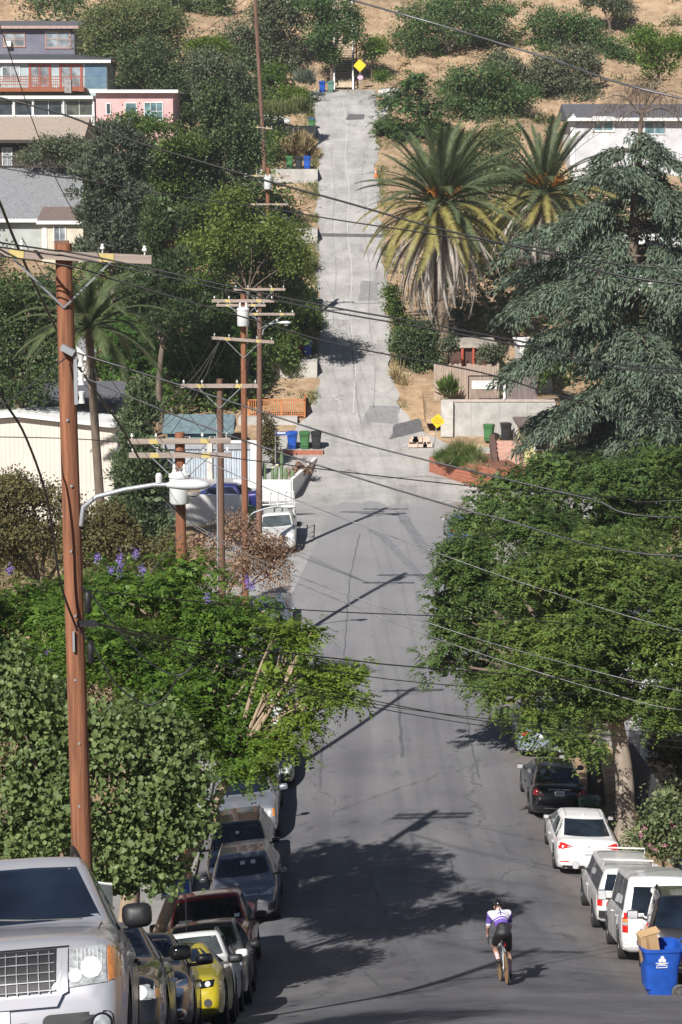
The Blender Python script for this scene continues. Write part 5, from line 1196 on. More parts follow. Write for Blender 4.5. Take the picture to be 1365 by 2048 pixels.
undergrowth('garden_undergrowth', 'dense garden greenery behind the left-hand street trees', (-26, -7), (62, 116), 90, (1.0, 2.4), 'olive', 26000, .14)
undergrowth('garden_undergrowth', 'dense greenery behind the right-hand street trees', (9.5, 34), (76, 117), 80, (1.0, 2.6), 'mid', 24000, .14)
undergrowth('garden_undergrowth', 'shaded greenery around the cedar foot', (7.5, 34), (142, 186), 130, (1.0, 3.2), 'dark', 32000, .2)
undergrowth('hill_scrub', 'low sparse scrub dotted over the dry hillside', (3, 62), (196, 262), 170, (.3, .8), 'pepper', 11000, .17)
undergrowth('hill_scrub', 'straw-coloured dead brush on the dry hillside', (-60, 62), (214, 280), 200, (.3, .7), 'straw', 10000, .2)
wy = RNG.uniform(141, 214, 2600); ws = np.where(RNG.uniform(0, 1, 2600) < .55, -1, 1); wx = xc(wy) + ws * (half(wy) + RNG.exponential(.45, 2600) + .02); wk = (np.sin(wy * .9 + ws) + np.sin(wy * .37 + 2)) > -.3; wx, wy = wx[wk], wy[wk]
wp = np.repeat(np.stack([wx, wy, zland(wx, wy) - .02], 1), 5, 0); wp = wp + RNG.normal(size=wp.shape) * np.array([.10, .10, 0]); nw_ = len(wp)
tag(link(bpy.data.objects.new('roadside_weeds', leaf_mesh('roadside_weeds', wp, unit(RNG.normal(size=(nw_, 3)) * .55 + np.array([0, 0, 1.0])), rdir(nw_), RNG.uniform(.15, .55, nw_), .05, LM['grassy']))), 'dry weeds fringing both edges of the hill road', 'weeds', kind='stuff')
# dry tussocks over the bare hillside
tp = np.stack([RNG.uniform(-60, 75, 5000), RNG.uniform(214, 290, 5000)], 1); tz = zland(tp[:, 0], tp[:, 1])
pos = np.stack([tp[:, 0], tp[:, 1], tz - .03], 1); pos = np.repeat(pos, 3, 0) + RNG.normal(size=(15000, 3)) * np.array([.16, .16, 0])
tuss = link(bpy.data.objects.new('dry_grass', leaf_mesh('dry_grass', pos, unit(RNG.normal(size=(15000, 3)) * .5 + np.array([0, 0, 1.0])), rdir(15000), RNG.uniform(.25, .6, 15000), .07, LM['straw']))); tag(tuss, 'short dry straw grass over the bare brown hillside', 'grass', kind='stuff')
# the row of trees behind the camera's left shoulder: one casts the shade band across the road
for (x, y, h) in ((-5.6, 17.2, 8.6),):
    b_ = land(x, y); L_ = [((0, 0, h * .72), (1.9, 2.0, 1.2)), ((-.8, -1.0, h * .62), (1.5, 1.5, 1.2)), ((.3, .8, h * .82), (1.5, 1.5, 1.0))]
    root = empty('street_tree', (x, y, b_), label='leafy tree on the left verge above the silver sport utility', cat='tree')
    link(bpy.data.objects.new('crown', crown_mesh('simple', L_, 9000, LM['mid'], .1)), root); link(bpy.data.objects.new('trunk', trunk_mesh((0, 0, 0), L_, .17, M_BARK)), root)

# ================================================================== palms
def frond_mesh(name, ln, droop, m, leaf=.38, nl=34, wide=1.0, stiff=.0, wl=.082):
    """a pinnate frond along +Y that bends down; two rows of narrow leaflets on a midrib"""
    pts = []; ts = np.linspace(0, 1, 13)
    for t in ts: pts.append(Vector((0, ln * (t - .22 * droop * t ** 3), -ln * droop * .55 * t ** 2.2)))
    b = MB(); b.tube(pts, [.035 * (1 - .9 * t) + .004 for t in ts], 4)
    ks = np.linspace(.10, .99, nl)
    for t in ks:
        i = min(int(t * 12), 11); p = pts[i].lerp(pts[i + 1], t * 12 - i); d = (pts[i + 1] - pts[i]).normalized()
        L = leaf * (math.sin(PI * min(1, t * .86 + .12)) ** .7) * random.uniform(.85, 1.1)
        for s_ in (-1, 1):
            sd_ = Vector((s_, 0, 0)); v = (sd_ * .8 * wide + d * .75 + Vector((0, 0, .22 - .3 * stiff))).normalized(); e = p + v * L - Vector((0, 0, L * .14))
            n_ = d.cross(v).normalized() * .018 if d.cross(v).length > 1e-4 else Vector((0, .018, 0)); w_ = d * wl
            o = len(b.v); b.v += [tuple(p - w_), tuple(p + w_), tuple(e)]; b.f.append((o, o + 1, o + 2)); b.m.append(0)
    return b.mesh(name, m)
M_FR = [leafmat('frond_green', (.045, .065, .030), (.13, .165, .080), .2, .5), leafmat('frond_yellow', (.13, .12, .035), (.34, .30, .10), .2, .5), leafmat('frond_dead', (.22, .19, .165), (.52, .47, .41), .1, .8)]
M_PTRUNK = mat('palm_trunk', (.20, .15, .11), .9, var=.4, vs=6, bmp=.9, bs=14)
M_FRUIT = leafmat('palm_fruit', (.50, .17, .02), (.75, .30, .04), .1, .6)
def date_palm(label, x, y, z0, ztop, seed, n=(58, 48, 120), ln=6.2):
    random.seed(seed); root = empty('date_palm', (x, y, z0), label=label, cat='palm', group='date palms beside the hill road')
    h = ztop - z0; b = MB(); pts = [(.12 * math.sin(i * .5), 0, h * i / 14 - .3) for i in range(15)]
    b.tube(pts, [.55 - .006 * i + .03 * (i % 2) for i in range(12)] + [.58, .62, .5], 14); b.build('trunk', M_PTRUNK, root, 60)
    for j in range(150):                                     # old leaf bases make the diamond bark
        pass
    ga = 2.39996
    fm = [frond_mesh('frond', ln, .36, M_FR[0], .62, 42), frond_mesh('frond', ln, .68, M_FR[0], .60, 42), frond_mesh('frond', ln * 1.0, .85, M_FR[1], .55, 40)]
    fd = [frond_mesh('dead_frond', ln * .92, .9, M_FR[2], .5, 30, .5, 1, .09), frond_mesh('dead_frond', ln * .85, .6, M_FR[2], .45, 30, .45, 1, .09)]
    def put(me, az, el, r0=.3, dz=0.0, s=1.0, nm=None):
        o = link(bpy.data.objects.new(me.name.split('.')[0], me), root); e = Vector((math.cos(az) * r0, math.sin(az) * r0, h + dz))
        o.matrix_local = Matrix.Translation(e) @ Matrix.Rotation(az - PI / 2, 4, 'Z') @ Matrix.Rotation(el, 4, 'X') @ Matrix.Rotation(random.uniform(-.5, .5), 4, 'Y') @ Matrix.Scale(s, 4)
    for i in range(n[0]):
        t = i / n[0]; put(fm[0] if t < .4 else fm[1], i * ga, R(80 - 70 * t ** .9 + random.uniform(-6, 6)), .15 + .2 * t, .4 - .4 * t, random.uniform(.9, 1.05))
    for i in range(n[1]):
        t = i / n[1]; put(fm[2] if random.random() < .8 else fm[1], i * ga + 1, R(16 - 42 * t + random.uniform(-6, 6)), .42, -.1 - .3 * t, random.uniform(.9, 1.08))
    for i in range(n[2]):
        t = i / n[2]; put(fd[i % 2], i * ga + .5, R(-14 - 52 * t + random.uniform(-10, 10)), .55, -.4 - 2.3 * t, random.uniform(.85, 1.1))
    for i in range(9):                                       # orange fruit stalks
        az = i * ga; d = Vector((math.cos(az), math.sin(az), .9)).normalized(); st = Vector((0, 0, h)) + d * .5
        k = 150; tt = RNG.uniform(.2, 1, k); base = np.array(st)[None] + np.array(d)[None] * tt[:, None] * 1.1
        pos = base + RNG.normal(size=(k, 3)) * .16 * tt[:, None]
        tag(link(bpy.data.objects.new('fruit_stalk', leaf_mesh('fruit_stalk', pos, unit(np.array(d)[None] + RNG.normal(size=(k, 3)) * .4 + np.array([0, 0, -.3])), rdir(k), .22, .045, M_FRUIT)), root), kind='stuff')
    return root
q = P(893, 730, 148); t_ = P(872, 410, 148); date_palm('nearer date palm with a full grey skirt of dead fronds', q.x - .45, 148, land(q.x, 148) - .2, t_.z, 3)
q = P(1085, 600, 160); t_ = P(1075, 385, 160); date_palm('date palm half hidden by the cedar, heavy with orange fruit', q.x, 160, land(q.x, 160) - .2, t_.z, 5, (50, 36, 60))
random.seed(21)
# drooping queen palm
q = P(195, 850, 104); t_ = P(178, 655, 104); zb = land(q.x, 104); root = empty('queen_palm', (q.x, 104, zb), label='slender palm with long drooping feathery fronds and shaggy brown skirt', cat='palm'); h = t_.z - zb
MB().tube([(.0, 0, -.3), (.08, 0, h * .3), (-.1, 0, h * .6), (t_.x - q.x, 0, h)], [.26, .22, .2, .2], 10).build('trunk', M_BARK, root, 60)
LQ = leafmat('frond_queen', (.05, .075, .03), (.16, .20, .09), .3, .5)
fm = [frond_mesh('frond', 4.6, 1.05, LQ, .95, 44, .5, .9), frond_mesh('frond', 4.2, .8, LQ, .9, 44, .55, .8)]; fd = frond_mesh('dead_frond', 2.3, .5, M_FR[2], .3, 24, .4, 1)
for i in range(34):
    o = link(bpy.data.objects.new('frond', fm[i % 2]), root); az = i * 2.4; el = R(80 - 90 * (i / 34))
    o.matrix_local = Matrix.Translation((t_.x - q.x, 0, h)) @ Matrix.Rotation(az, 4, 'Z') @ Matrix.Rotation(el, 4, 'X')
for i in range(16):
    o = link(bpy.data.objects.new('dead_frond', fd), root); o.matrix_local = Matrix.Translation((t_.x - q.x, 0, h - .3)) @ Matrix.Rotation(i * 2.4, 4, 'Z') @ Matrix.Rotation(R(-78 - random.uniform(0, 9)), 4, 'X')

# ================================================================== the deodar cedar
def cedar():
    d = 127.0; q = P(1258, 900, d); x = q.x; z0 = land(x, d); top = P(1262, 215, d).z; h = top - z0
    root = empty('cedar_tree', (x, d, z0), label='huge deodar cedar with drooping blue-green boughs and dead crooked top', cat='tree')
    tb = MB(); tb.tube([(0, 0, -.3), (.1, 0, h * .3), (-.05, .1, h * .6), (.15, 0, h * .85), (.35, 0, h)], [.55, .48, .36, .2, .09], 12)
    # dead top arching over
    for (ex, ez, s_) in ((-2.2, .4, 1), (2.4, .6, 1), (-1.5, -1.2, .8), (2.9, -1.6, .9), (1.2, 1.4, .7)):
        a = Vector((.3, 0, h - .4)); e = Vector((.3 + ex, random.uniform(-.8, .8), h + ez)); pts = limb_path(a, e, .55, 8, .05)
        tb.tube(pts, [.07 * (1 - .1 * i) for i in range(9)], 5)
    pos = []; tg = []; dp = []; dt = []
    nb = 88
    for i in range(nb):
        t = (i + .5) / nb; zb_ = h * (.08 + .85 * t) + random.uniform(-.5, .5); rl = (6.9 * (1 - t ** 2.6) + 2.0) * random.choice((.55, .75, .9, 1.0, 1.0, 1.12)); az = i * 2.39996 + random.uniform(-.5, .5)
        dirv = Vector((math.cos(az), math.sin(az), 0)); side = Vector((-dirv.y, dirv.x, 0)); rise = random.uniform(-.05, .30); dr = random.uniform(.30, .66)
        if t < .4 and (dirv.x < -.2 or dirv.y < -.4): rl *= .55 + t
        pts = []
        for k in range(9):
            s_ = k / 8; pts.append(dirv * rl * s_ + side * .12 * rl * math.sin(s_ * 3 + i) + Vector((0, 0, zb_ + rl * (rise * s_ * 1.6 - dr * s_ ** 2.3))))
        tb.tube(pts, [max(.012, .10 * (1 - t * .5) * (1 - .11 * k)) for k in range(9)], 5)
        ntw = int(12 + rl * 6.5)
        for j in range(ntw):
            s_ = .18 + .82 * (j + random.random()) / ntw; k = min(int(s_ * 8), 7); p = pts[k].lerp(pts[k + 1], s_ * 8 - k)
            tl = rl * .36 * (1.15 - .72 * s_) + .35; sg = 1 if j % 2 else -1
            v = (side * sg * random.uniform(.5, 1) + dirv * .7 + Vector((0, 0, random.uniform(-.1, .2)))).normalized()
            nn = max(4, int(tl * 6.5)); dv = random.uniform(.35, .75)
            for m_ in range(nn):
                u = (m_ + .5) / nn; c_ = p + v * tl * u + Vector((0, 0, -tl * dv * u * u))
                pos.append(c_); tg.append(v + Vector((0, 0, -1.5 * dv * u)))
    link(bpy.data.objects.new('trunk', tb.mesh('trunk', M_BARK, 60)), root)
    pos = np.array([tuple(p) for p in pos]); tg = np.array([tuple(p) for p in tg]); per = 3
    P2 = np.repeat(pos, per, 0) + RNG.normal(size=(len(pos) * per, 3)) * np.array([.13, .13, .08]); T2 = np.repeat(tg, per, 0)
    T2 = unit(unit(T2) * .9 + RNG.normal(size=P2.shape) * .32 + np.array([0, 0, -.35])); n_ = len(P2)
    link(bpy.data.objects.new('crown', leaf_mesh('crown', P2, T2, unit(RNG.normal(size=P2.shape) * .5 + np.array([0, 0, 1.0])), RNG.uniform(.18, .50, n_), RNG.uniform(.06, .13, n_), LM['cedar'])), root)
    # grey dead twigs at the top
    c0 = np.array([.3, 0, h]); k = 1500; az = RNG.uniform(0, 6.28, k); rr = RNG.uniform(.2, 3.2, k)
    dpz = c0 + np.stack([np.cos(az) * rr, np.sin(az) * rr * .5, 1.25 - .22 * rr ** 2 + RNG.normal(size=k) * .35], 1)
    link(bpy.data.objects.new('dead_twigs', leaf_mesh('dead_twigs', dpz, unit(RNG.normal(size=(k, 3)) * .6 + np.array([0, 0, -1.0])), rdir(k), RNG.uniform(.3, .8, k), .03, LM['dead'])), root)
    print('cedar leaves', n_)
cedar()
# ================================================================== houses, walls and fences
def stucco(name, col, v=.16): return mat(name, col, .9, var=v, vs=.9, bmp=.4, bs=18)
M_WFRAME = mat('window_frame_white', (.72, .72, .70), .55, var=.06); M_PANE = glassmat('window_pane', (.03, .04, .05), .06); M_PANEB = glassmat('window_pane_bright', (.22, .25, .27), .12); M_PANET = glassmat('window_pane_teal', (.10, .18, .20), .1)
M_ROOFG = mat('shingle_grey', (.20, .205, .215), .95, var=.28, vs=6, bmp=.6, bs=20); M_ROOFD = mat('shingle_dark', (.10, .10, .11), .95, var=.25, vs=6, bmp=.6, bs=20); M_ROOFT = mat('shingle_tan', (.34, .28, .225), .95, var=.2, vs=5, bmp=.6, bs=20); M_ROOFB = mat('shingle_brown', (.17, .125, .11), .95, var=.2, vs=5, bmp=.6, bs=20)
M_WHITEP = mat('white_paint', (.76, .76, .74), .7, var=.06, vs=2, bmp=.1, bs=20)
M_REDW = mat('redwood_stain', (.30, .10, .045), .75, var=.3, vs=3, stretch=(4, 4, .6)); M_REDD = mat('red_door', (.33, .08, .06), .6, var=.12)
class House:
    """walls given as a rectangle of photo pixels on a plane at distance d, plus a depth"""
    def __init__(s, name, label, px0, px1, pt, pb, d, depth, wall, cat='house', down=6.0, group='houses on the left hillside'):
        a = P(px0, pt, d); b = P(px1, pb, d); s.d = d; s.x0, s.x1 = a.x, b.x; s.z1, s.z0 = a.z, b.z; s.dep = depth; s.m = MP((pt + pb) / 2, d)
        cx = (s.x0 + s.x1) / 2; s.root = empty(name, (cx, d + depth / 2, s.z0), label=label, cat=cat, group=group); s.o = Vector((cx, d + depth / 2, s.z0)); s.wallm = wall
        s.part('wall', MB().box((cx, d + depth / 2, (s.z1 + s.z0 - down) / 2), (s.x1 - s.x0, depth, s.z1 - s.z0 + down)), wall)
    def part(s, name, mb, m, parent=None, ang=None):
        mb.v = [(p[0] - s.o.x, p[1] - s.o.y, p[2] - s.o.z) for p in mb.v]
        return mb.build(name, m, parent or s.root, ang)
    def win(s, px0, px1, py0, py1, frame=None, pane=None, mull=1, rows=1, t=.07, dd=0.0, side=None):
        y = s.d + dd; a = P(px0, py0, y); b = P(px1, py1, y); x0, x1, z1, z0 = a.x, b.x, a.z, b.z; fm = frame or M_WFRAME
        f = MB(); cx, cz = (x0 + x1) / 2, (z0 + z1) / 2
        for (c, d_) in (((cx, z1), (x1 - x0 + t, t)), ((cx, z0), (x1 - x0 + t * 2, t * 1.2))): f.box((c[0], y - .03, c[1]), (d_[0], .09, d_[1]))
        for x in (x0, x1): f.box((x, y - .028, cz), (t, .085, z1 - z0))
        for i in range(1, mull + 1):
            f.box((x0 + (x1 - x0) * i / (mull + 1), y - .026, cz), (t * .6, .07, z1 - z0))
        for i in range(1, rows): f.box((cx, y - .025, z0 + (z1 - z0) * i / rows), (x1 - x0, .06, t * .5))
        w_ = s.part('window', f, fm); s.part('pane', MB().box((cx, y - .008, cz), (x1 - x0, .03, z1 - z0)), pane or M_PANE, w_); return w_
    def slab(s, name, px0, px1, py0, py1, m, dd=-.1, thick=.1, parent=None):
        y = s.d + dd; a = P(px0, py0, y); b = P(px1, py1, y)
        return s.part(name, MB().box(((a.x + b.x) / 2, y, (a.z + b.z) / 2), (b.x - a.x, thick, a.z - b.z)), m, parent)
    def roof(s, kind, m, over=.35, rise=1.4, fascia=None, th=.16):
        x0, x1, y0, y1, z = s.x0 - over, s.x1 + over, s.d - over, s.d + s.dep + over, s.z1
        if kind == 'flat':
            r = s.part('roof', MB().box(((x0 + x1) / 2, (y0 + y1) / 2, z + th / 2), (x1 - x0, y1 - y0, th)), m)
        elif kind == 'shed':           # slopes up away from the viewer
            b = MB(); b.add([(x0, y0, z), (x1, y0, z), (x1, y1, z + rise), (x0, y1, z + rise), (x0, y0, z + th), (x1, y0, z + th), (x1, y1, z + rise + th), (x0, y1, z + rise + th)], [(0, 1, 2, 3), (4, 5, 6, 7), (0, 1, 5, 4), (1, 2, 6, 5), (2, 3, 7, 6), (3, 0, 4, 7)]); r = s.part('roof', b, m)
        elif kind == 'hip':
            k = (y1 - y0) / 2; ym = (y0 + y1) / 2; b = MB()
            b.add([(x0, y0, z), (x1, y0, z), (x1, y1, z), (x0, y1, z), (x0 + k * .8, ym, z + rise), (x1 - k * .8, ym, z + rise)], [(0, 1, 5, 4), (1, 2, 5), (2, 3, 4, 5), (3, 0, 4), (0, 3, 2, 1)]); r = s.part('roof', b, m)
        elif kind == 'gable_x':        # ridge runs across
            ym = (y0 + y1) / 2; b = MB(); b.add([(x0, y0, z), (x1, y0, z), (x1, y1, z), (x0, y1, z), (x0, ym, z + rise), (x1, ym, z + rise)], [(0, 1, 5, 4), (2, 3, 4, 5), (1, 2, 5), (3, 0, 4), (0, 3, 2, 1)]); r = s.part('roof', b, m)
        else:                          # gable end faces the viewer
            xm = (x0 + x1) / 2; b = MB(); b.prism([(x0, z), (x1, z), (x1, z + th), (xm, z + rise + th), (x0, z + th)], y0, y1, 'y'); r = s.part('roof', b, m)
        if fascia: s.part('fascia', MB().box(((x0 + x1) / 2, y0 - .03, z + th * .3), (x1 - x0 + .04, .06, .26)), fascia, r)
        return r
    def rail(s, px0, px1, py0, py1, m, dd, n, th=.04, mid=False):
        y = s.d + dd; a = P(px0, py0, y); b = P(px1, py1, y); r = s.part('railing', MB().box(((a.x + b.x) / 2, y, a.z), (b.x - a.x, .09, .08)).box(((a.x + b.x) / 2, y, b.z), (b.x - a.x, .07, .06)), m)
        for i in range(n + 1):
            x = a.x + (b.x - a.x) * i / n; s.part('baluster', MB().box((x, y, (a.z + b.z) / 2), (th, .05, a.z - b.z)), m, r)
        return r

# slate-purple house at the top left
h = House('hillside_house', 'slate purple house with pinkish window trim at the top of the slope', -60, 150, 56, 120, 216, 8, stucco('stucco_purple', (.17, .17, .22)))
h.roof('shed', M_ROOFD, .5, 1.0, mat('fascia_pink', (.42, .30, .27), .8))
TR = mat('trim_terracotta', (.40, .25, .21), .8)
h.win(8, 50, 66, 93, TR, M_PANEB, 1, 2, .12); h.win(92, 141, 62, 96, TR, M_PANEB, 1, 2, .12); h.win(-45, -15, 66, 93, TR, M_PANEB)
h.slab('air_conditioner', 13, 23, 82, 93, M_WHITEP, -.25, .45)
# teal house
h = House('hillside_house', 'pale teal cottage with red french doors and timber deck', -40, 215, 124, 182, 204, 8, stucco('stucco_teal', (.40, .50, .52)))
h.roof('shed', mat('roof_metal_dark', (.10, .105, .12), .5, .3, var=.2, vs=6), .4, .9, M_WHITEP)
for (a, b) in ((60, 101), (121, 164)):
    dr = h.win(a, b, 131, 176, M_REDD, M_PANEB, 1, 1, .22)
h.win(5, 40, 134, 160, M_WFRAME, M_PANEB); h.win(188, 203, 130, 150, mat('trim_blue', (.10, .20, .32), .7), M_PANE, 0)
h.slab('mural_panel', 170, 214, 128, 176, mat('mural_blue', (.30, .45, .55), .8, var=.5, vs=1.5, col2=(.08, .16, .24)), -.03, .04)
h.slab('deck', -40, 172, 176, 184, M_REDW, -1.6, 3.0); h.rail(-40, 170, 153, 176, M_REDW, -3.0, 50, .035)
for zz in (158, 163, 168): h.slab('deck_rail', -40, 120, zz, zz + 1.6, M_REDW, -3.02, .03)
h.slab('chimney', 130, 144, 160, 186, mat('stone_chimney', (.30, .29, .27), .9, var=.4, vs=3, bmp=.8, bs=8), -4.5, .8)
# white porch and pink wing
h = House('hillside_house', 'flat-roofed pink stucco house wing with small white windows', 192, 347, 184, 262, 187, 8, stucco('stucco_pink', (.70, .42, .41)))
h.roof('flat', M_WHITEP, .45, fascia=M_WHITEP); h.win(251, 274, 206, 242, None, M_PANET, 0, 2); h.win(289, 326, 205, 240, None, M_PANET, 2, 2); h.win(213, 222, 207, 228, None, M_PANE, 0)
h = House('hillside_house', 'white glazed porch house with picket balcony below the teal cottage', -80, 190, 196, 250, 187.6, 9, stucco('stucco_porch', (.40, .42, .37)))
h.roof('flat', mat('roof_gravel', (.42, .41, .40), .9), .5, fascia=M_WHITEP)
for (a, b) in ((-70, -38), (-30, 26), (32, 65), (70, 125), (132, 186)): h.win(a, b, 200, 232, None, M_PANE if a != 132 else glassmat('pane_dim', (.07, .075, .06), .2), 1 if b - a > 40 else 0)
for a in (-36, 29, 67, 128, 188): h.slab('porch_post', a - 2, a + 2, 197, 250, M_WHITEP, -.2, .2)
h.rail(-80, 189, 231, 249, M_WHITEP, -.45, 54, .09)
# dark brown house with tan roof
h = House('hillside_house', 'dark brown timber house under a broad tan shingle roof', -160, 150, 284, 338, 177.5, 9, mat('timber_dark', (.055, .042, .036), .8, var=.3, vs=4))
h.roof('gable_x', M_ROOFT, .8, 2.0, mat('fascia_dark', (.05, .04, .035), .8)); h.win(5, 25, 296, 332, None, M_PANEB, 1, 3); h.win(68, 82, 293, 310, None, M_PANEB, 0); h.rail(-60, 34, 314, 336, mat('rail_brown', (.10, .065, .05), .8), -.9, 22, .035)
# grey shingle house
h = House('hillside_house', 'pale green-grey house with a big grey shingle roof', -140, 150, 442, 520, 166, 9, stucco('stucco_greygreen', (.40, .43, .41)))
h.roof('gable_x', M_ROOFG, .5, 3.9, M_WHITEP); h.win(-60, -20, 455, 490)
h2 = House('hillside_house', 'small cream porch wing with brown roof next to the grey shingle house', 83, 168, 446, 520, 163.5, 4, stucco('stucco_cream', (.62, .56, .45)))
h2.roof('shed', M_ROOFB, .3, 1.2, M_WHITEP); h2.win(108, 132, 452, 482, None, M_PANEB, 1); h2.slab('door', 85, 95, 448, 510, mat('door_white', (.66, .67, .66), .6), -.03, .06); h2.slab('planter_box', 110, 138, 481, 505, mat('planter_wood', (.16, .09, .06), .85, var=.3), -1.0, .6)
# timber porch with red rails among trees
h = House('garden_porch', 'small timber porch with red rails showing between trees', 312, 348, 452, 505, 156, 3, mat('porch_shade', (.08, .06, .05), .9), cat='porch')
h.roof('shed', M_ROOFB, .4, .5); h.rail(298, 350, 476, 504, M_REDW, -.9, 9, .09); h.slab('porch_post', 306, 309, 450, 505, M_REDW, -.9, .15); h.slab('porch_post', 336, 339, 450, 505, M_REDW, -.9, .15)
# beige board-and-batten building
BG = mat('siding_beige', (.70, .645, .57), .8, var=.05, vs=1.2)
h = House('sided_building', 'long beige building clad in vertical boards with white roof edge', -230, 236, 852, 1000, 112, 3, BG, cat='building', group=None)
a = P(-230, 858, 112); m_ = P(35, 832, 112); b = P(240, 856, 112)
h.part('gable', MB().prism([(a.x, a.z - .05), (b.x - .1, b.z - .05), (b.x - .1, b.z), (m_.x, m_.z - .12), (a.x, a.z + .2)], 112.004, 114.9, 'y'), BG)
rf = h.part('roof', MB().add([(a.x - .3, 111.6, a.z + .1), (m_.x, 111.6, m_.z), (m_.x, 115.3, m_.z), (a.x - .3, 115.3, a.z + .1), (a.x - .3, 111.6, a.z + .3), (m_.x, 111.6, m_.z + .2), (m_.x, 115.3, m_.z + .2), (a.x - .3, 115.3, a.z + .3)], [(0, 1, 2, 3), (4, 5, 6, 7), (0, 1, 5, 4), (3, 0, 4, 7), (2, 3, 7, 6)]).add([(m_.x, 111.6, m_.z), (b.x + .15, 111.6, b.z), (b.x + .15, 115.3, b.z), (m_.x, 115.3, m_.z), (m_.x, 111.6, m_.z + .2), (b.x + .15, 111.6, b.z + .2), (b.x + .15, 115.3, b.z + .2), (m_.x, 115.3, m_.z + .2)], [(0, 1, 2, 3), (4, 5, 6, 7), (0, 1, 5, 4), (1, 2, 6, 5), (2, 3, 7, 6)]), M_WHITEP)
nb = 52
for i in range(nb):
    x = h.x0 + (h.x1 - h.x0) * (i + .5) / nb; t = (x - a.x) / (m_.x - a.x) if x < m_.x else 1 - (x - m_.x) / (b.x - m_.x); zt = (a.z + (m_.z - a.z) * t if x < m_.x else b.z + (m_.z - b.z) * t) - .08
    h.part('siding_board', MB().box((x, 111.99, (zt + h.z0 - 1) / 2), ((h.x1 - h.x0) / nb - .009, .04, zt - h.z0 + 1)), BG)
h.slab('corner_board', 231, 237, 858, 1000, M_WHITEP, -.03, .12)
h.part('side_window', MB().box((h.x1 + .02, 114, h.z1 - 1.6), (.06, 1.6, 1.2)), M_PANE)
h = House('outbuilding', 'dark roofed outbuilding behind the beige building', 60, 235, 805, 860, 122, 6, mat('outbuilding_wall', (.10, .10, .11), .9), cat='outbuilding', group=None); h.roof('gable_x', M_ROOFD, .3, .9); h.win(100, 130, 815, 835)
h = House('outbuilding', 'small white gabled hut half hidden behind the drooping palm', 118, 172, 720, 760, 128, 4, M_WHITEP, cat='outbuilding', group=None); h.roof('gable_y', M_WHITEP, .2, 1.0); h.win(130, 145, 728, 745)
h = House('hillside_house', 'teal stucco house under the feathery green tree', 335, 458, 866, 910, 132, 4, stucco('stucco_deep_teal', (.22, .38, .40)), group=None); h.roof('gable_x', mat('roof_teal_grey', (.13, .19, .21), .9, var=.3), .3, .9, None); h.win(360, 380, 872, 888); h.win(420, 440, 872, 888)
# corrugated fence with white posts
def metal_fence():
    d = 128.5; a = P(330, 892, d); b = P(505, 962, d); z1, z0 = P(400, 888, d).z, P(400, 985, d).z - 1.0
    root = empty('corrugated_fence', (a.x, d, z0), label='pale blue corrugated metal fence behind the indigo car', cat='fence'); M = mat('corrugated_pale', (.58, .64, .70), .5, .2, var=.08, vs=2); n = 17
    for i in range(n):                                             # each sheet folded into ribs
        x0 = (b.x - a.x) * i / n; x1 = (b.x - a.x) * (i + 1) / n; vs = []; k = 8
        for j in range(k + 1):
            x = x0 + (x1 - x0 - .015) * j / k; y = .035 * (1 if j % 4 in (1, 2) else -1) * (0 if j in (0, k) else 1); vs += [(x, y, 0), (x, y, z1 - z0)]
        MB().add(vs, [(2 * j, 2 * j + 2, 2 * j + 3, 2 * j + 1) for j in range(k)]).build('metal_sheet', M, root)
    for px in (420, 508):
        q = P(px, 900, d); MB().box((q.x - a.x, -.12, (z1 - z0) / 2 + .1), (.36 if px > 500 else .30, .2, z1 - z0 + .25)).build('post', M_WHITEP if px > 500 else mat('post_cream', (.6, .57, .52), .8), root)
    MB().box(((b.x - a.x) / 2, -.06, z1 - z0 + .14), (b.x - a.x + .2, .22, .16)).build('coping', M_WHITEP, root)
    MB().box(((b.x - a.x) / 2, -.055, z1 - z0 - .12), (b.x - a.x, .1, .34)).build('top_band', mat('band_grey', (.36, .37, .39), .8), root)
metal_fence()
# white corner walls round the cactus bed
def wall_run(name, label, pts, h0, th, m, cat='wall', flat=None, group=None):
    """a wall along ground points; top either follows the ground or is level at flat"""
    p0 = pts[0]; root = empty(name, (p0[0], p0[1], land(*p0)), label=label, cat=cat, group=group); z_ = land(*p0); k = 0
    for (a, b) in zip(pts[:-1], pts[1:]):
        a = Vector((a[0], a[1])); b = Vector((b[0], b[1])); n = (b - a).normalized(); sd_ = Vector((-n.y, n.x)) * th / 2
        za, zb = (land(*a) + h0, land(*b) + h0) if flat is None else (flat, flat)
        vs = []
        for (p, zt) in ((a, za), (b, zb)):
            for s_ in (1, -1):
                q = p + sd_ * s_
                for z in (land(*p) - .6, zt): vs.append((q.x - p0[0], q.y - p0[1], z - z_))
        k += 1
        MB().add(vs, [(0, 1, 3, 2), (4, 5, 7, 6), (0, 1, 5, 4), (2, 3, 7, 6), (1, 3, 7, 5), (0, 2, 6, 4)]).build('wall_panel', m, root)
    return root
wall_run('garden_wall', 'bright white rendered corner wall in front of the cactus bed', [(-6.1, 123.4), (-2.85, 123.4), (-1.55, 132.6)], 1.05, .22, M_WHITEP, flat=land(-2.85, 123.4) + 1.2)
wall_run('garden_wall', 'low white yard wall behind the withered tree', [(-10.2, 117.6), (-5.0, 117.6)], 1.5, .2, M_WHITEP, flat=1.6)
MB_ = MB()
bs = empty('bin_platform', (-2.6, 133.8, land(-2.6, 133.8)), label='concrete bin platform with a red brick edge', cat='platform')
MB().box((0, .6, -.2), (3.0, 2.2, .7)).build('slab', M_PAD, bs); MB().box((0, -.56, .02), (3.0, .14, .28)).build('brick_edge', mat('brick_red', (.36, .13, .08), .9, var=.3, vs=5), bs)
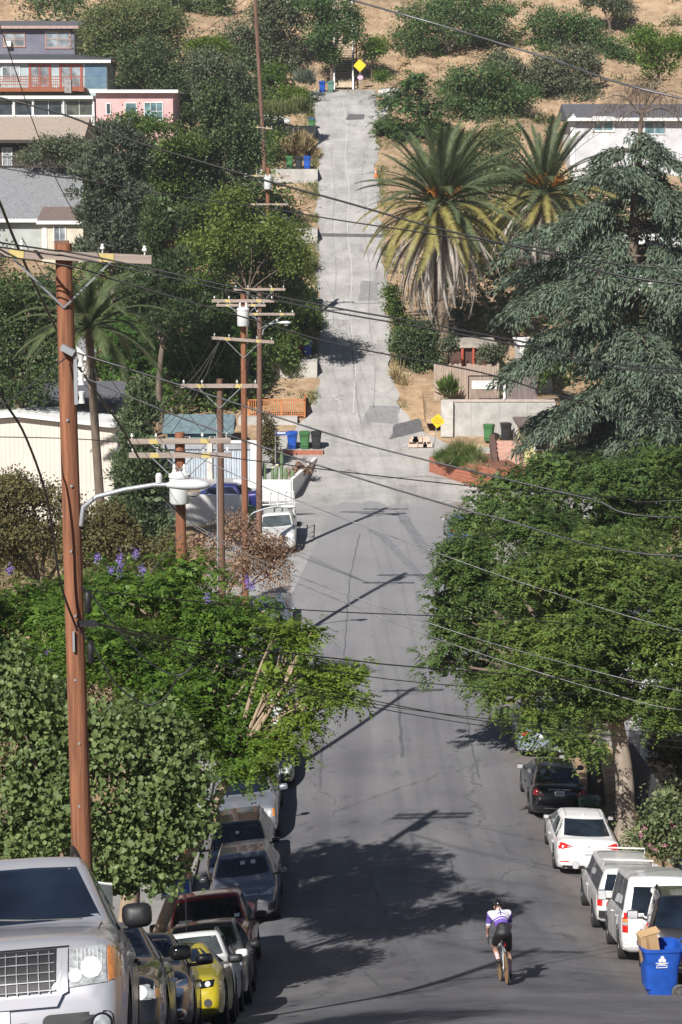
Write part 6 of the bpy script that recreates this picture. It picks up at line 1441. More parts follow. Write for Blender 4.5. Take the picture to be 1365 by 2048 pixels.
# block wall and the orange deck
zd = P(560, 832, 139).z
root = empty('block_wall', (-4.1, 139.4, land(-4, 139)), label='grey concrete block wall carrying the orange deck', cat='wall'); MBK = mat('block_grey', (.33, .335, .35), .9, var=.15, vs=3, bmp=.3); zb = land(-4, 139.4)
for r_ in range(9):
    for i in range(9):
        x = -1.62 + i * .41 + (.2 if r_ % 2 else 0)
        if x < 1.75: MB().box((x, 0, zd - zb - .22 - r_ * .205), (.395, .3, .19)).build('block', MBK, root)
MB().box((.05, .1, (zd - zb) / 2 - 1), (3.7, .24, zd - zb + 1.6)).build('mortar', mat('mortar_grey', (.24, .24, .25), .95), root)
root = empty('timber_deck', (-4.1, 140.8, zd), label='orange-brown timber deck with slatted railing above the block wall', cat='deck'); MOR = mat('deck_orange', (.48, .18, .06), .7, var=.22, vs=2, stretch=(3, 3, .7))
for i in range(16): MB().box((0, -1.45 + i * .19, -.02), (3.6, .18, .06)).build('deck_board', MOR, root)
for i in range(27): MB().box((-1.75 + i * .135, -1.55, .5), (.055, .05, .92)).build('baluster', MOR, root)
for i in range(20): MB().box((1.78, -1.4 + i * .15, .5), (.05, .055, .92)).build('baluster', MOR, root)
for (x, y) in ((-1.78, -1.55), (0.3, -1.56), (1.78, -1.55), (1.78, 1.4)): MB().box((x, y, .45), (.12, .12, 1.15)).build('post', MOR, root)
MB().box((0, -1.55, 1.0), (3.7, .12, .07)).build('handrail', MOR, root); MB().box((1.78, 0, 1.0), (.12, 3.0, .07)).build('handrail', MOR, root)
# cacti in the bed
MCA = mat('cactus_green', (.13, .20, .10), .7, var=.25, vs=8); MCF = mat('cactus_flower', (.75, .70, .45), .7)
for (px, py0, py1, tilt) in ((521, 913, 962, .02), (531, 925, 962, -.05), (552, 935, 962, .08), (564, 903, 962, 0), (574, 935, 962, -.06), (546, 940, 962, .0), (583, 940, 962, .1)):
    d = 125.0; a = P(px, py1 + 8, d); b = P(px, py0, d); h_ = b.z - a.z; root = empty('column_cactus', (a.x, d + random.uniform(-.3, .3), a.z), label='ribbed green column cactus standing behind the white corner wall', cat='cactus', group='column cacti in the corner bed')
    vs = []; n = 14; prof_ = [(.09, 0), (.10, .3), (.105, .6), (.1, .85), (.07, .96), (.02, 1.0)]; mb = MB()
    for (r_, t) in prof_:
        for k in range(n): an = 2 * PI * k / n; rr = r_ * (1 if k % 2 else .76); vs.append((rr * math.cos(an) + tilt * h_ * t, rr * math.sin(an), h_ * t))
    fs = [(j * n + k, j * n + (k + 1) % n, (j + 1) * n + (k + 1) % n, (j + 1) * n + k) for j in range(len(prof_) - 1) for k in range(n)]; mb.add(vs, fs).build('stem', MCA, root, 50)
    if px in (552, 546): MB().lathe([(.0, 0), (.09, .06), (.11, .14), (.02, .1)], 8, c=(tilt * h_, 0, h_)).build('flower', MCF, root)
plant('shrub', 'dry russet and grey plants at the end of the cactus bed', 'shrub', 127.5, [(595, 945, 20, 12), (610, 940, 16, 9), (600, 930, 12, 8)], 'simple', 'dry', 1400, .09, trunk=False)
plant('shrub', 'loose olive shrub behind the cactus columns', 'shrub', 131, [(540, 890, 16, 30), (535, 860, 12, 28), (550, 915, 14, 16)], 'simple', 'olive', 2200, .1, trunk=False)

# ------------------------------------------------------------------ right side of the crossing
MRW = mat('retaining_concrete', (.43, .415, .39), .9, var=.25, vs=1.2, bmp=.3)
z1 = P(960, 803, 136.5).z; zb = land(9, 136.5)
root = empty('retaining_wall', (9.6, 136.5, zb), label='pale concrete retaining wall below the timber fence', cat='wall')
for i in range(4): MB().box((-2.35 + i * 1.75 + .0, 0, (z1 - zb) / 2 - .4), (1.74, .3, z1 - zb + .8)).build('wall_panel', MRW, root)
MB().box((-3.0, -.12, (z1 - zb) / 2), (.75, .6, z1 - zb + .1)).build('pier', mat('pier_cream', (.52, .50, .46), .9, var=.25, vs=2), root); MB().box((.2, .0, z1 - zb + .06), (7.0, .4, .12)).build('coping', mat('coping_pink', (.50, .42, .38), .9), root)
tp_ = MB().box((9.6, 140, z1 - .75), (8.6, 6.6, 1.3)).build('terrace', M_SOIL); tag(tp_, kind='structure')
def board_fence(name, label, px0, px1, py0, py1, d, n, m, lean=0.0, gap=.012):
    a = P(px0, py0, d); b = P(px1, py1, d); root = empty(name, (a.x, d, b.z), label=label, cat='fence'); W_ = (b.x - a.x) / n
    for i in range(n):
        hh = (a.z - b.z) * random.uniform(.93, 1.02); MB().box((W_ * (i + .5), random.uniform(-.012, .012), hh / 2), (W_ - gap, .03, hh)).build('board', m, root)
    for z in (.25, .8): MB().box(((b.x - a.x) / 2, .05, (a.z - b.z) * z), (b.x - a.x, .06, .09)).build('rail', m, root)
    return root
MWF = mat('weathered_fence', (.40, .31, .25), .9, var=.3, vs=2, stretch=(5, 5, .5)); MWF2 = mat('weathered_fence_dark', (.20, .165, .16), .9, var=.3, vs=2, stretch=(5, 5, .5))
board_fence('board_fence', 'tall weathered pinkish board fence right of the palm trunk', 868, 998, 728, 800, 138.6, 26, MWF)
board_fence('board_fence', 'dark weathered board fence beside the lattice gate', 1012, 1075, 752, 803, 136.9, 14, MWF2)
d = 136.8; a = P(938, 752, d); b = P(1002, 803, d); gt = empty('lattice_gate', (a.x, d, b.z), label='black lattice gate with a long white notice board', cat='gate'); W_, H_ = b.x - a.x, a.z - b.z
MB().box((W_ / 2, 0, H_), (W_, .06, .08)).box((W_ / 2, 0, .04), (W_, .06, .08)).box((0, 0, H_ / 2), (.08, .062, H_)).box((W_, 0, H_ / 2), (.08, .062, H_)).build('frame', M_BLACK, gt)
lt_ = MB()
for i in range(22):
    for s_ in (-1, 1):
        x = W_ * i / 21; L_ = min(H_, (W_ - x) if s_ > 0 else x)
        if L_ > .1: lt_.tube([(x, s_ * .008, 0), (x + s_ * L_ * .85, s_ * .008, L_)], .012, 4)
tag(lt_.build('lattice', mat('lattice_brown', (.16, .12, .10), .8), gt), kind='stuff')
sg = MB().box((W_ * .52, -.06, H_ * .66), (W_ * .86, .03, H_ * .32)).build('notice_board', M_WHITEP, gt)
for (z, w_, x) in ((.745, .62, .50), (.575, .34, .30)): MB().box((W_ * x, -.078, H_ * z), (W_ * w_, .004, .045)).build('notice_lettering', mat('letters_faint', (.45, .45, .47), .7), sg)
MB().box((W_ + .22, -.02, H_ / 2), (.14, .14, H_ + .3)).build('gate_post', M_WHITEP, gt)
h = House('garden_shed', 'white shed behind the fence under the cedar boughs', 1040, 1105, 690, 745, 143, 4, M_WHITEP, cat='shed', group=None, down=2); h.roof('flat', M_WHITEP, .15); h.win(1075, 1092, 700, 722)
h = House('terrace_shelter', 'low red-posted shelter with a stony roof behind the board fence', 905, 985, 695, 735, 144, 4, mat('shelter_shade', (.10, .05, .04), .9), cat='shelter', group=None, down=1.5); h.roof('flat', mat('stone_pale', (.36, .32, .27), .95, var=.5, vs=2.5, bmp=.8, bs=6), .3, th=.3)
for px in (925, 947, 972): h.slab('post', px - 2, px + 2, 697, 730, mat('post_red', (.42, .08, .04), .7), -.3, .12)
# rust-coloured plank planter on the corner, stairs of pink brick
MRU = mat('planter_redwood', (.33, .125, .075), .8, var=.35, vs=2.5, stretch=(.6, .6, 5))
A = (5.3, 130.0); B = (8.9, 125.3); C = (10.6, 126.0); root = empty('corner_planter', (A[0], A[1], land(*A)), label='corner planter of rust-red planks filled with grasses', cat='planter'); zt = P(920, 925, 127.6).z
for (p, q_) in ((A, B), (B, C), ((7.9, 132.6), A)):
    for i in range(6):
        va = Vector((p[0], p[1], 0)); vb = Vector((q_[0], q_[1], 0)); mid = (va + vb) / 2; L_ = (vb - va).length; an = math.atan2(vb.y - va.y, vb.x - va.x)
        MB().box((mid.x - A[0], mid.y - A[1], zt - land(*A) - .10 - i * .215), (L_ + .04, .07, .205), (0, 0, an)).build('plank', MRU, root)
MB().prism([(A[0] - A[0], 0), (B[0] - A[0], B[1] - A[1]), (C[0] - A[0], C[1] - A[1]), (4.2, 2.2), (2.5, 2.5)], zt - land(*A) - 1.2, zt - land(*A) - .12, 'z').build('soil', mat('mulch', (.20, .085, .055), .95, var=.4, vs=6), root)
for (px, py, r_, lm_) in ((885, 912, 17, 'mid'), (905, 905, 18, 'grassy'), (917, 896, 20, 'grassy'), (942, 905, 22, 'bamboo'), (955, 918, 18, 'grassy'), (938, 928, 15, 'mid'), (958, 938, 18, 'straw'), (915, 922, 14, 'mid'), (895, 922, 12, 'grassy')):
    d = 128.6 + (915 - py) * .08; c_ = P(px, py + r_ * .8, d); m_ = MP(py, d); k = 420; az = RNG.uniform(0, 6.28, k); sp_ = RNG.uniform(0, 1, k)
    tg_ = np.stack([np.cos(az) * sp_, np.sin(az) * sp_, np.full(k, .75)], 1); root = empty('grass_tussock', (c_.x, c_.y, c_.z), label='rounded grass tussock growing in the rust-red planter', cat='grass', group='tussocks in the corner planter')
    link(bpy.data.objects.new('blades', leaf_mesh('blades', RNG.normal(size=(k, 3)) * np.array([.12, .12, .02]), tg_, rdir(k), r_ * m_ * RNG.uniform(1.1, 2.2, k), .04, LM[lm_])), root)
MST = mat('brick_pink', (.50, .31, .25), .9, var=.22, vs=5, bmp=.3)
root = empty('garden_steps', (10.3, 127.2, land(10.3, 127)), label='flight of pink brick steps right of the corner planter', cat='steps')
for i in range(11): MB().box((-.02 * i, i * .42, .08 + i * .18), (1.9, .46, .18 + .2)).build('step', MST, root)
for i in range(9): MB().box((-1.2, .2 + i * .5, .35 + i * .21), (.3, .5, .8)).build('edge_block', mat('rock_brown', (.14, .085, .07), .95, var=.3, vs=4), root)
MB().tube([(.2, .3, .3), (.2, .3, 1.2), (.1, 4.2, 2.9), (.1, 4.2, 2.0)], .025, 6).build('handrail', M_RIM, root)
h = House('yellow_house', 'pale yellow house glimpsed under the cedar', 1050, 1120, 860, 930, 129, 5, stucco('stucco_yellow', (.70, .62, .30)), group=None); h.roof('flat', M_ROOFB, .3); h.win(1070, 1095, 875, 900)
tag(MB().prism([(4.0, 131.5), (11.5, 134.3), (11.5, 136.2), (6.2, 136.2), (3.0, 134.6)], land(7, 134) - .5, land(7, 134) + .12, 'z').build('driveway', M_PAD), kind='structure')
MBX = mat('cinder_block', (.56, .44, .36), .9, var=.15)
for i, (px, py, dz) in enumerate(((826, 880, 0), (845, 880, 0), (835, 868, 1), (856, 876, 0), (828, 866, 1), (850, 864, 1))):
    c_ = P(px, 884, 134.3); MB2 = MB(); MB2.box((0, 0, .1), (.58, .4, .2)).box((0, 0, .26), (.58, .06, .12)).box((-.26, 0, .26), (.06, .4, .12)).box((.26, 0, .26), (.06, .4, .12)); o = MB2.build('paving_block', MBX); o.location = (c_.x, 134.3 + .1 * (i % 2), land(c_.x, 134.3) + .1 + dz * .33)
    tag(o, 'pinkish concrete block stacked at the driveway edge', 'block', 'blocks stacked at the right road edge')
# grey clapboard house, upper right
h = House('hillside_house', 'pale grey house with dark roof and teal window behind the cedar top', 1148, 1500, 240, 345, 186, 9, stucco('stucco_palegrey', (.58, .58, .60)), group=None); h.roof('gable_x', M_ROOFD, .6, 1.4, M_WHITEP); h.win(1187, 1227, 234, 262, None, M_PANET, 1, 1, .12); h.win(1290, 1330, 240, 268, None, M_PANET, 1); h.slab('corner_board', 1142, 1150, 232, 330, M_WHITEP, -.04, .1)
h.part('gable_wall', MB().box((h.x0 + .02, 190.5, h.z1 - 1), (.1, 8, 3)), M_WHITEP)
h = House('hillside_house', 'white terrace house hidden behind the cedar', 1230, 1480, 460, 560, 158, 6, M_WHITEP, group=None); h.roof('flat', M_ROOFG, .3); h.win(1290, 1330, 480, 510); h.win(1250, 1275, 480, 510)
# white-columned house behind the right-hand trees
h = House('roadside_house', 'pale stucco house with square white porch columns behind the street trees', 1262, 1700, 1330, 1512, 73.5, 8, stucco('stucco_shade', (.52, .52, .54)), group=None, down=1); h.roof('flat', M_ROOFD, .4, fascia=M_WHITEP); h.slab('porch_column', 1286, 1316, 1380, 1515, M_WHITEP, -1.2, .45); h.slab('porch_column', 1380, 1410, 1380, 1515, M_WHITEP, -1.2, .45); h.win(1330, 1370, 1400, 1470)
wall_run('yard_fence', 'dark close-boarded yard fence on the right verge', [(9.55, 60.0), (9.35, 69.0)], 1.7, .1, mat('fence_dark', (.06, .055, .06), .9, var=.3), cat='fence')
# picket fence on the left verge
a = (-4.45, 35.5); b = (-4.42, 40.6); root = empty('board_gate', (a[0], a[1], land(*a)), label='tall white board fence on the left verge behind the tall pole', cat='fence'); n = 36
for i in range(n):
    t = i / (n - 1); x = a[0] + (b[0] - a[0]) * t; y = a[1] + (b[1] - a[1]) * t; MB().prism([(-.068, 0), (.068, 0), (.068, 2.75), (0, 2.8), (-.068, 2.75)], x - a[0] - .015, x - a[0] + .015, 'x').build('picket', M_WHITEP, root).location = (0, y - a[1], land(x, y) - land(*a))
for dz in (.4, 2.3): MB().tube([(0.03, 0, dz), (b[0] - a[0] + .03, b[1] - a[1], land(*b) - land(*a) + dz)], .04, 4).build('rail', M_WHITEP, root)

# wooden stairs up the dry hill
MSTW = mat('stair_timber', (.50, .41, .30), .85, var=.25, vs=3); root = empty('hill_stairs', (.25, 217.0, land(.25, 217)), label='long timber stairway with pale railings climbing the dry hill', cat='stairs'); z_ = land(.25, 217); nst = 56
def zst(t): return max(land(.25, 217 + t) - z_ + .25, 0)
for i in range(nst):
    t = .3 + i * .46; MB().box((0, t, zst(t)), (1.7, .44, .09)).build('step', MSTW, root)
for s_ in (-1, 1):
    MB().tube([(s_ * .92, .1 + .46 * i, zst(.1 + .46 * i) + .95) for i in range(0, nst, 4)], .07, 6).build('handrail', M_WHITEP, root)
    MB().tube([(s_ * .92, .1 + .46 * i, zst(.1 + .46 * i) - .05) for i in range(0, nst, 4)], .10, 6).build('stringer', MSTW, root)
    for i in range(0, nst, 4): MB().box((s_ * .92, .1 + .46 * i, zst(.1 + .46 * i) + .4), (.16, .14, 1.2)).build('post', M_WHITEP if i < 16 else MSTW, root)
for i, (px, py) in enumerate(((757, 184), (765, 182), (773, 184), (782, 182), (790, 184), (798, 183), (778, 186), (762, 187))):
    q_ = GP(px, py); mb = MB(); mb.lathe([(.05, -.1), (.3, -.05), (.34, .12), (.2, .28), (.03, .33)], 9); mb.v = [(x * random.uniform(.85, 1.15), y * .8, z) for x, y, z in mb.v]
    o = mb.build('white_rock', mat('rock_white', (.68, .66, .63), .9, var=.12), None, 40); o.location = q_; tag(o, 'whitewashed rock in the row beside the top turnaround', 'rock', 'white rocks at the road end')
# ================================================================== poles and wires
M_POLE = mat('pole_redbrown', (.24, .10, .052), .9, var=.55, vs=7, bmp=.9, bs=22, stretch=(3, 3, .12)); M_POLED = mat('pole_weathered', (.16, .09, .062), .9, var=.3, vs=3, bmp=.6, bs=12, stretch=(3, 3, .25)); M_ARM = mat('crossarm_grey', (.33, .27, .23), .9, var=.25, vs=3, stretch=(.4, 3, 3)); M_GALV = mat('galvanised', (.36, .38, .40), .5, .4, var=.12); M_TAGY = mat('tag_yellow', (.55, .44, .17), .6, var=.1); M_CERAM = mat('insulator_white', (.72, .72, .70), .3); M_CAN = mat('transformer_paint', (.66, .68, .68), .45, var=.06); M_LUM = mat('lamp_shell', (.62, .63, .64), .4, var=.04)
M_WIRE = mat('wire_black', (.016, .016, .017), .45); M_WIREA = mat('wire_aluminium', (.11, .11, .115), .4, .5, var=.7, vs=2.5)
POLES = {}
def pole(key, label, base, top, r0, r1, m, arms=(), can=None, lamp=None, conduit=False, steps=False):
    """arms: (metres below top, half length, tilt, side shift)"""
    base = Vector(base); top = Vector(top); root = empty('utility_pole', base, label=label, cat='utility pole'); v = top - base
    mb = MB(); mb.tube([v * t - Vector((0, 0, .6 if t == 0 else 0)) for t in (0, .25, .5, .75, 1)], [r0 + (r1 - r0) * t for t in (0, .25, .5, .75, 1)], 14); mb.build('shaft', m, root, 50)
    pts = {}
    for i, (dn, hl, tilt, sh) in enumerate(arms):
        c = v * (1 - dn / v.length) + Vector((sh, -r1 - .06, 0)); rot = Matrix.Rotation(-tilt, 3, 'Y'); a = MB(); a.box(c, (2 * hl, .095, .12), rot); ar = a.build('crossarm', M_ARM, root)
        pts[i] = [base + c + rot @ Vector((x, 0, .22)) for x in (-hl * .92, -hl * .45, hl * .45, hl * .92)]
        for s_ in (-1, 1):
            e = c + rot @ Vector((s_ * hl * .55, -.055, -.05)); f = v * (1 - (dn + hl * .58) / v.length) + Vector((0, -r1 - .02, 0)); br = MB(); br.tube([e, f], .018, 4); br.build('brace', M_GALV, root)
            MB().box(c + rot @ Vector((s_ * hl * .5, -.052, 0)), (.2, .012, .115), rot).build('tag_plate', M_TAGY, ar)
        for x in (-hl * .92, -hl * .45, hl * .45, hl * .92):
            q = c + rot @ Vector((x, 0, .06)); MB().lathe([(.010, 0), (.010, .05), (.032, .055), (.036, .08), (.022, .095), (.028, .11), (.012, .13)], 8, c=q).build('insulator', M_CERAM, ar, 50)
    if can:
        dn, hh, rr, sx = can; c = v * (1 - dn / v.length) + Vector((sx, -r1 - rr * .75, 0)); cn = MB().lathe([(rr * .92, -hh / 2), (rr, -hh / 2 + .03), (rr, hh / 2 - .1), (rr * 1.08, hh / 2 - .09), (rr * 1.06, hh / 2 - .02), (rr * .6, hh / 2 + .04)], 20, c=c).build('transformer', M_CAN, root, 40)
        for k in (-.5, .5): MB().lathe([(.04, 0), (.05, .08), (.03, .1), (.045, .16), (.02, .22)], 8, c=c + Vector((k * rr, 0, hh / 2))).build('bushing', M_CERAM, cn)
    if lamp:
        dn, ln, rise = lamp; c = v * (1 - dn / v.length); pts_ = [c + Vector((r1 + .02, -.05, -.32)), c + Vector((r1 + .06, -.05, -.05)), c + Vector((r1 + .25, -.05, .1)), c + Vector((ln * .55, -.05, rise * .75)), c + Vector((ln * .85, -.05, rise)), c + Vector((ln, -.05, rise))]
        la = MB().tube(pts_, .035, 8).build('lamp_arm', M_GALV, root, 60); e = c + Vector((ln + .30, -.05, rise)); rings = []; n = 14
        for (t, w_, u, dwn) in ((-.33, .05, .03, .035), (-.27, .08, .055, .05), (-.1, .13, .08, .07), (.1, .145, .085, .075), (.22, .11, .06, .055), (.29, .04, .025, .025)):
            ring = []
            for k in range(n):
                an = 2 * PI * k / n; sn = math.sin(an); ring.append(e + Vector((t, math.cos(an) * w_, sn * (u if sn > 0 else dwn))))
            rings.append(ring)
        fs = [(j * n + k, j * n + (k + 1) % n, (j + 1) * n + (k + 1) % n, (j + 1) * n + k) for j in range(5) for k in range(n)] + [tuple(range(n)), tuple(5 * n + k for k in range(n))]
        lh = MB().add([p for r_ in rings for p in r_], fs).build('lamp_head', M_LUM, root, 60); MB().lathe([(.045, 0), (.05, .1), (.03, .14)], 10, c=c + Vector((ln * .9, -.05, rise + .03))).build('photocell', M_LUM, lh)
        MB().lathe([(.10, -.02), (.09, -.07), (.04, -.10)], 12, c=e + Vector((.05, 0, -.07))).build('lamp_lens', M_LAMP, lh)
    if conduit: MB().tube([Vector((-r0 * .9, -r0 * .75, 0)), v * .9 + Vector((-r1 * .95, -r1 * .8, 0))], .03, 6).build('conduit', M_GALV, root)
    if steps:
        for i in range(9): MB().lathe([(.02, 0), (.02, .03), (.0, .03)], 6, 'y', c=v * (.15 + .08 * i) + Vector((.03 * (i % 2), -r0 * .93, 0))).build('bolt_head', M_GALV, root)
    POLES[key] = (root, pts, base, top); return root
def gz(x, y): return land(x, y) if abs(x - float(xc(y))) > 8.3 or y > 117 else float(prof(y)) - .306 + .16 + float(cross_fall(x, y))
def pole_px(key, label, px, pt, d, lean=0.0, **k):
    t = P(px, pt, d); x = t.x - lean; b = (x, d, gz(x, d)); return pole(key, label, b, (t.x, d, t.z), **k)
pole_px('fg', 'tall red-brown wooden pole with one crossarm and a street lamp, behind the silver sport utility', 127, 487, 31.0, lean=-.12, r0=.165, r1=.118, m=M_POLE, arms=[(.16, 1.25, -.045, 0)], lamp=(3.68, 1.40, .27), steps=True)
pole_px('p2', 'wooden pole with two stacked crossarms and a white transformer, second up the row', 360, 865, 52.0, r0=.16, r1=.12, m=M_POLE, arms=[(.18, 1.22, .01, 0), (.52, 1.22, 0, .02)], can=(1.30, .72, .24, 0))
pole_px('p3', 'wooden pole with a single level crossarm and white conduit', 440, 758, 69.0, r0=.14, r1=.10, m=M_POLED, arms=[(.2, 1.22, .0, 0)], conduit=True)
pole_px('p4', 'wooden pole with two crossarms above and below a hanging transformer', 487, 587, 88.5, r0=.15, r1=.11, m=M_POLE, arms=[(.28, 1.25, .0, 0), (1.85, 1.25, -.07, -.02)], can=(.92, .72, .24, 0), lamp=(9.0, 1.5, .35))
pole_px('p5', 'darker pole with several grey crossarms and a small street lamp', 520, 572, 107.0, lean=.12, r0=.16, r1=.12, m=M_POLED, arms=[(.15, 1.25, .0, 0), (.92, 1.2, 0, -.9), (1.35, 1.25, 0, .45)], lamp=(2.05, .95, .28))
pole_px('p6', 'hillside pole with a white transformer halfway up the slope', 537, 335, 150.0, lean=.25, r0=.17, r1=.13, m=M_POLE, arms=[(.55, 1.5, 0, -.1), (2.45, 1.5, 0, -.1)], can=(1.05, .80, .26, 0))
pole_px('p7', 'very tall leaning pole near the top of the hill', 509, -30, 186.0, lean=-.85, r0=.19, r1=.14, m=M_POLED, arms=[(11.6, .85, -.1, 0), (15.6, 1.75, 0, .3)])
# poles just outside the picture that carry the cross-street spans
pole('R1', 'wooden pole on the right pavement where the upper spans end', (10.4, 30, gz(10.4, 30)), (10.4, 30, 20.2), .16, .12, M_POLE, arms=[(.2, 1.2, 0, 0)]); pole('R2', 'wooden pole on the right pavement where the lower spans end', (10.2, 48, gz(10.2, 48)), (10.2, 48, 11.5), .16, .12, M_POLE, arms=[(.2, 1.2, 0, 0)])
pole('L1', 'wooden pole behind the left-hand gardens carrying the long span', (-13.0, 37, gz(-13, 37)), (-13.0, 37, 23.0), .17, .12, M_POLE, arms=[(.2, 1.2, 0, 0)])
def wire(label, pts, r=.011, m=None, group='overhead lines', name='power_line', n=None):
    """smooth cable through the given points"""
    pts = [Vector(p) for p in pts]; out = []
    if len(pts) == 2:
        a, b = pts; L_ = (b - a).length; sag = .012 * L_; out = [a.lerp(b, i / 24) - Vector((0, 0, sag * 4 * (i / 24) * (1 - i / 24))) for i in range(25)]
    else:                                                          # Catmull-Rom through the points
        q = [pts[0] * 2 - pts[1]] + pts + [pts[-1] * 2 - pts[-2]]
        for i in range(1, len(q) - 2):
            for k in range(8):
                t = k / 8; out.append(.5 * ((2 * q[i]) + (q[i + 1] - q[i - 1]) * t + (2 * q[i - 1] - 5 * q[i] + 4 * q[i + 1] - q[i + 2]) * t * t + (3 * q[i] - q[i - 1] - 3 * q[i + 1] + q[i + 2]) * t ** 3))
        out.append(pts[-1])
    o = out[0].copy(); mb = MB(); mb.tube([p - o for p in out], r, 5); ob = mb.build(name, m or M_WIRE, None, 80); ob.location = o; tag(ob, label, 'wire', group); return ob
def pxwire(label, lst, d0, d1, r=.011, m=None, end=None, start=None, group='overhead lines'):
    """photo points of one cable; its distance runs evenly from d0 to d1 between supports"""
    pts = []; xa, xb = lst[0][0], lst[-1][0]
    for (px, py) in lst: pts.append(P(px, py, d0 + (d1 - d0) * (px - xa) / (xb - xa)))
    if start is not None: pts = [Vector(start)] + pts
    if end is not None: pts = pts + [Vector(end)]
    return wire(label, pts, r, m, group)
LC = 'cable spanning the street from the left row of poles to the right pavement'
GC = 'spans crossing the street'
def R1(z): return (10.4, 29.85, z)
def R2(z): return (10.2, 47.85, z)
def L1(z): return (-13.0, 36.85, z)
pxwire('thick twisted cable crossing high above the palms', [(703, 0), (903, 57), (1108, 120), (1365, 197)], 34, 31, .016, M_WIREA, end=R1(19.6), start=(-3.0, 38.5, 24.2) if False else P(300, -115, 38))
pxwire('heavy black cable sagging from the far left pole across the pale road', [(0, 195), (245, 275), (500, 352), (683, 402), (858, 452), (1030, 492), (1098, 508), (1365, 568)], 36, 31, .017, M_WIRE, end=R1(18.0), start=L1(22.4))
pxwire('thinner black cable below the heavy one crossing the palm crowns', [(0, 335), (170, 360), (350, 392), (540, 417), (683, 441), (963, 482), (1073, 495), (1365, 536)], 36, 31, .011, M_WIRE, end=R1(18.6), start=L1(21.0))
for k, (dy, r_) in enumerate(((-4, .013), (5, .012))): pxwire('one of a pair of black cables passing in front of the pole crossarm', [(0, 489 + dy), (130, 507 + dy), (300, 541 + dy), (475, 580 + dy), (683, 622 + dy), (858, 652 + dy), (1033, 685 + dy), (1365, 742 + dy)], 30.6, 30, r_, M_WIRE, end=R1(17.3 - .12 * k), start=L1(19.6 - .1 * k), group='paired cables')
pxwire('single black cable below the paired cables', [(0, 512), (230, 560), (300, 580), (480, 632), (683, 690), (963, 745), (1133, 795), (1365, 842)], 30.6, 30, .011, M_WIRE, end=R1(16.8), start=L1(19.0))
fx = P(140, 705, 30.75)
pxwire('shiny service cable from the tall pole bracket to the right', [(140, 700), (200, 720), (360, 770), (683, 875), (853, 920), (1028, 962), (1183, 998), (1365, 1035)], 30.75, 30, .013, M_WIREA, end=R1(15.2))
pxwire('second shiny service cable from the tall pole, lower', [(175, 758), (350, 830), (500, 885), (683, 945), (863, 1000), (993, 1035), (1365, 1113)], 30.75, 30, .013, M_WIREA, end=R1(14.7))
pxwire('thin black line running almost level past the white corner wall', [(75, 875), (350, 902), (683, 943), (983, 976), (1233, 995), (1365, 1001)], 40, 31, .010, M_WIRE, end=R1(15.6), start=L1(15.2))
pxwire('cable from the transformer pole crossing the intersection', [(398, 915), (500, 962), (683, 1035), (873, 1105), (1058, 1170), (1365, 1262)], 51.8, 48, .012, M_WIREA, end=R2(9.0))
pxwire('shiny cable from the transformer pole over the street trees', [(372, 1040), (530, 1125), (683, 1185), (858, 1246), (1033, 1300), (1365, 1382)], 51.8, 48, .012, M_WIREA, end=R2(8.0))
pxwire('companion of the shiny cable, hanging lower at the right', [(376, 1046), (530, 1135), (683, 1202), (898, 1286), (1183, 1376), (1365, 1420)], 51.8, 48, .012, M_WIREA, end=R2(7.6))
pxwire('faint telephone line from the tall pole over the jacaranda', [(165, 1180), (450, 1208), (683, 1224), (1033, 1240), (1365, 1270)], 30.8, 47, .010, M_WIRE, end=R2(8.9))
pxwire('telephone bundle from the black pole bracket over the road', [(190, 1247), (350, 1277), (500, 1297), (683, 1318), (858, 1336), (1365, 1372)], 30.8, 47, .013, M_WIRE, end=R2(8.2))
pxwire('second telephone line under the bundle', [(195, 1250), (380, 1290), (683, 1345), (923, 1372), (1365, 1400)], 30.8, 47, .009, M_WIRE, end=R2(7.8))
pxwire('drop line falling across the road to the right-hand tree', [(220, 1252), (380, 1305), (500, 1345), (683, 1388), (1010, 1448), (1365, 1482)], 30.8, 47, .010, M_WIRE, end=R2(6.9))
pxwire('lowest drop line crossing below the leaning jacaranda', [(230, 1262), (400, 1330), (683, 1402), (1000, 1456), (1365, 1496)], 30.8, 47, .009, M_WIRE, end=R2(6.6))
pxwire('middle drop line between the two lowest ones', [(225, 1256), (400, 1318), (683, 1396), (1000, 1440), (1365, 1468)], 30.8, 47, .008, M_WIRE, end=R2(7.1))
pxwire('steep black cable sweeping past the tall pole to the transformer', [(-60, 270), (0, 405), (30, 480), (75, 580), (145, 715), (240, 850), (310, 970), (372, 1042)], 27, 51.6, .022, M_WIRE, group='heavy black drop cables')
pxwire('steep black cable reaching the black bracket on the tall pole', [(-60, 640), (0, 785), (50, 870), (95, 1000), (120, 1160), (155, 1262)], 29, 30.75, .018, M_WIRE, group='heavy black drop cables')
pxwire('slack loop of spare black cable hanging from the tall pole', [(160, 1262), (190, 1300), (230, 1365), (270, 1398), (300, 1410), (335, 1392), (355, 1355), (345, 1348), (300, 1330), (240, 1265), (185, 1185), (162, 1175)], 30.75, 30.75, .014, M_WIRE, group='heavy black drop cables') if False else None
def loop_wire():
    L_ = [(160, 1262), (190, 1300), (230, 1365), (270, 1398), (300, 1410), (335, 1392), (352, 1360), (380, 1338), (386, 1332), (372, 1345), (345, 1349), (300, 1325), (240, 1262), (195, 1205), (164, 1172)]
    wire('slack loop of spare black cable hanging beside the tall pole', [P(a, b, 30.75) for a, b in L_], .014, M_WIRE, 'heavy black drop cables')
loop_wire()
for (a, b) in (((-60, 15), None),): pxwire('thin line slanting to the crossarm tip of the tall pole', [(-40, -60), (0, 50), (100, 330), (190, 500)], 22, 30.8, .006, M_WIRE)
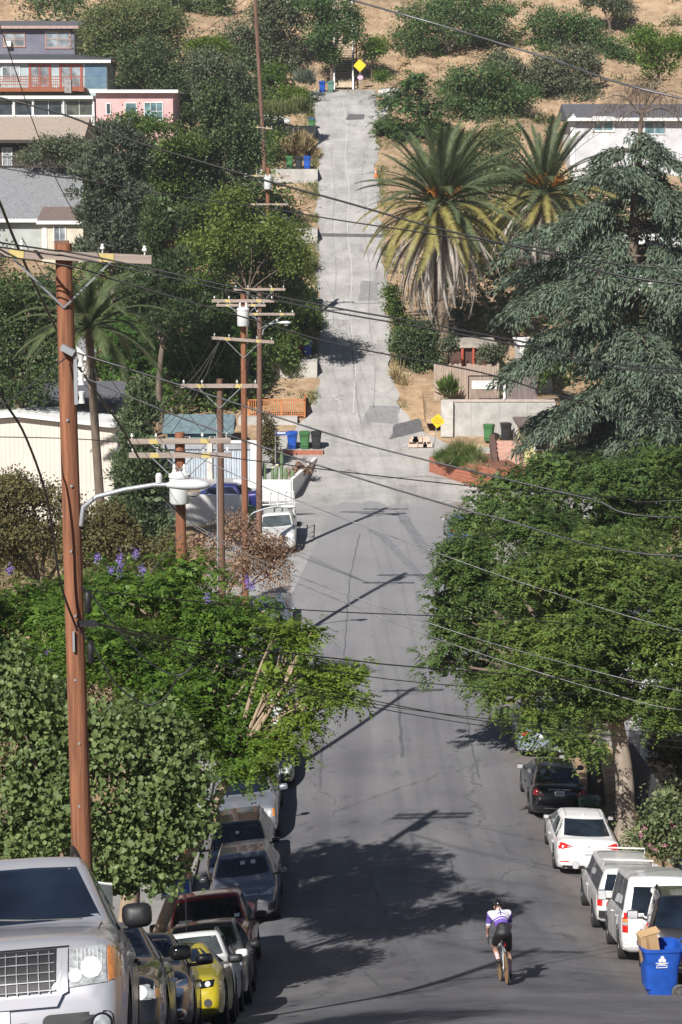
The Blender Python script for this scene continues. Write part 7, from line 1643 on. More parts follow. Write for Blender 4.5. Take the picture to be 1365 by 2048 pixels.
pxwire('pale guy line reaching up to the leaning hilltop pole', [(345, 100), (420, 55), (490, 0), (520, -30)], 200, 186, .03, M_WIREA)
for (px, py) in ((318, 816), (322, 850), (338, 875)): pxwire('one of three service drops fanning down from the transformer pole arm', [(px, py), ((px + 440) / 2 + 6, (py + 682) / 2 + 8), (440, 682)], 110, 88.3, .018, M_WIREA, group='fanned service drops')
pxwire('grey guy line on the left of the tall pole', [(-40, 845), (60, 772), (133, 715)], 28, 30.8, .010, M_WIREA); pxwire('grey guy line down through the jacaranda', [(365, 1068), (300, 1145), (232, 1222)], 51.6, 50, .013, M_WIREA)
def span(k1, a1, k2, a2, lab='bare line strung between crossarms of the left row of poles'):
    p, q = POLES[k1][1][a1], POLES[k2][1][a2]
    for i in range(4): wire(lab, [p[i], q[i]], .007, M_WIRE, 'lines strung along the left row of poles')
span('p2', 0, 'p3', 0); span('p3', 0, 'p4', 1); span('p4', 0, 'p5', 0); span('p5', 0, 'p6', 1); span('fg', 0, 'p2', 0)
# hardware on the tall pole
r0 = POLES['fg'][0]; b0 = r0.location
def hw(name, mb, m):
    mb.v = [(p[0] - b0.x, p[1] - b0.y, p[2] - b0.z) for p in mb.v]; return mb.build(name, m, r0, 50)
q = P(152, 758, 30.8); hw('riser_rack', MB().box((q.x, q.y, q.z), (.05, .05, .72)), M_GALV)
for dz in (.26, .0, -.26):
    s_ = P(163, 758, 30.78) + Vector((0, 0, dz)); hw('spool_insulator', MB().lathe([(.02, -.09), (.05, -.08), (.03, 0), (.05, .08), (.02, .09)], 10, c=s_), M_CERAM)
q = P(136, 700, 30.78); hw('clamp', MB().box(q, (.2, .12, .09), (0, .5, 0)), M_GALV); q = P(175, 1247, 30.85); hw('bracket', MB().box(q, (.28, .08, .09)), M_BLACK)
q = P(148, 1283, 30.82); hw('riser_strip', MB().box(q, (.03, .04, .3)), M_GALV)
for (px, py) in ((176, 1205), (182, 1305)):
    q = P(px, py, 30.8); hw('splice_case', MB().lathe([(.02, -.17), (.05, -.14), (.05, .14), (.02, .17)], 10, c=q), M_BLACK)
# ================================================================== bins, signs and the cyclist
M_BLUE = mat('bin_blue', (.015, .085, .42), .42, var=.18, vs=4, bmp=.1, bs=30); M_GREEN = mat('bin_green', (.055, .17, .06), .45, var=.18, vs=4); M_BLKB = mat('bin_black', (.025, .026, .028), .5, var=.2); M_GREENT = mat('bin_teal', (.12, .25, .20), .5); M_WHEEL = mat('bin_wheel', (.10, .095, .09), .8, var=.3, vs=15)
M_DECAL = mat('decal_white', (.78, .79, .80), .6, var=.03)
_bin = {}
def bin_parts(m, open_=False):
    key = (m.name, open_)
    if key in _bin: return _bin[key]
    b = MB(); rings = []
    for (z, w_, d_, o) in ((.04, .50, .52, .02), (.10, .52, .54, .02), (.62, .57, .62, 0), (.70, .60, .68, -.01), (.92, .63, .76, -.02), (.94, .68, .80, -.02), (1.0, .68, .80, -.02)):
        r_ = []
        for k in range(20):
            an = 2 * PI * (k + .5) / 20; c, s_ = math.cos(an), math.sin(an); ex = abs(c) ** .38 * (1 if c > 0 else -1); ey = abs(s_) ** .38 * (1 if s_ > 0 else -1); r_.append((ex * w_ / 2, ey * d_ / 2 + o, z))
        rings.append(r_)
    rings.append([(x * .9, y * .9, z) for x, y, z in rings[-1]]); rings.append([(x * .84, y * .84, .2) for x, y, z in rings[-1]])
    n = 20; vs = [p for r_ in rings for p in r_]; fs = [(j * n + k, j * n + (k + 1) % n, (j + 1) * n + (k + 1) % n, (j + 1) * n + k) for j in range(len(rings) - 1) for k in range(n)] + [tuple(range(n)), tuple((len(rings) - 1) * n + k for k in range(n))]
    body = b.add(vs, fs).mesh('body', m, 35)
    l = MB(); lr = []
    for (z, s_) in ((0, 1.0), (.03, 1.02), (.06, .94), (.085, .7), (.09, .2)):
        lr.append([(x * s_, y * s_, z) for x, y, _ in rings[6]])
    vs = [p for r_ in lr for p in r_]; fs = [(j * n + k, j * n + (k + 1) % n, (j + 1) * n + (k + 1) % n, (j + 1) * n + k) for j in range(4) for k in range(n)] + [tuple(range(n)), tuple(4 * n + k for k in range(n))]
    lid = l.add(vs, fs).mesh('lid', m, 35)
    wb = MB(); wb.lathe([(.06, -.03), (.135, -.035), (.15, -.02), (.15, .02), (.135, .035), (.11, .03), (.11, .012), (.05, .012), (.05, .035), (.0, .04)], 20, 'x')
    for k in range(9):
        rot = Matrix.Rotation(2 * PI * k / 9, 3, 'X'); wb.box(rot @ Vector((.02, 0, .08)), (.02, .016, .07), rot)
    wm = wb.mesh('wheel', M_WHEEL, 40)
    hb = MB(); hb.tube([(-.24, .36, .93), (-.24, .46, 1.0), (.24, .46, 1.0), (.24, .36, .93)], .018, 6); hm = hb.mesh('handle', m, 50)
    ax = MB(); ax.tube([(-.30, .30, .15), (.30, .30, .15)], .014, 6); am = ax.mesh('axle', M_GALV)
    _bin[key] = (body, lid, wm, hm, am); return _bin[key]
def wheelie_bin(label, loc, rz, m, lid=None, group=None, lid_open=0.0, pitch=0.0):
    """front looks along -Y before turning"""
    body, lm_, wm, hm, am = bin_parts(m); root = empty('wheeled_bin', loc, (pitch, 0, rz), label=label, cat='bin', group=group)
    link(bpy.data.objects.new('body', body), root); h_ = link(bpy.data.objects.new('handle', hm), root); link(bpy.data.objects.new('axle', am), root)
    for s_ in (-1, 1):
        o = link(bpy.data.objects.new('wheel', wm), root); o.location = (s_ * .30, .30, .15); o.rotation_euler = (0, 0, 0 if s_ > 0 else PI)
    lo = link(bpy.data.objects.new('lid', lm_ if lid is None else bin_parts(lid)[1]), root)
    lo.matrix_local = Matrix.Translation((0, .38, 1.005)) @ Matrix.Rotation(lid_open, 4, 'X') @ Matrix.Translation((0, -.38, 0)); MB().box((0, -.335, .70), (.16, .012, .05)).build('emblem', M_DECAL, root)
    return root
# the big blue bin at the kerb, lid folded back, a box standing in it
def groad(x, y): return float(zroad(x, y)) + .03
bx, by = 6.0, 39.4; sl = math.atan((float(prof(39.5)) - float(prof(37.5))) / 2.0)
big = wheelie_bin('blue wheeled recycling bin with lid thrown back and a cardboard box inside', (bx, by, groad(bx, by)), R(-84), M_BLUE, lid_open=R(-250)); big.rotation_euler = (.0, -.0, R(-84))
for ch in list(big.children):
    if ch.name.startswith('emblem'): bpy.data.objects.remove(ch)
for (x, z, r_) in ((0, .845, .035), (-.036, .79, .035), (.036, .79, .035)): MB().lathe([(r_, .316), (r_, .322), (.0, .322)], 14, 'x', c=(0, x - .05, z)).build('emblem', M_DECAL, big)
for (z, w_) in ((.735, .24), (.715, .15)): MB().box((.304, -.05, z), (.02, w_, .010)).build('lettering', M_DECAL, big)
fr = MB()
for (c, d_) in (((0, .69), (.20, .007)), ((0, .645), (.20, .007)), ((-.1, .667), (.007, .045)), ((.1, .667), (.007, .045))): fr.box((.298, c[0] - .05, c[1]), (.02, d_[0], d_[1]))
fr.build('address_box', M_DECAL, big)
MCB = mat('cardboard', (.52, .34, .18), .85, var=.1, vs=2); cb = empty('cardboard_box', (bx - .17, by + .0, groad(bx, by) + .62), (R(6), R(-12), R(12)), label='open cardboard carton sticking out of the blue bin', cat='box')
MB().box((0, 0, .32), (.34, .22, .66)).build('carton', MCB, cb); MB().box((-.045, -.113, .32), (.05, .004, .66)).build('tape', mat('tape_tan', (.42, .27, .13), .4), cb); MB().box((.05, 0, .655), (.36, .24, .012)).build('flap', MCB, cb)
GB = 'wheeled bins put out along the hill road'
def bins_px(items, d, rz=0.0, zf=None):
    for (px, py, m, lab, ld) in items:
        q = P(px, py, d); z = land(q.x, d) if zf is None else zf; wheelie_bin(lab, (q.x, d, z), R(rz), m, ld, GB)
bins_px([(585, 905, M_BLUE, 'blue bin standing left of a green bin on the brick-edged platform', None), (610, 905, M_GREEN, 'green bin between the blue and the black one on the brick-edged platform', None), (633, 903, M_BLKB, 'black bin at the right end of the brick-edged platform', None)], 134.0, 0, land(-2.6, 133.8) + .15)
bins_px([(580, 362, M_GREEN, 'green bin left of a black bin on the upper driveway', None), (598, 362, M_BLKB, 'black bin between green and blue bins on the upper driveway', None), (615, 362, M_BLUE, 'blue bin at the right end of the upper driveway row', None)], 189.5, 0, zr(190.2))
bins_px([(645, 188, M_BLUE, 'blue bin left of the foot of the hill stairs', None), (662, 188, M_GREENT, 'faded green bin against the foot of the hill stairs', None)], 215.6)
q = GP(624, 262); wheelie_bin('green bin with blue lid standing alone by the upper road', (q.x, q.y, q.z), 0, M_GREEN, M_BLUE, GB)
wheelie_bin('bright blue bin tucked beside the green hedge bush', (P(615, 738, 150).x, 150.0, zr(149.5) + .01), R(10), M_BLUE, None, GB)
wheelie_bin('black bin under the yellow-green shrub', (P(628, 562, 159.0).x, 159.4, zr(159) + .01), 0, M_BLKB, None, GB); wheelie_bin('dark green bin behind the black one under the yellow-green shrub', (P(610, 562, 159.8).x, 160.4, zr(159) + .01), 0, M_GREEN, None, GB)
q = P(978, 866, 135.2); wheelie_bin('green bin leaning back before the retaining wall', (q.x, 135.2, land(q.x, 135.2) + .12), R(-15), M_GREEN, None, GB, pitch=-.08)
q = P(1012, 862, 135.4); wheelie_bin('black bin beside the green one before the retaining wall', (q.x, 135.4, land(q.x, 135.4) + .12), R(5), M_BLKB, None, GB)
q = P(497, 1020, 116.6); wheelie_bin('green bin behind the white work truck', (q.x, 116.6, land(q.x, 116.6) + .02), R(20), M_GREEN, None, GB)
wheelie_bin('dark green bin in the gutter between the white and the dark saloon', (7.6, 64.9, groad(7.6, 64.9)), R(180), mat('bin_deep_green', (.03, .085, .04), .5), None, GB)

# ------------------------------------------------------------------ signs
M_YSIGN = mat('sign_yellow', (.83, .56, .02), .5, var=.04); M_YTXT = mat('sign_text', (.10, .07, .02), .6); M_SPOST = mat('sign_post', (.45, .45, .45), .5, .6)
def diamond(label, px, py, d, size, base_px, base_py, txt):
    c = P(px, py, d); g_ = P(base_px, base_py, d); zb = land(g_.x, d); root = empty('warning_sign', (g_.x, d, zb), label=label, cat='sign'); v = Vector((c.x - g_.x, 0, c.z - zb))
    MB().tube([(0, .03, -.2), v + Vector((0, .03, size * .4))], .03, 6).build('post', M_SPOST, root); an = math.atan2(v.x, v.z)
    hs = size / 2; pts = []
    for k in range(4):
        a0 = PI / 2 * k
        for da in (-.10, .10): pts.append(((hs * math.cos(a0 + da) / math.cos(da) * .985), (hs * math.sin(a0 + da) / math.cos(da) * .985)))
    p = MB().prism(pts, -.012, .0, 'y').build('panel', M_YSIGN, root); p.location = v; p.rotation_euler = (0, an, 0)
    for i, t in enumerate(txt): text_mesh('lettering', t, size * .15, M_YTXT, p, (0, -.014, size * (.17 - .17 * i)), (PI / 2, 0, 0), .001)
    return root
diamond('yellow diamond warning sign on a leaning post above the corner planter', 876, 842, 131.5, .84, 864, 905, ('NOT A', 'THROUGH', 'STREET'))
r_ = diamond('yellow diamond sign beside the hill stairs at the road end', 720, 131, 216.8, 1.15, 721, 186, ())
for (x, z) in ((0, .24), (-.26, 0), (.26, 0), (0, -.24), (-.13, .12), (.13, .12), (.13, -.12), (-.13, -.12), (0, 0)): pass
q = P(721, 155, 216.7); MB().prism([(.3 * math.cos(2 * PI * k / 8 + .39), .22 * math.sin(2 * PI * k / 8 + .39)) for k in range(8)], -.01, 0.0, 'y').build('lower_plate', mat('plate_pink', (.60, .42, .55), .6), r_).location = (q.x - r_.location.x, -.02, q.z - r_.location.z)
# street name post
c0 = P(551, 862, 130.5); root = empty('street_name_sign', (c0.x, 130.5, land(c0.x, 130.5)), label='grey post with a small blue street name blade above the cactus bed', cat='sign'); hh = c0.z - land(c0.x, 130.5)
MB().tube([(0, 0, -.3), (0, 0, hh)], .035, 8).build('post', M_SPOST, root); bl_ = MB().box((.48, 0, hh - .15), (.84, .03, .22)).build('blade', mat('blade_blue', (.03, .09, .34), .5), root); MB().box((.36, -.018, hh - .12), (.5, .004, .07)).build('blade_lettering', M_DECAL, bl_)
# blue and yellow yard sign on the left verge
c0 = P(352, 1775, 43.2); root = empty('yard_sign', (c0.x, 43.2, land(c0.x, 43.2)), label='blue yard sign with yellow lettering under the broad-leaved tree', cat='sign'); hh = c0.z - land(c0.x, 43.2)
bd = MB().box((0, 0, 0), (.62, .05, .34)).build('board', mat('yard_white', (.66, .67, .68), .6), root); bd.location = (0, 0, hh); bd.rotation_euler = (R(-12), R(-6), 0)
MB().box((.0, -.028, .01), (.56, .006, .28)).build('blue_face', mat('yard_blue', (.02, .10, .42), .5), bd); text_mesh('lettering', 'LLO', .13, mat('yard_yellow', (.75, .55, .15), .6), bd, (.06, -.034, .0), (PI / 2, 0, 0), .002); MB().box((.02, -.033, -.085), (.42, .004, .045)).build('text_band', mat('yard_pale_blue', (.25, .45, .70), .6), bd)
for x in (-.2, .2): MB().tube([(x, .03, 0 - .05), (x, .03, hh - .1)], .008, 5).build('stake', M_GALV, root)
# traffic cone and marker post on the hill
for (px, py, d, lab) in ((752, 386, 188.0, 'small orange and white traffic cone on the right road edge'), (873, 786, 141.0, 'orange and white marker cone by the palm-side fence')):
    q = P(px, py, d); root = empty('traffic_cone', (q.x, d, land(q.x, d) if px < 800 else q.z), label=lab, cat='cone'); MO = mat('cone_orange', (.75, .16, .03), .6); MB().lathe([(.17, .04), (.10, .35)], 14).lathe([(.07, .5), (.03, .74), (.0, .74)], 14).build('cone', MO, root, 40); MB().lathe([(.10, .35), (.07, .5)], 14).build('band', M_DECAL, root, 40); MB().box((0, 0, .02), (.42, .42, .04)).build('base', MO, root)
q = P(873, 800, 141); MB_p = MB().tube([(0, 0, -1.5), (0, 0, 1.3)], .10, 8).build('marker_post', mat('post_grey', (.28, .27, .26), .9, var=.3)); MB_p.location = (q.x, 141.2, q.z); tag(MB_p, 'stubby grey post beside the board fence', 'post')
plant('agave', 'spiky yucca at the corner of the board fence', 'shrub', 137.6, [(899, 782, 15, 15)], 'blade', 'mid', 260, .75, trunk=False)
# aloe / agave clumps
plant('agave', 'big rosette agave by the stair foot', 'shrub', 212.5, [(612, 165, 20, 14)], 'blade', 'agave', 350, .9, trunk=False)

# ------------------------------------------------------------------ the cyclist, built looking along +Y on level ground, then tipped down the slope
CX, CY = 3.42, 43.0
sl = math.atan((float(prof(CY + .5)) - float(prof(CY - .5))))
rot = Matrix.Rotation(sl, 4, 'X'); rot = Matrix.Rotation(R(4), 4, 'Z') @ rot @ Matrix.Rotation(R(-1.8), 4, 'Y')
ORG = Matrix.Translation((CX, CY, groad(CX, CY))) @ rot
bike = empty('road_bicycle', label='white road bicycle ridden down the hill, red light under the saddle', cat='bicycle'); bike.matrix_world = ORG
M_BF = carpaint('bike_white', (.66, .68, .70), .2, .3); M_TAN = mat('tyre_tan', (.33, .20, .09), .8)
RW = .335; YR, YF = -.0, .99                       # rear and front hubs
def wheel(y, name):
    we = empty(name, (0, y, RW)); we.parent = bike; t = MB(); n = 36
    t.lathe([(RW - .028, -.011), (RW - .012, -.0145), (RW - .002, -.008), (RW, 0), (RW - .002, .008), (RW - .012, .0145), (RW - .028, .011)], n, 'x'); t.build('tyre', M_TYRE, we, 60)
    s_ = MB()
    for sg_ in (-1, 1): s_.lathe([(RW - .034, sg_ * .012), (RW - .014, sg_ * .0152)], n, 'x')
    s_.build('side_wall', M_TAN, we); r_ = MB(); r_.lathe([(RW - .055, -.009), (RW - .03, -.011), (RW - .03, .011), (RW - .055, .009), (RW - .055, -.009)], n, 'x'); r_.build('rim', M_BLACK, we, 50)
    sp_ = MB()
    for k in range(20):
        a = 2 * PI * k / 20; sp_.tube([(.022 * (1 if k % 2 else -1), .02 * math.cos(a), .02 * math.sin(a)), (0, (RW - .05) * math.cos(a + .1), (RW - .05) * math.sin(a + .1))], .0016, 3, cap=False)
    tag(sp_.build('spokes', M_RIM, we), kind='stuff'); MB().lathe([(.012, -.05), (.024, -.03), (.024, .03), (.012, .05)], 12, 'x').build('hub', M_BLACK, we)
wheel(YR, 'wheel'); wheel(YF, 'wheel')
BB = Vector((0, .41, .27)); ST = Vector((0, .27, .78)); HT = Vector((0, .83, .86)); HB = Vector((0, .86, .73)); SD = Vector((0, .22, .98))
fr = MB()
for (a, b, r_) in ((BB, ST, .019), (ST, HT, .019), (HB, BB, .024), (HT + Vector((0, -.01, .03)), HB - Vector((0, -.01, .02)), .022)): fr.tube([a, b], r_, 10)
for s_ in (-1, 1): fr.tube([BB + Vector((s_ * .03, -.02, 0)), (s_ * .062, YR, RW)], [.013, .008], 8); fr.tube([ST + Vector((s_ * .012, 0, -.05)), (s_ * .040, .12, .58), (s_ * .062, YR, RW)], [.011, .010, .008], 8)
fr.build('frame', M_BF, bike, 50)
fk = MB()
for s_ in (-1, 1): fk.tube([HB + Vector((s_ * .02, .0, -.02)), (s_ * .052, .90, .58), (s_ * .052, YF, RW)], [.016, .014, .008], 8)
fk.build('fork', M_BLACK, bike, 50); MB().tube([ST - Vector((0, -.01, .03)), SD - Vector((0, 0, .06))], .014, 8).build('seat_post', M_BLACK, bike)
sb = MB(); ring = []
for (y, w_, z) in ((-.13, .055, .0), (-.11, .07, .012), (-.02, .062, .014), (.06, .03, .01), (.14, .016, .0)): ring.append([(w_ * math.cos(2 * PI * k / 12), y, z + .022 * math.sin(2 * PI * k / 12)) for k in range(12)])
sb.add([p for r_ in ring for p in r_], [(j * 12 + k, j * 12 + (k + 1) % 12, (j + 1) * 12 + (k + 1) % 12, (j + 1) * 12 + k) for j in range(4) for k in range(12)] + [tuple(range(12)), tuple(48 + k for k in range(12))]); so = sb.build('saddle', M_BLACK, bike, 60); so.location = SD
MB().box((0, .16, .86), (.06, .08, .08), taper=.8).build('saddle_bag', M_BLACK, bike); MB().lathe([(.020, -.012), (.024, 0), (.018, .012)], 10, 'y', c=(0.012, .105, .83)).box((.012, .108, .815), (.04, .018, .075)).build('rear_light', mat('tail_lamp_red', (.85, .03, .02), .3), bike)
hbz = MB(); HBp = Vector((0, .92, .93)); hbz.tube([HT + Vector((0, 0, .02)), HT + Vector((0, 0, .06)), HBp], .016, 8)
for s_ in (-1, 1): hbz.tube([HBp, HBp + Vector((s_ * .19, 0, 0)), HBp + Vector((s_ * .205, .06, .0)), HBp + Vector((s_ * .21, .10, -.05)), HBp + Vector((s_ * .215, .08, -.12)), HBp + Vector((s_ * .22, 0.0, -.14))], .014, 8); hbz.box(HBp + Vector((s_ * .207, .10, .02)), (.03, .06, .08))
hbz.build('handlebar', M_BLACK, bike, 60)
ck = MB(); ck.lathe([(.095, .035), (.10, .038), (.10, .042), (.02, .044)], 24, 'x', c=BB); LP, RP = BB + Vector((-.115, -.03, .155)), BB + Vector((.115, .03, -.155))       # left pedal high, right low
ck.tube([BB + Vector((-.05, 0, 0)), BB + Vector((-.07, -.03, .155))], .012, 6); ck.tube([BB + Vector((.05, 0, 0)), BB + Vector((.07, .03, -.155))], .012, 6); ck.build('crankset', M_BLACK, bike, 40)
for p_ in (LP, RP): MB().box(p_, (.09, .085, .02)).build('pedal', M_BLACK, bike)
MB().tube([BB + Vector((.038, 0, .095)), (.03, YR, RW + .035), (.03, YR - .035, RW), (.03, YR, RW - .035), BB + Vector((.038, 0, -.095))], .004, 4).build('chain', M_GALV, bike); MB().lathe([(.05, .02), (.05, .045), (.03, .05)], 16, 'x', c=(0, YR, RW)).build('cassette', M_GALV, bike)

def blob(parts, voxel=.011, smooth=6, infl=0.0):
    """parts: ('c', a, b, ra, rb) tapered limb | ('e', centre, radii, euler) ellipsoid -> one continuous skin"""
    mb = MB()
    for p in parts:
        if p[0] == 'c':
            _, a, b, ra, rb = p; a = Vector(a); b = Vector(b); ra += infl; rb += infl; d_ = (b - a).normalized(); pts = [a - d_ * ra * .85, a - d_ * ra * .5, a]; rr = [ra * .35, ra * .85, ra]
            for t in (.33, .66): pts.append(a.lerp(b, t)); rr.append(ra + (rb - ra) * t)
            pts += [b, b + d_ * rb * .5, b + d_ * rb * .85]; rr += [rb, rb * .85, rb * .35]; mb.tube(pts, rr, 14)
        else:
            _, c, r_, eu = p; from mathutils import Euler
            rm_ = Euler(eu).to_matrix(); vs = []; n, m_ = 16, 9
            for j in range(m_ + 1):
                th = PI * j / m_
                for k in range(n):
                    ph = 2 * PI * k / n; v = Vector(((r_[0] + infl) * math.sin(th) * math.cos(ph), (r_[1] + infl) * math.sin(th) * math.sin(ph), (r_[2] + infl) * math.cos(th))); vs.append(Vector(c) + rm_ @ v)
            mb.add(vs, [(j * n + k, j * n + (k + 1) % n, (j + 1) * n + (k + 1) % n, (j + 1) * n + k) for j in range(m_) for k in range(n)])
    me = mb.mesh('tmp', M_BLACK); o = bpy.data.objects.new('tmp', me); COL.objects.link(o)
    md = o.modifiers.new('r', 'REMESH'); md.mode = 'VOXEL'; md.voxel_size = voxel; ms = o.modifiers.new('s', 'SMOOTH'); ms.iterations = smooth; ms.factor = .5
    dg = bpy.context.evaluated_depsgraph_get(); m2 = bpy.data.meshes.new_from_object(o.evaluated_get(dg)); bpy.data.objects.remove(o); m2.polygons.foreach_set('use_smooth', np.ones(len(m2.polygons), bool)); m2.materials.clear(); return m2
def skin_mat():
    return mat('skin', (.62, .36, .26), .55, var=.1, vs=9)
# joints
HIP = Vector((0, .20, 1.03)); HL, HR = Vector((-.085, .22, 1.00)), Vector((.085, .22, 1.00)); AL, AR = LP + Vector((0.0, -.06, .085)), RP + Vector((0.0, -.07, .10)); KL, KR = Vector((-.150, .60, .775)), Vector((.125, .46, .60))
CH = Vector((0, .50, 1.33)); NK = Vector((0, .64, 1.47)); SL, SR = Vector((-.185, .60, 1.40)), Vector((.185, .60, 1.40)); EL, ER = Vector((-.235, .72, 1.16)), Vector((.235, .74, 1.14)); WL, WR = Vector((-.222, .93, 1.02)), Vector((.222, .95, 1.01)); HD = Vector((0, .76, 1.565))
legs = [('c', HL, KL, .088, .056), ('c', KL, KL.lerp(AL, .35), .054, .058), ('c', KL.lerp(AL, .35), AL, .058, .036), ('c', HR, KR, .088, .056), ('c', KR, KR.lerp(AR, .35), .054, .058), ('c', KR.lerp(AR, .35), AR, .058, .036)]
torso = [('e', HIP, (.165, .13, .125), (R(20), 0, 0)), ('c', HIP + Vector((0, .03, .06)), CH, .125, .145), ('e', CH + Vector((0, .0, .02)), (.19, .13, .15), (R(-35), 0, 0)), ('c', SL, SR, .085, .085), ('c', CH + Vector((0, .08, .1)), NK + Vector((0, .04, .04)), .075, .06)]
arms = [('c', SL, EL, .060, .046), ('c', EL, WL, .043, .030), ('c', SR, ER, .060, .046), ('c', ER, WR, .043, .030)]
head = [('e', HD, (.078, .098, .118), (R(-18), 0, 0)), ('e', HD + Vector((0, .075, -.045)), (.055, .05, .065), (0, 0, 0)), ('e', HD + Vector((0, .108, -.02)), (.014, .025, .022), (0, 0, 0)), ('e', HD + Vector((.078, -.01, -.02)), (.012, .024, .034), (0, 0, 0)), ('e', HD + Vector((-.078, -.01, -.02)), (.012, .024, .034), (0, 0, 0)), ('c', NK, HD - Vector((0, .01, .05)), .058, .056)]
feet = []
for a_, p_ in ((AL, LP), (AR, RP)): feet += [('c', a_ - Vector((0, .045, .03)), p_ + Vector((0, .09, .045)), .036, .034)]
hands = []
for s_, w_ in ((-1, WL), (1, WR)):
    k_ = HBp + Vector((s_ * .207, .095, .03)); hands.append(('c', w_, w_.lerp(k_, .7), .030, .036))
    for i in range(4):                                              # fingers wrap over and under the brake hood
        o_ = Vector((0, .015 - .022 * i, .012 - .006 * i)); a_ = k_ + o_ + Vector((s_ * .026, -.012, .022)); b_ = k_ + o_ + Vector((s_ * .034, .012, -.014)); c_ = k_ + o_ + Vector((s_ * .004, .014, -.034))
        hands += [('c', w_.lerp(k_, .75), a_, .014, .0105), ('c', a_, b_, .0105, .0095), ('c', b_, c_, .0095, .0085)]
    th0 = w_.lerp(k_, .45) - Vector((s_ * .02, 0, .005)); th1 = k_ + Vector((-s_ * .030, .0, .015)); hands += [('c', th0, th1, .014, .011), ('c', th1, th1 + Vector((0, .03, -.008)), .011, .009)]
person = empty('person', label='cyclist in purple and white jersey, black shorts and helmet riding away downhill', cat='person'); person.matrix_world = ORG
def add(name, me, m):
    me.materials.append(m); me.name = name; return link(bpy.data.objects.new(name, me), person)
add('body', blob(legs + torso + arms + head + feet + hands, .011, 4), skin_mat())
def jersey_mat():
    m, nt, b, out = _nodes('jersey'); tc = nt.nodes.new('ShaderNodeTexCoord'); sx = nt.nodes.new('ShaderNodeSeparateXYZ'); nt.links.new(tc.outputs['Object'], sx.inputs[0])
    def mth(op, a, b_, c_=None):
        n = nt.nodes.new('ShaderNodeMath'); n.operation = op
        for i, v in enumerate((a, b_) + ((c_,) if c_ is not None else ())):
            if isinstance(v, (int, float)): n.inputs[i].default_value = v
            else: nt.links.new(v, n.inputs[i])
        return n.outputs[0]
    ax_ = mth('ABSOLUTE', sx.outputs[0], 0.0); x2 = mth('MULTIPLY', sx.outputs[0], sx.outputs[0]); h_ = mth('MULTIPLY_ADD', x2, 3.2, sx.outputs[2])      # arched hem of the purple field
    c = mixc(nt, mth('GREATER_THAN', h_, 1.385), (.16, .09, .42), (.74, .74, .78))
    arch = mth('COMPARE', mth('MULTIPLY_ADD', x2, 5.5, sx.outputs[2]), 1.455, .008); c = mixc(nt, arch, c, (.11, .07, .30))
    arch2 = mth('COMPARE', h_, 1.345, .006); c = mixc(nt, arch2, c, (.72, .72, .78))
    sl_ = mth('GREATER_THAN', mth('ADD', ax_, mth('MULTIPLY', mth('SUBTRACT', 1.36, sx.outputs[2]), .55)), .205); c = mixc(nt, sl_, c, (.13, .08, .36))
    sp_ = mth('MULTIPLY', mth('LESS_THAN', ax_, .014), mth('GREATER_THAN', sx.outputs[2], 1.40)); c = mixc(nt, sp_, c, (.08, .07, .2))
    cuff = mth('MULTIPLY', mth('LESS_THAN', sx.outputs[2], 1.222), mth('GREATER_THAN', ax_, .19)); c = mixc(nt, cuff, c, (.7, .7, .75))
    nt.links.new(c, b.inputs['Base Color']); b.inputs['Roughness'].default_value = .75; n_ = tex_noise(nt, 18, 3); bump(nt, b, n_.outputs[0], .25, .02); return m
jer = [torso[1], torso[2], torso[3], torso[4], ('c', SL, SL.lerp(EL, .80), .062, .052), ('c', SR, SR.lerp(ER, .80), .062, .052)]; jer[3] = ('c', CH + Vector((0, .08, .1)), NK, .075, .062)
add('jersey', blob(jer, .010, 5, .010), jersey_mat())
add('shorts', blob([torso[0], ('c', HIP, HIP + Vector((0, .06, .12)), .135, .125), ('c', HL, HL.lerp(KL, .72), .094, .070), ('c', HR, HR.lerp(KR, .72), .094, .070)], .010, 5, .012), mat('lycra_black', (.022, .022, .026), .55, var=.25, vs=10))
M_SOCK = mat('sock_white_red', (.75, .74, .74), .85, var=.1, vs=30, col2=(.6, .16, .2)); M_SHOE = mat('shoe_black', (.03, .03, .033), .4)
for a_, k_ in ((AL, KL), (AR, KR)): add('sock', blob([('c', a_.lerp(k_, .38), a_ - Vector((0, .01, .02)), .046, .036)], .008, 3, .004), M_SOCK)
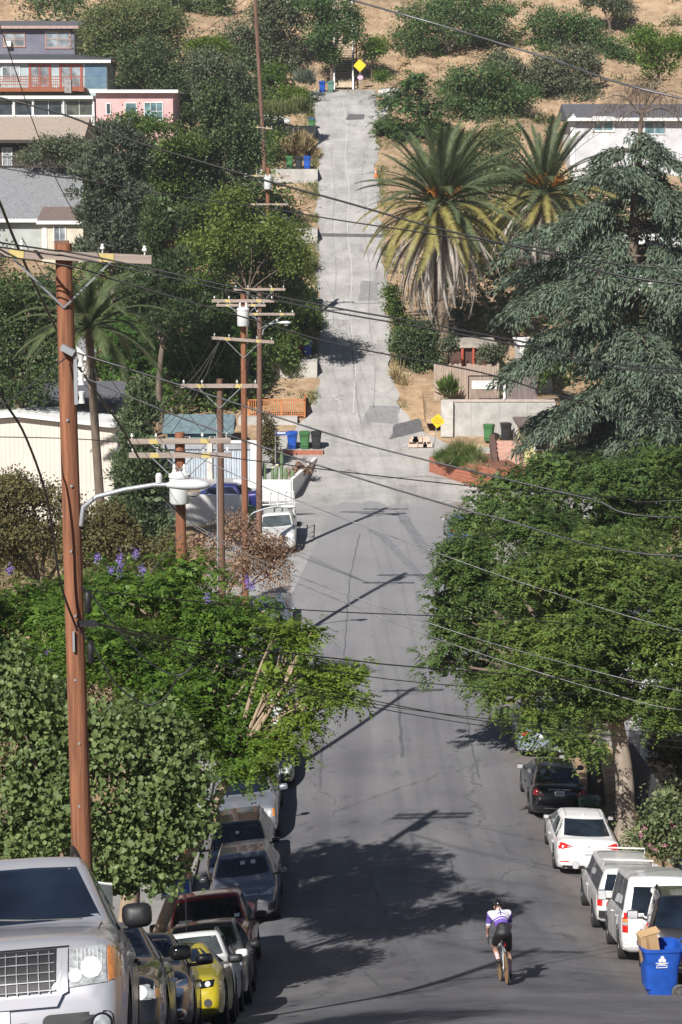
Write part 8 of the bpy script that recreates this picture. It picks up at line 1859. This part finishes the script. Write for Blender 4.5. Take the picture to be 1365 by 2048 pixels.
for f_ in feet: add('shoe', blob([f_, ('c', Vector(f_[1]) - Vector((0, .02, .0)), Vector(f_[2]) + Vector((0, .08, -.012)), .034, .026)], .008, 4, .007), M_SHOE)
hc = HD + Vector((0, -.012, .035)); hm = MB(); n, m_ = 20, 8; vs = []
for j in range(m_ + 1):
    th = R(100) * j / m_
    for k in range(n): ph = 2 * PI * k / n; vs.append(hc + Matrix.Rotation(R(-14), 3, 'X') @ Vector((.098 * math.sin(th) * math.cos(ph), .135 * math.sin(th) * math.sin(ph), .105 * math.cos(th))))
hm.add(vs, [(j * n + k, j * n + (k + 1) % n, (j + 1) * n + (k + 1) % n, (j + 1) * n + k) for j in range(m_) for k in range(n)]); he = hm.build('helmet', mat('helmet_black', (.02, .021, .024), .3), person, 60)
for x in (-.062, -.022, .022, .062): MB().tube([hc + Matrix.Rotation(R(-14), 3, 'X') @ Vector((x * (1 if abs(t_ - .5) < .3 else .9), .141 * math.cos(PI * t_), .112 * math.sqrt(max(0, 1 - (x / .1) ** 2)) * math.sin(PI * t_) + .0)) for t_ in (.12, .25, .4, .55, .7, .85, .95)], .012, 6).build('helmet_rib', M_BLACKG, he)
add('hair', blob([('e', HD + Vector((0, -.05, -.02)), (.074, .06, .075), (0, 0, 0))], .01, 3, .006), mat('hair_dark', (.03, .02, .015), .7))
# ================================================================== the warm dusty air of the valley
hz = MB().box((0, 120, 27), (260, 420, 72)).build('haze', None) if False else None
def haze():
    b = MB().box((0, 0, 0), (300, 380, 80)); m = bpy.data.materials.new('haze'); m.use_nodes = True; nt = m.node_tree
    for n in list(nt.nodes): nt.nodes.remove(n)
    o = nt.nodes.new('ShaderNodeOutputMaterial'); v = nt.nodes.new('ShaderNodeVolumePrincipled'); v.inputs['Density'].default_value = .00027; v.inputs['Color'].default_value = (.93, .95, 1, 1); v.inputs['Anisotropy'].default_value = .2
    nt.links.new(v.outputs[0], o.inputs['Volume']); ob = b.build('haze', m); ob.location = (0, 140, 35); tag(ob, kind='stuff')
haze()
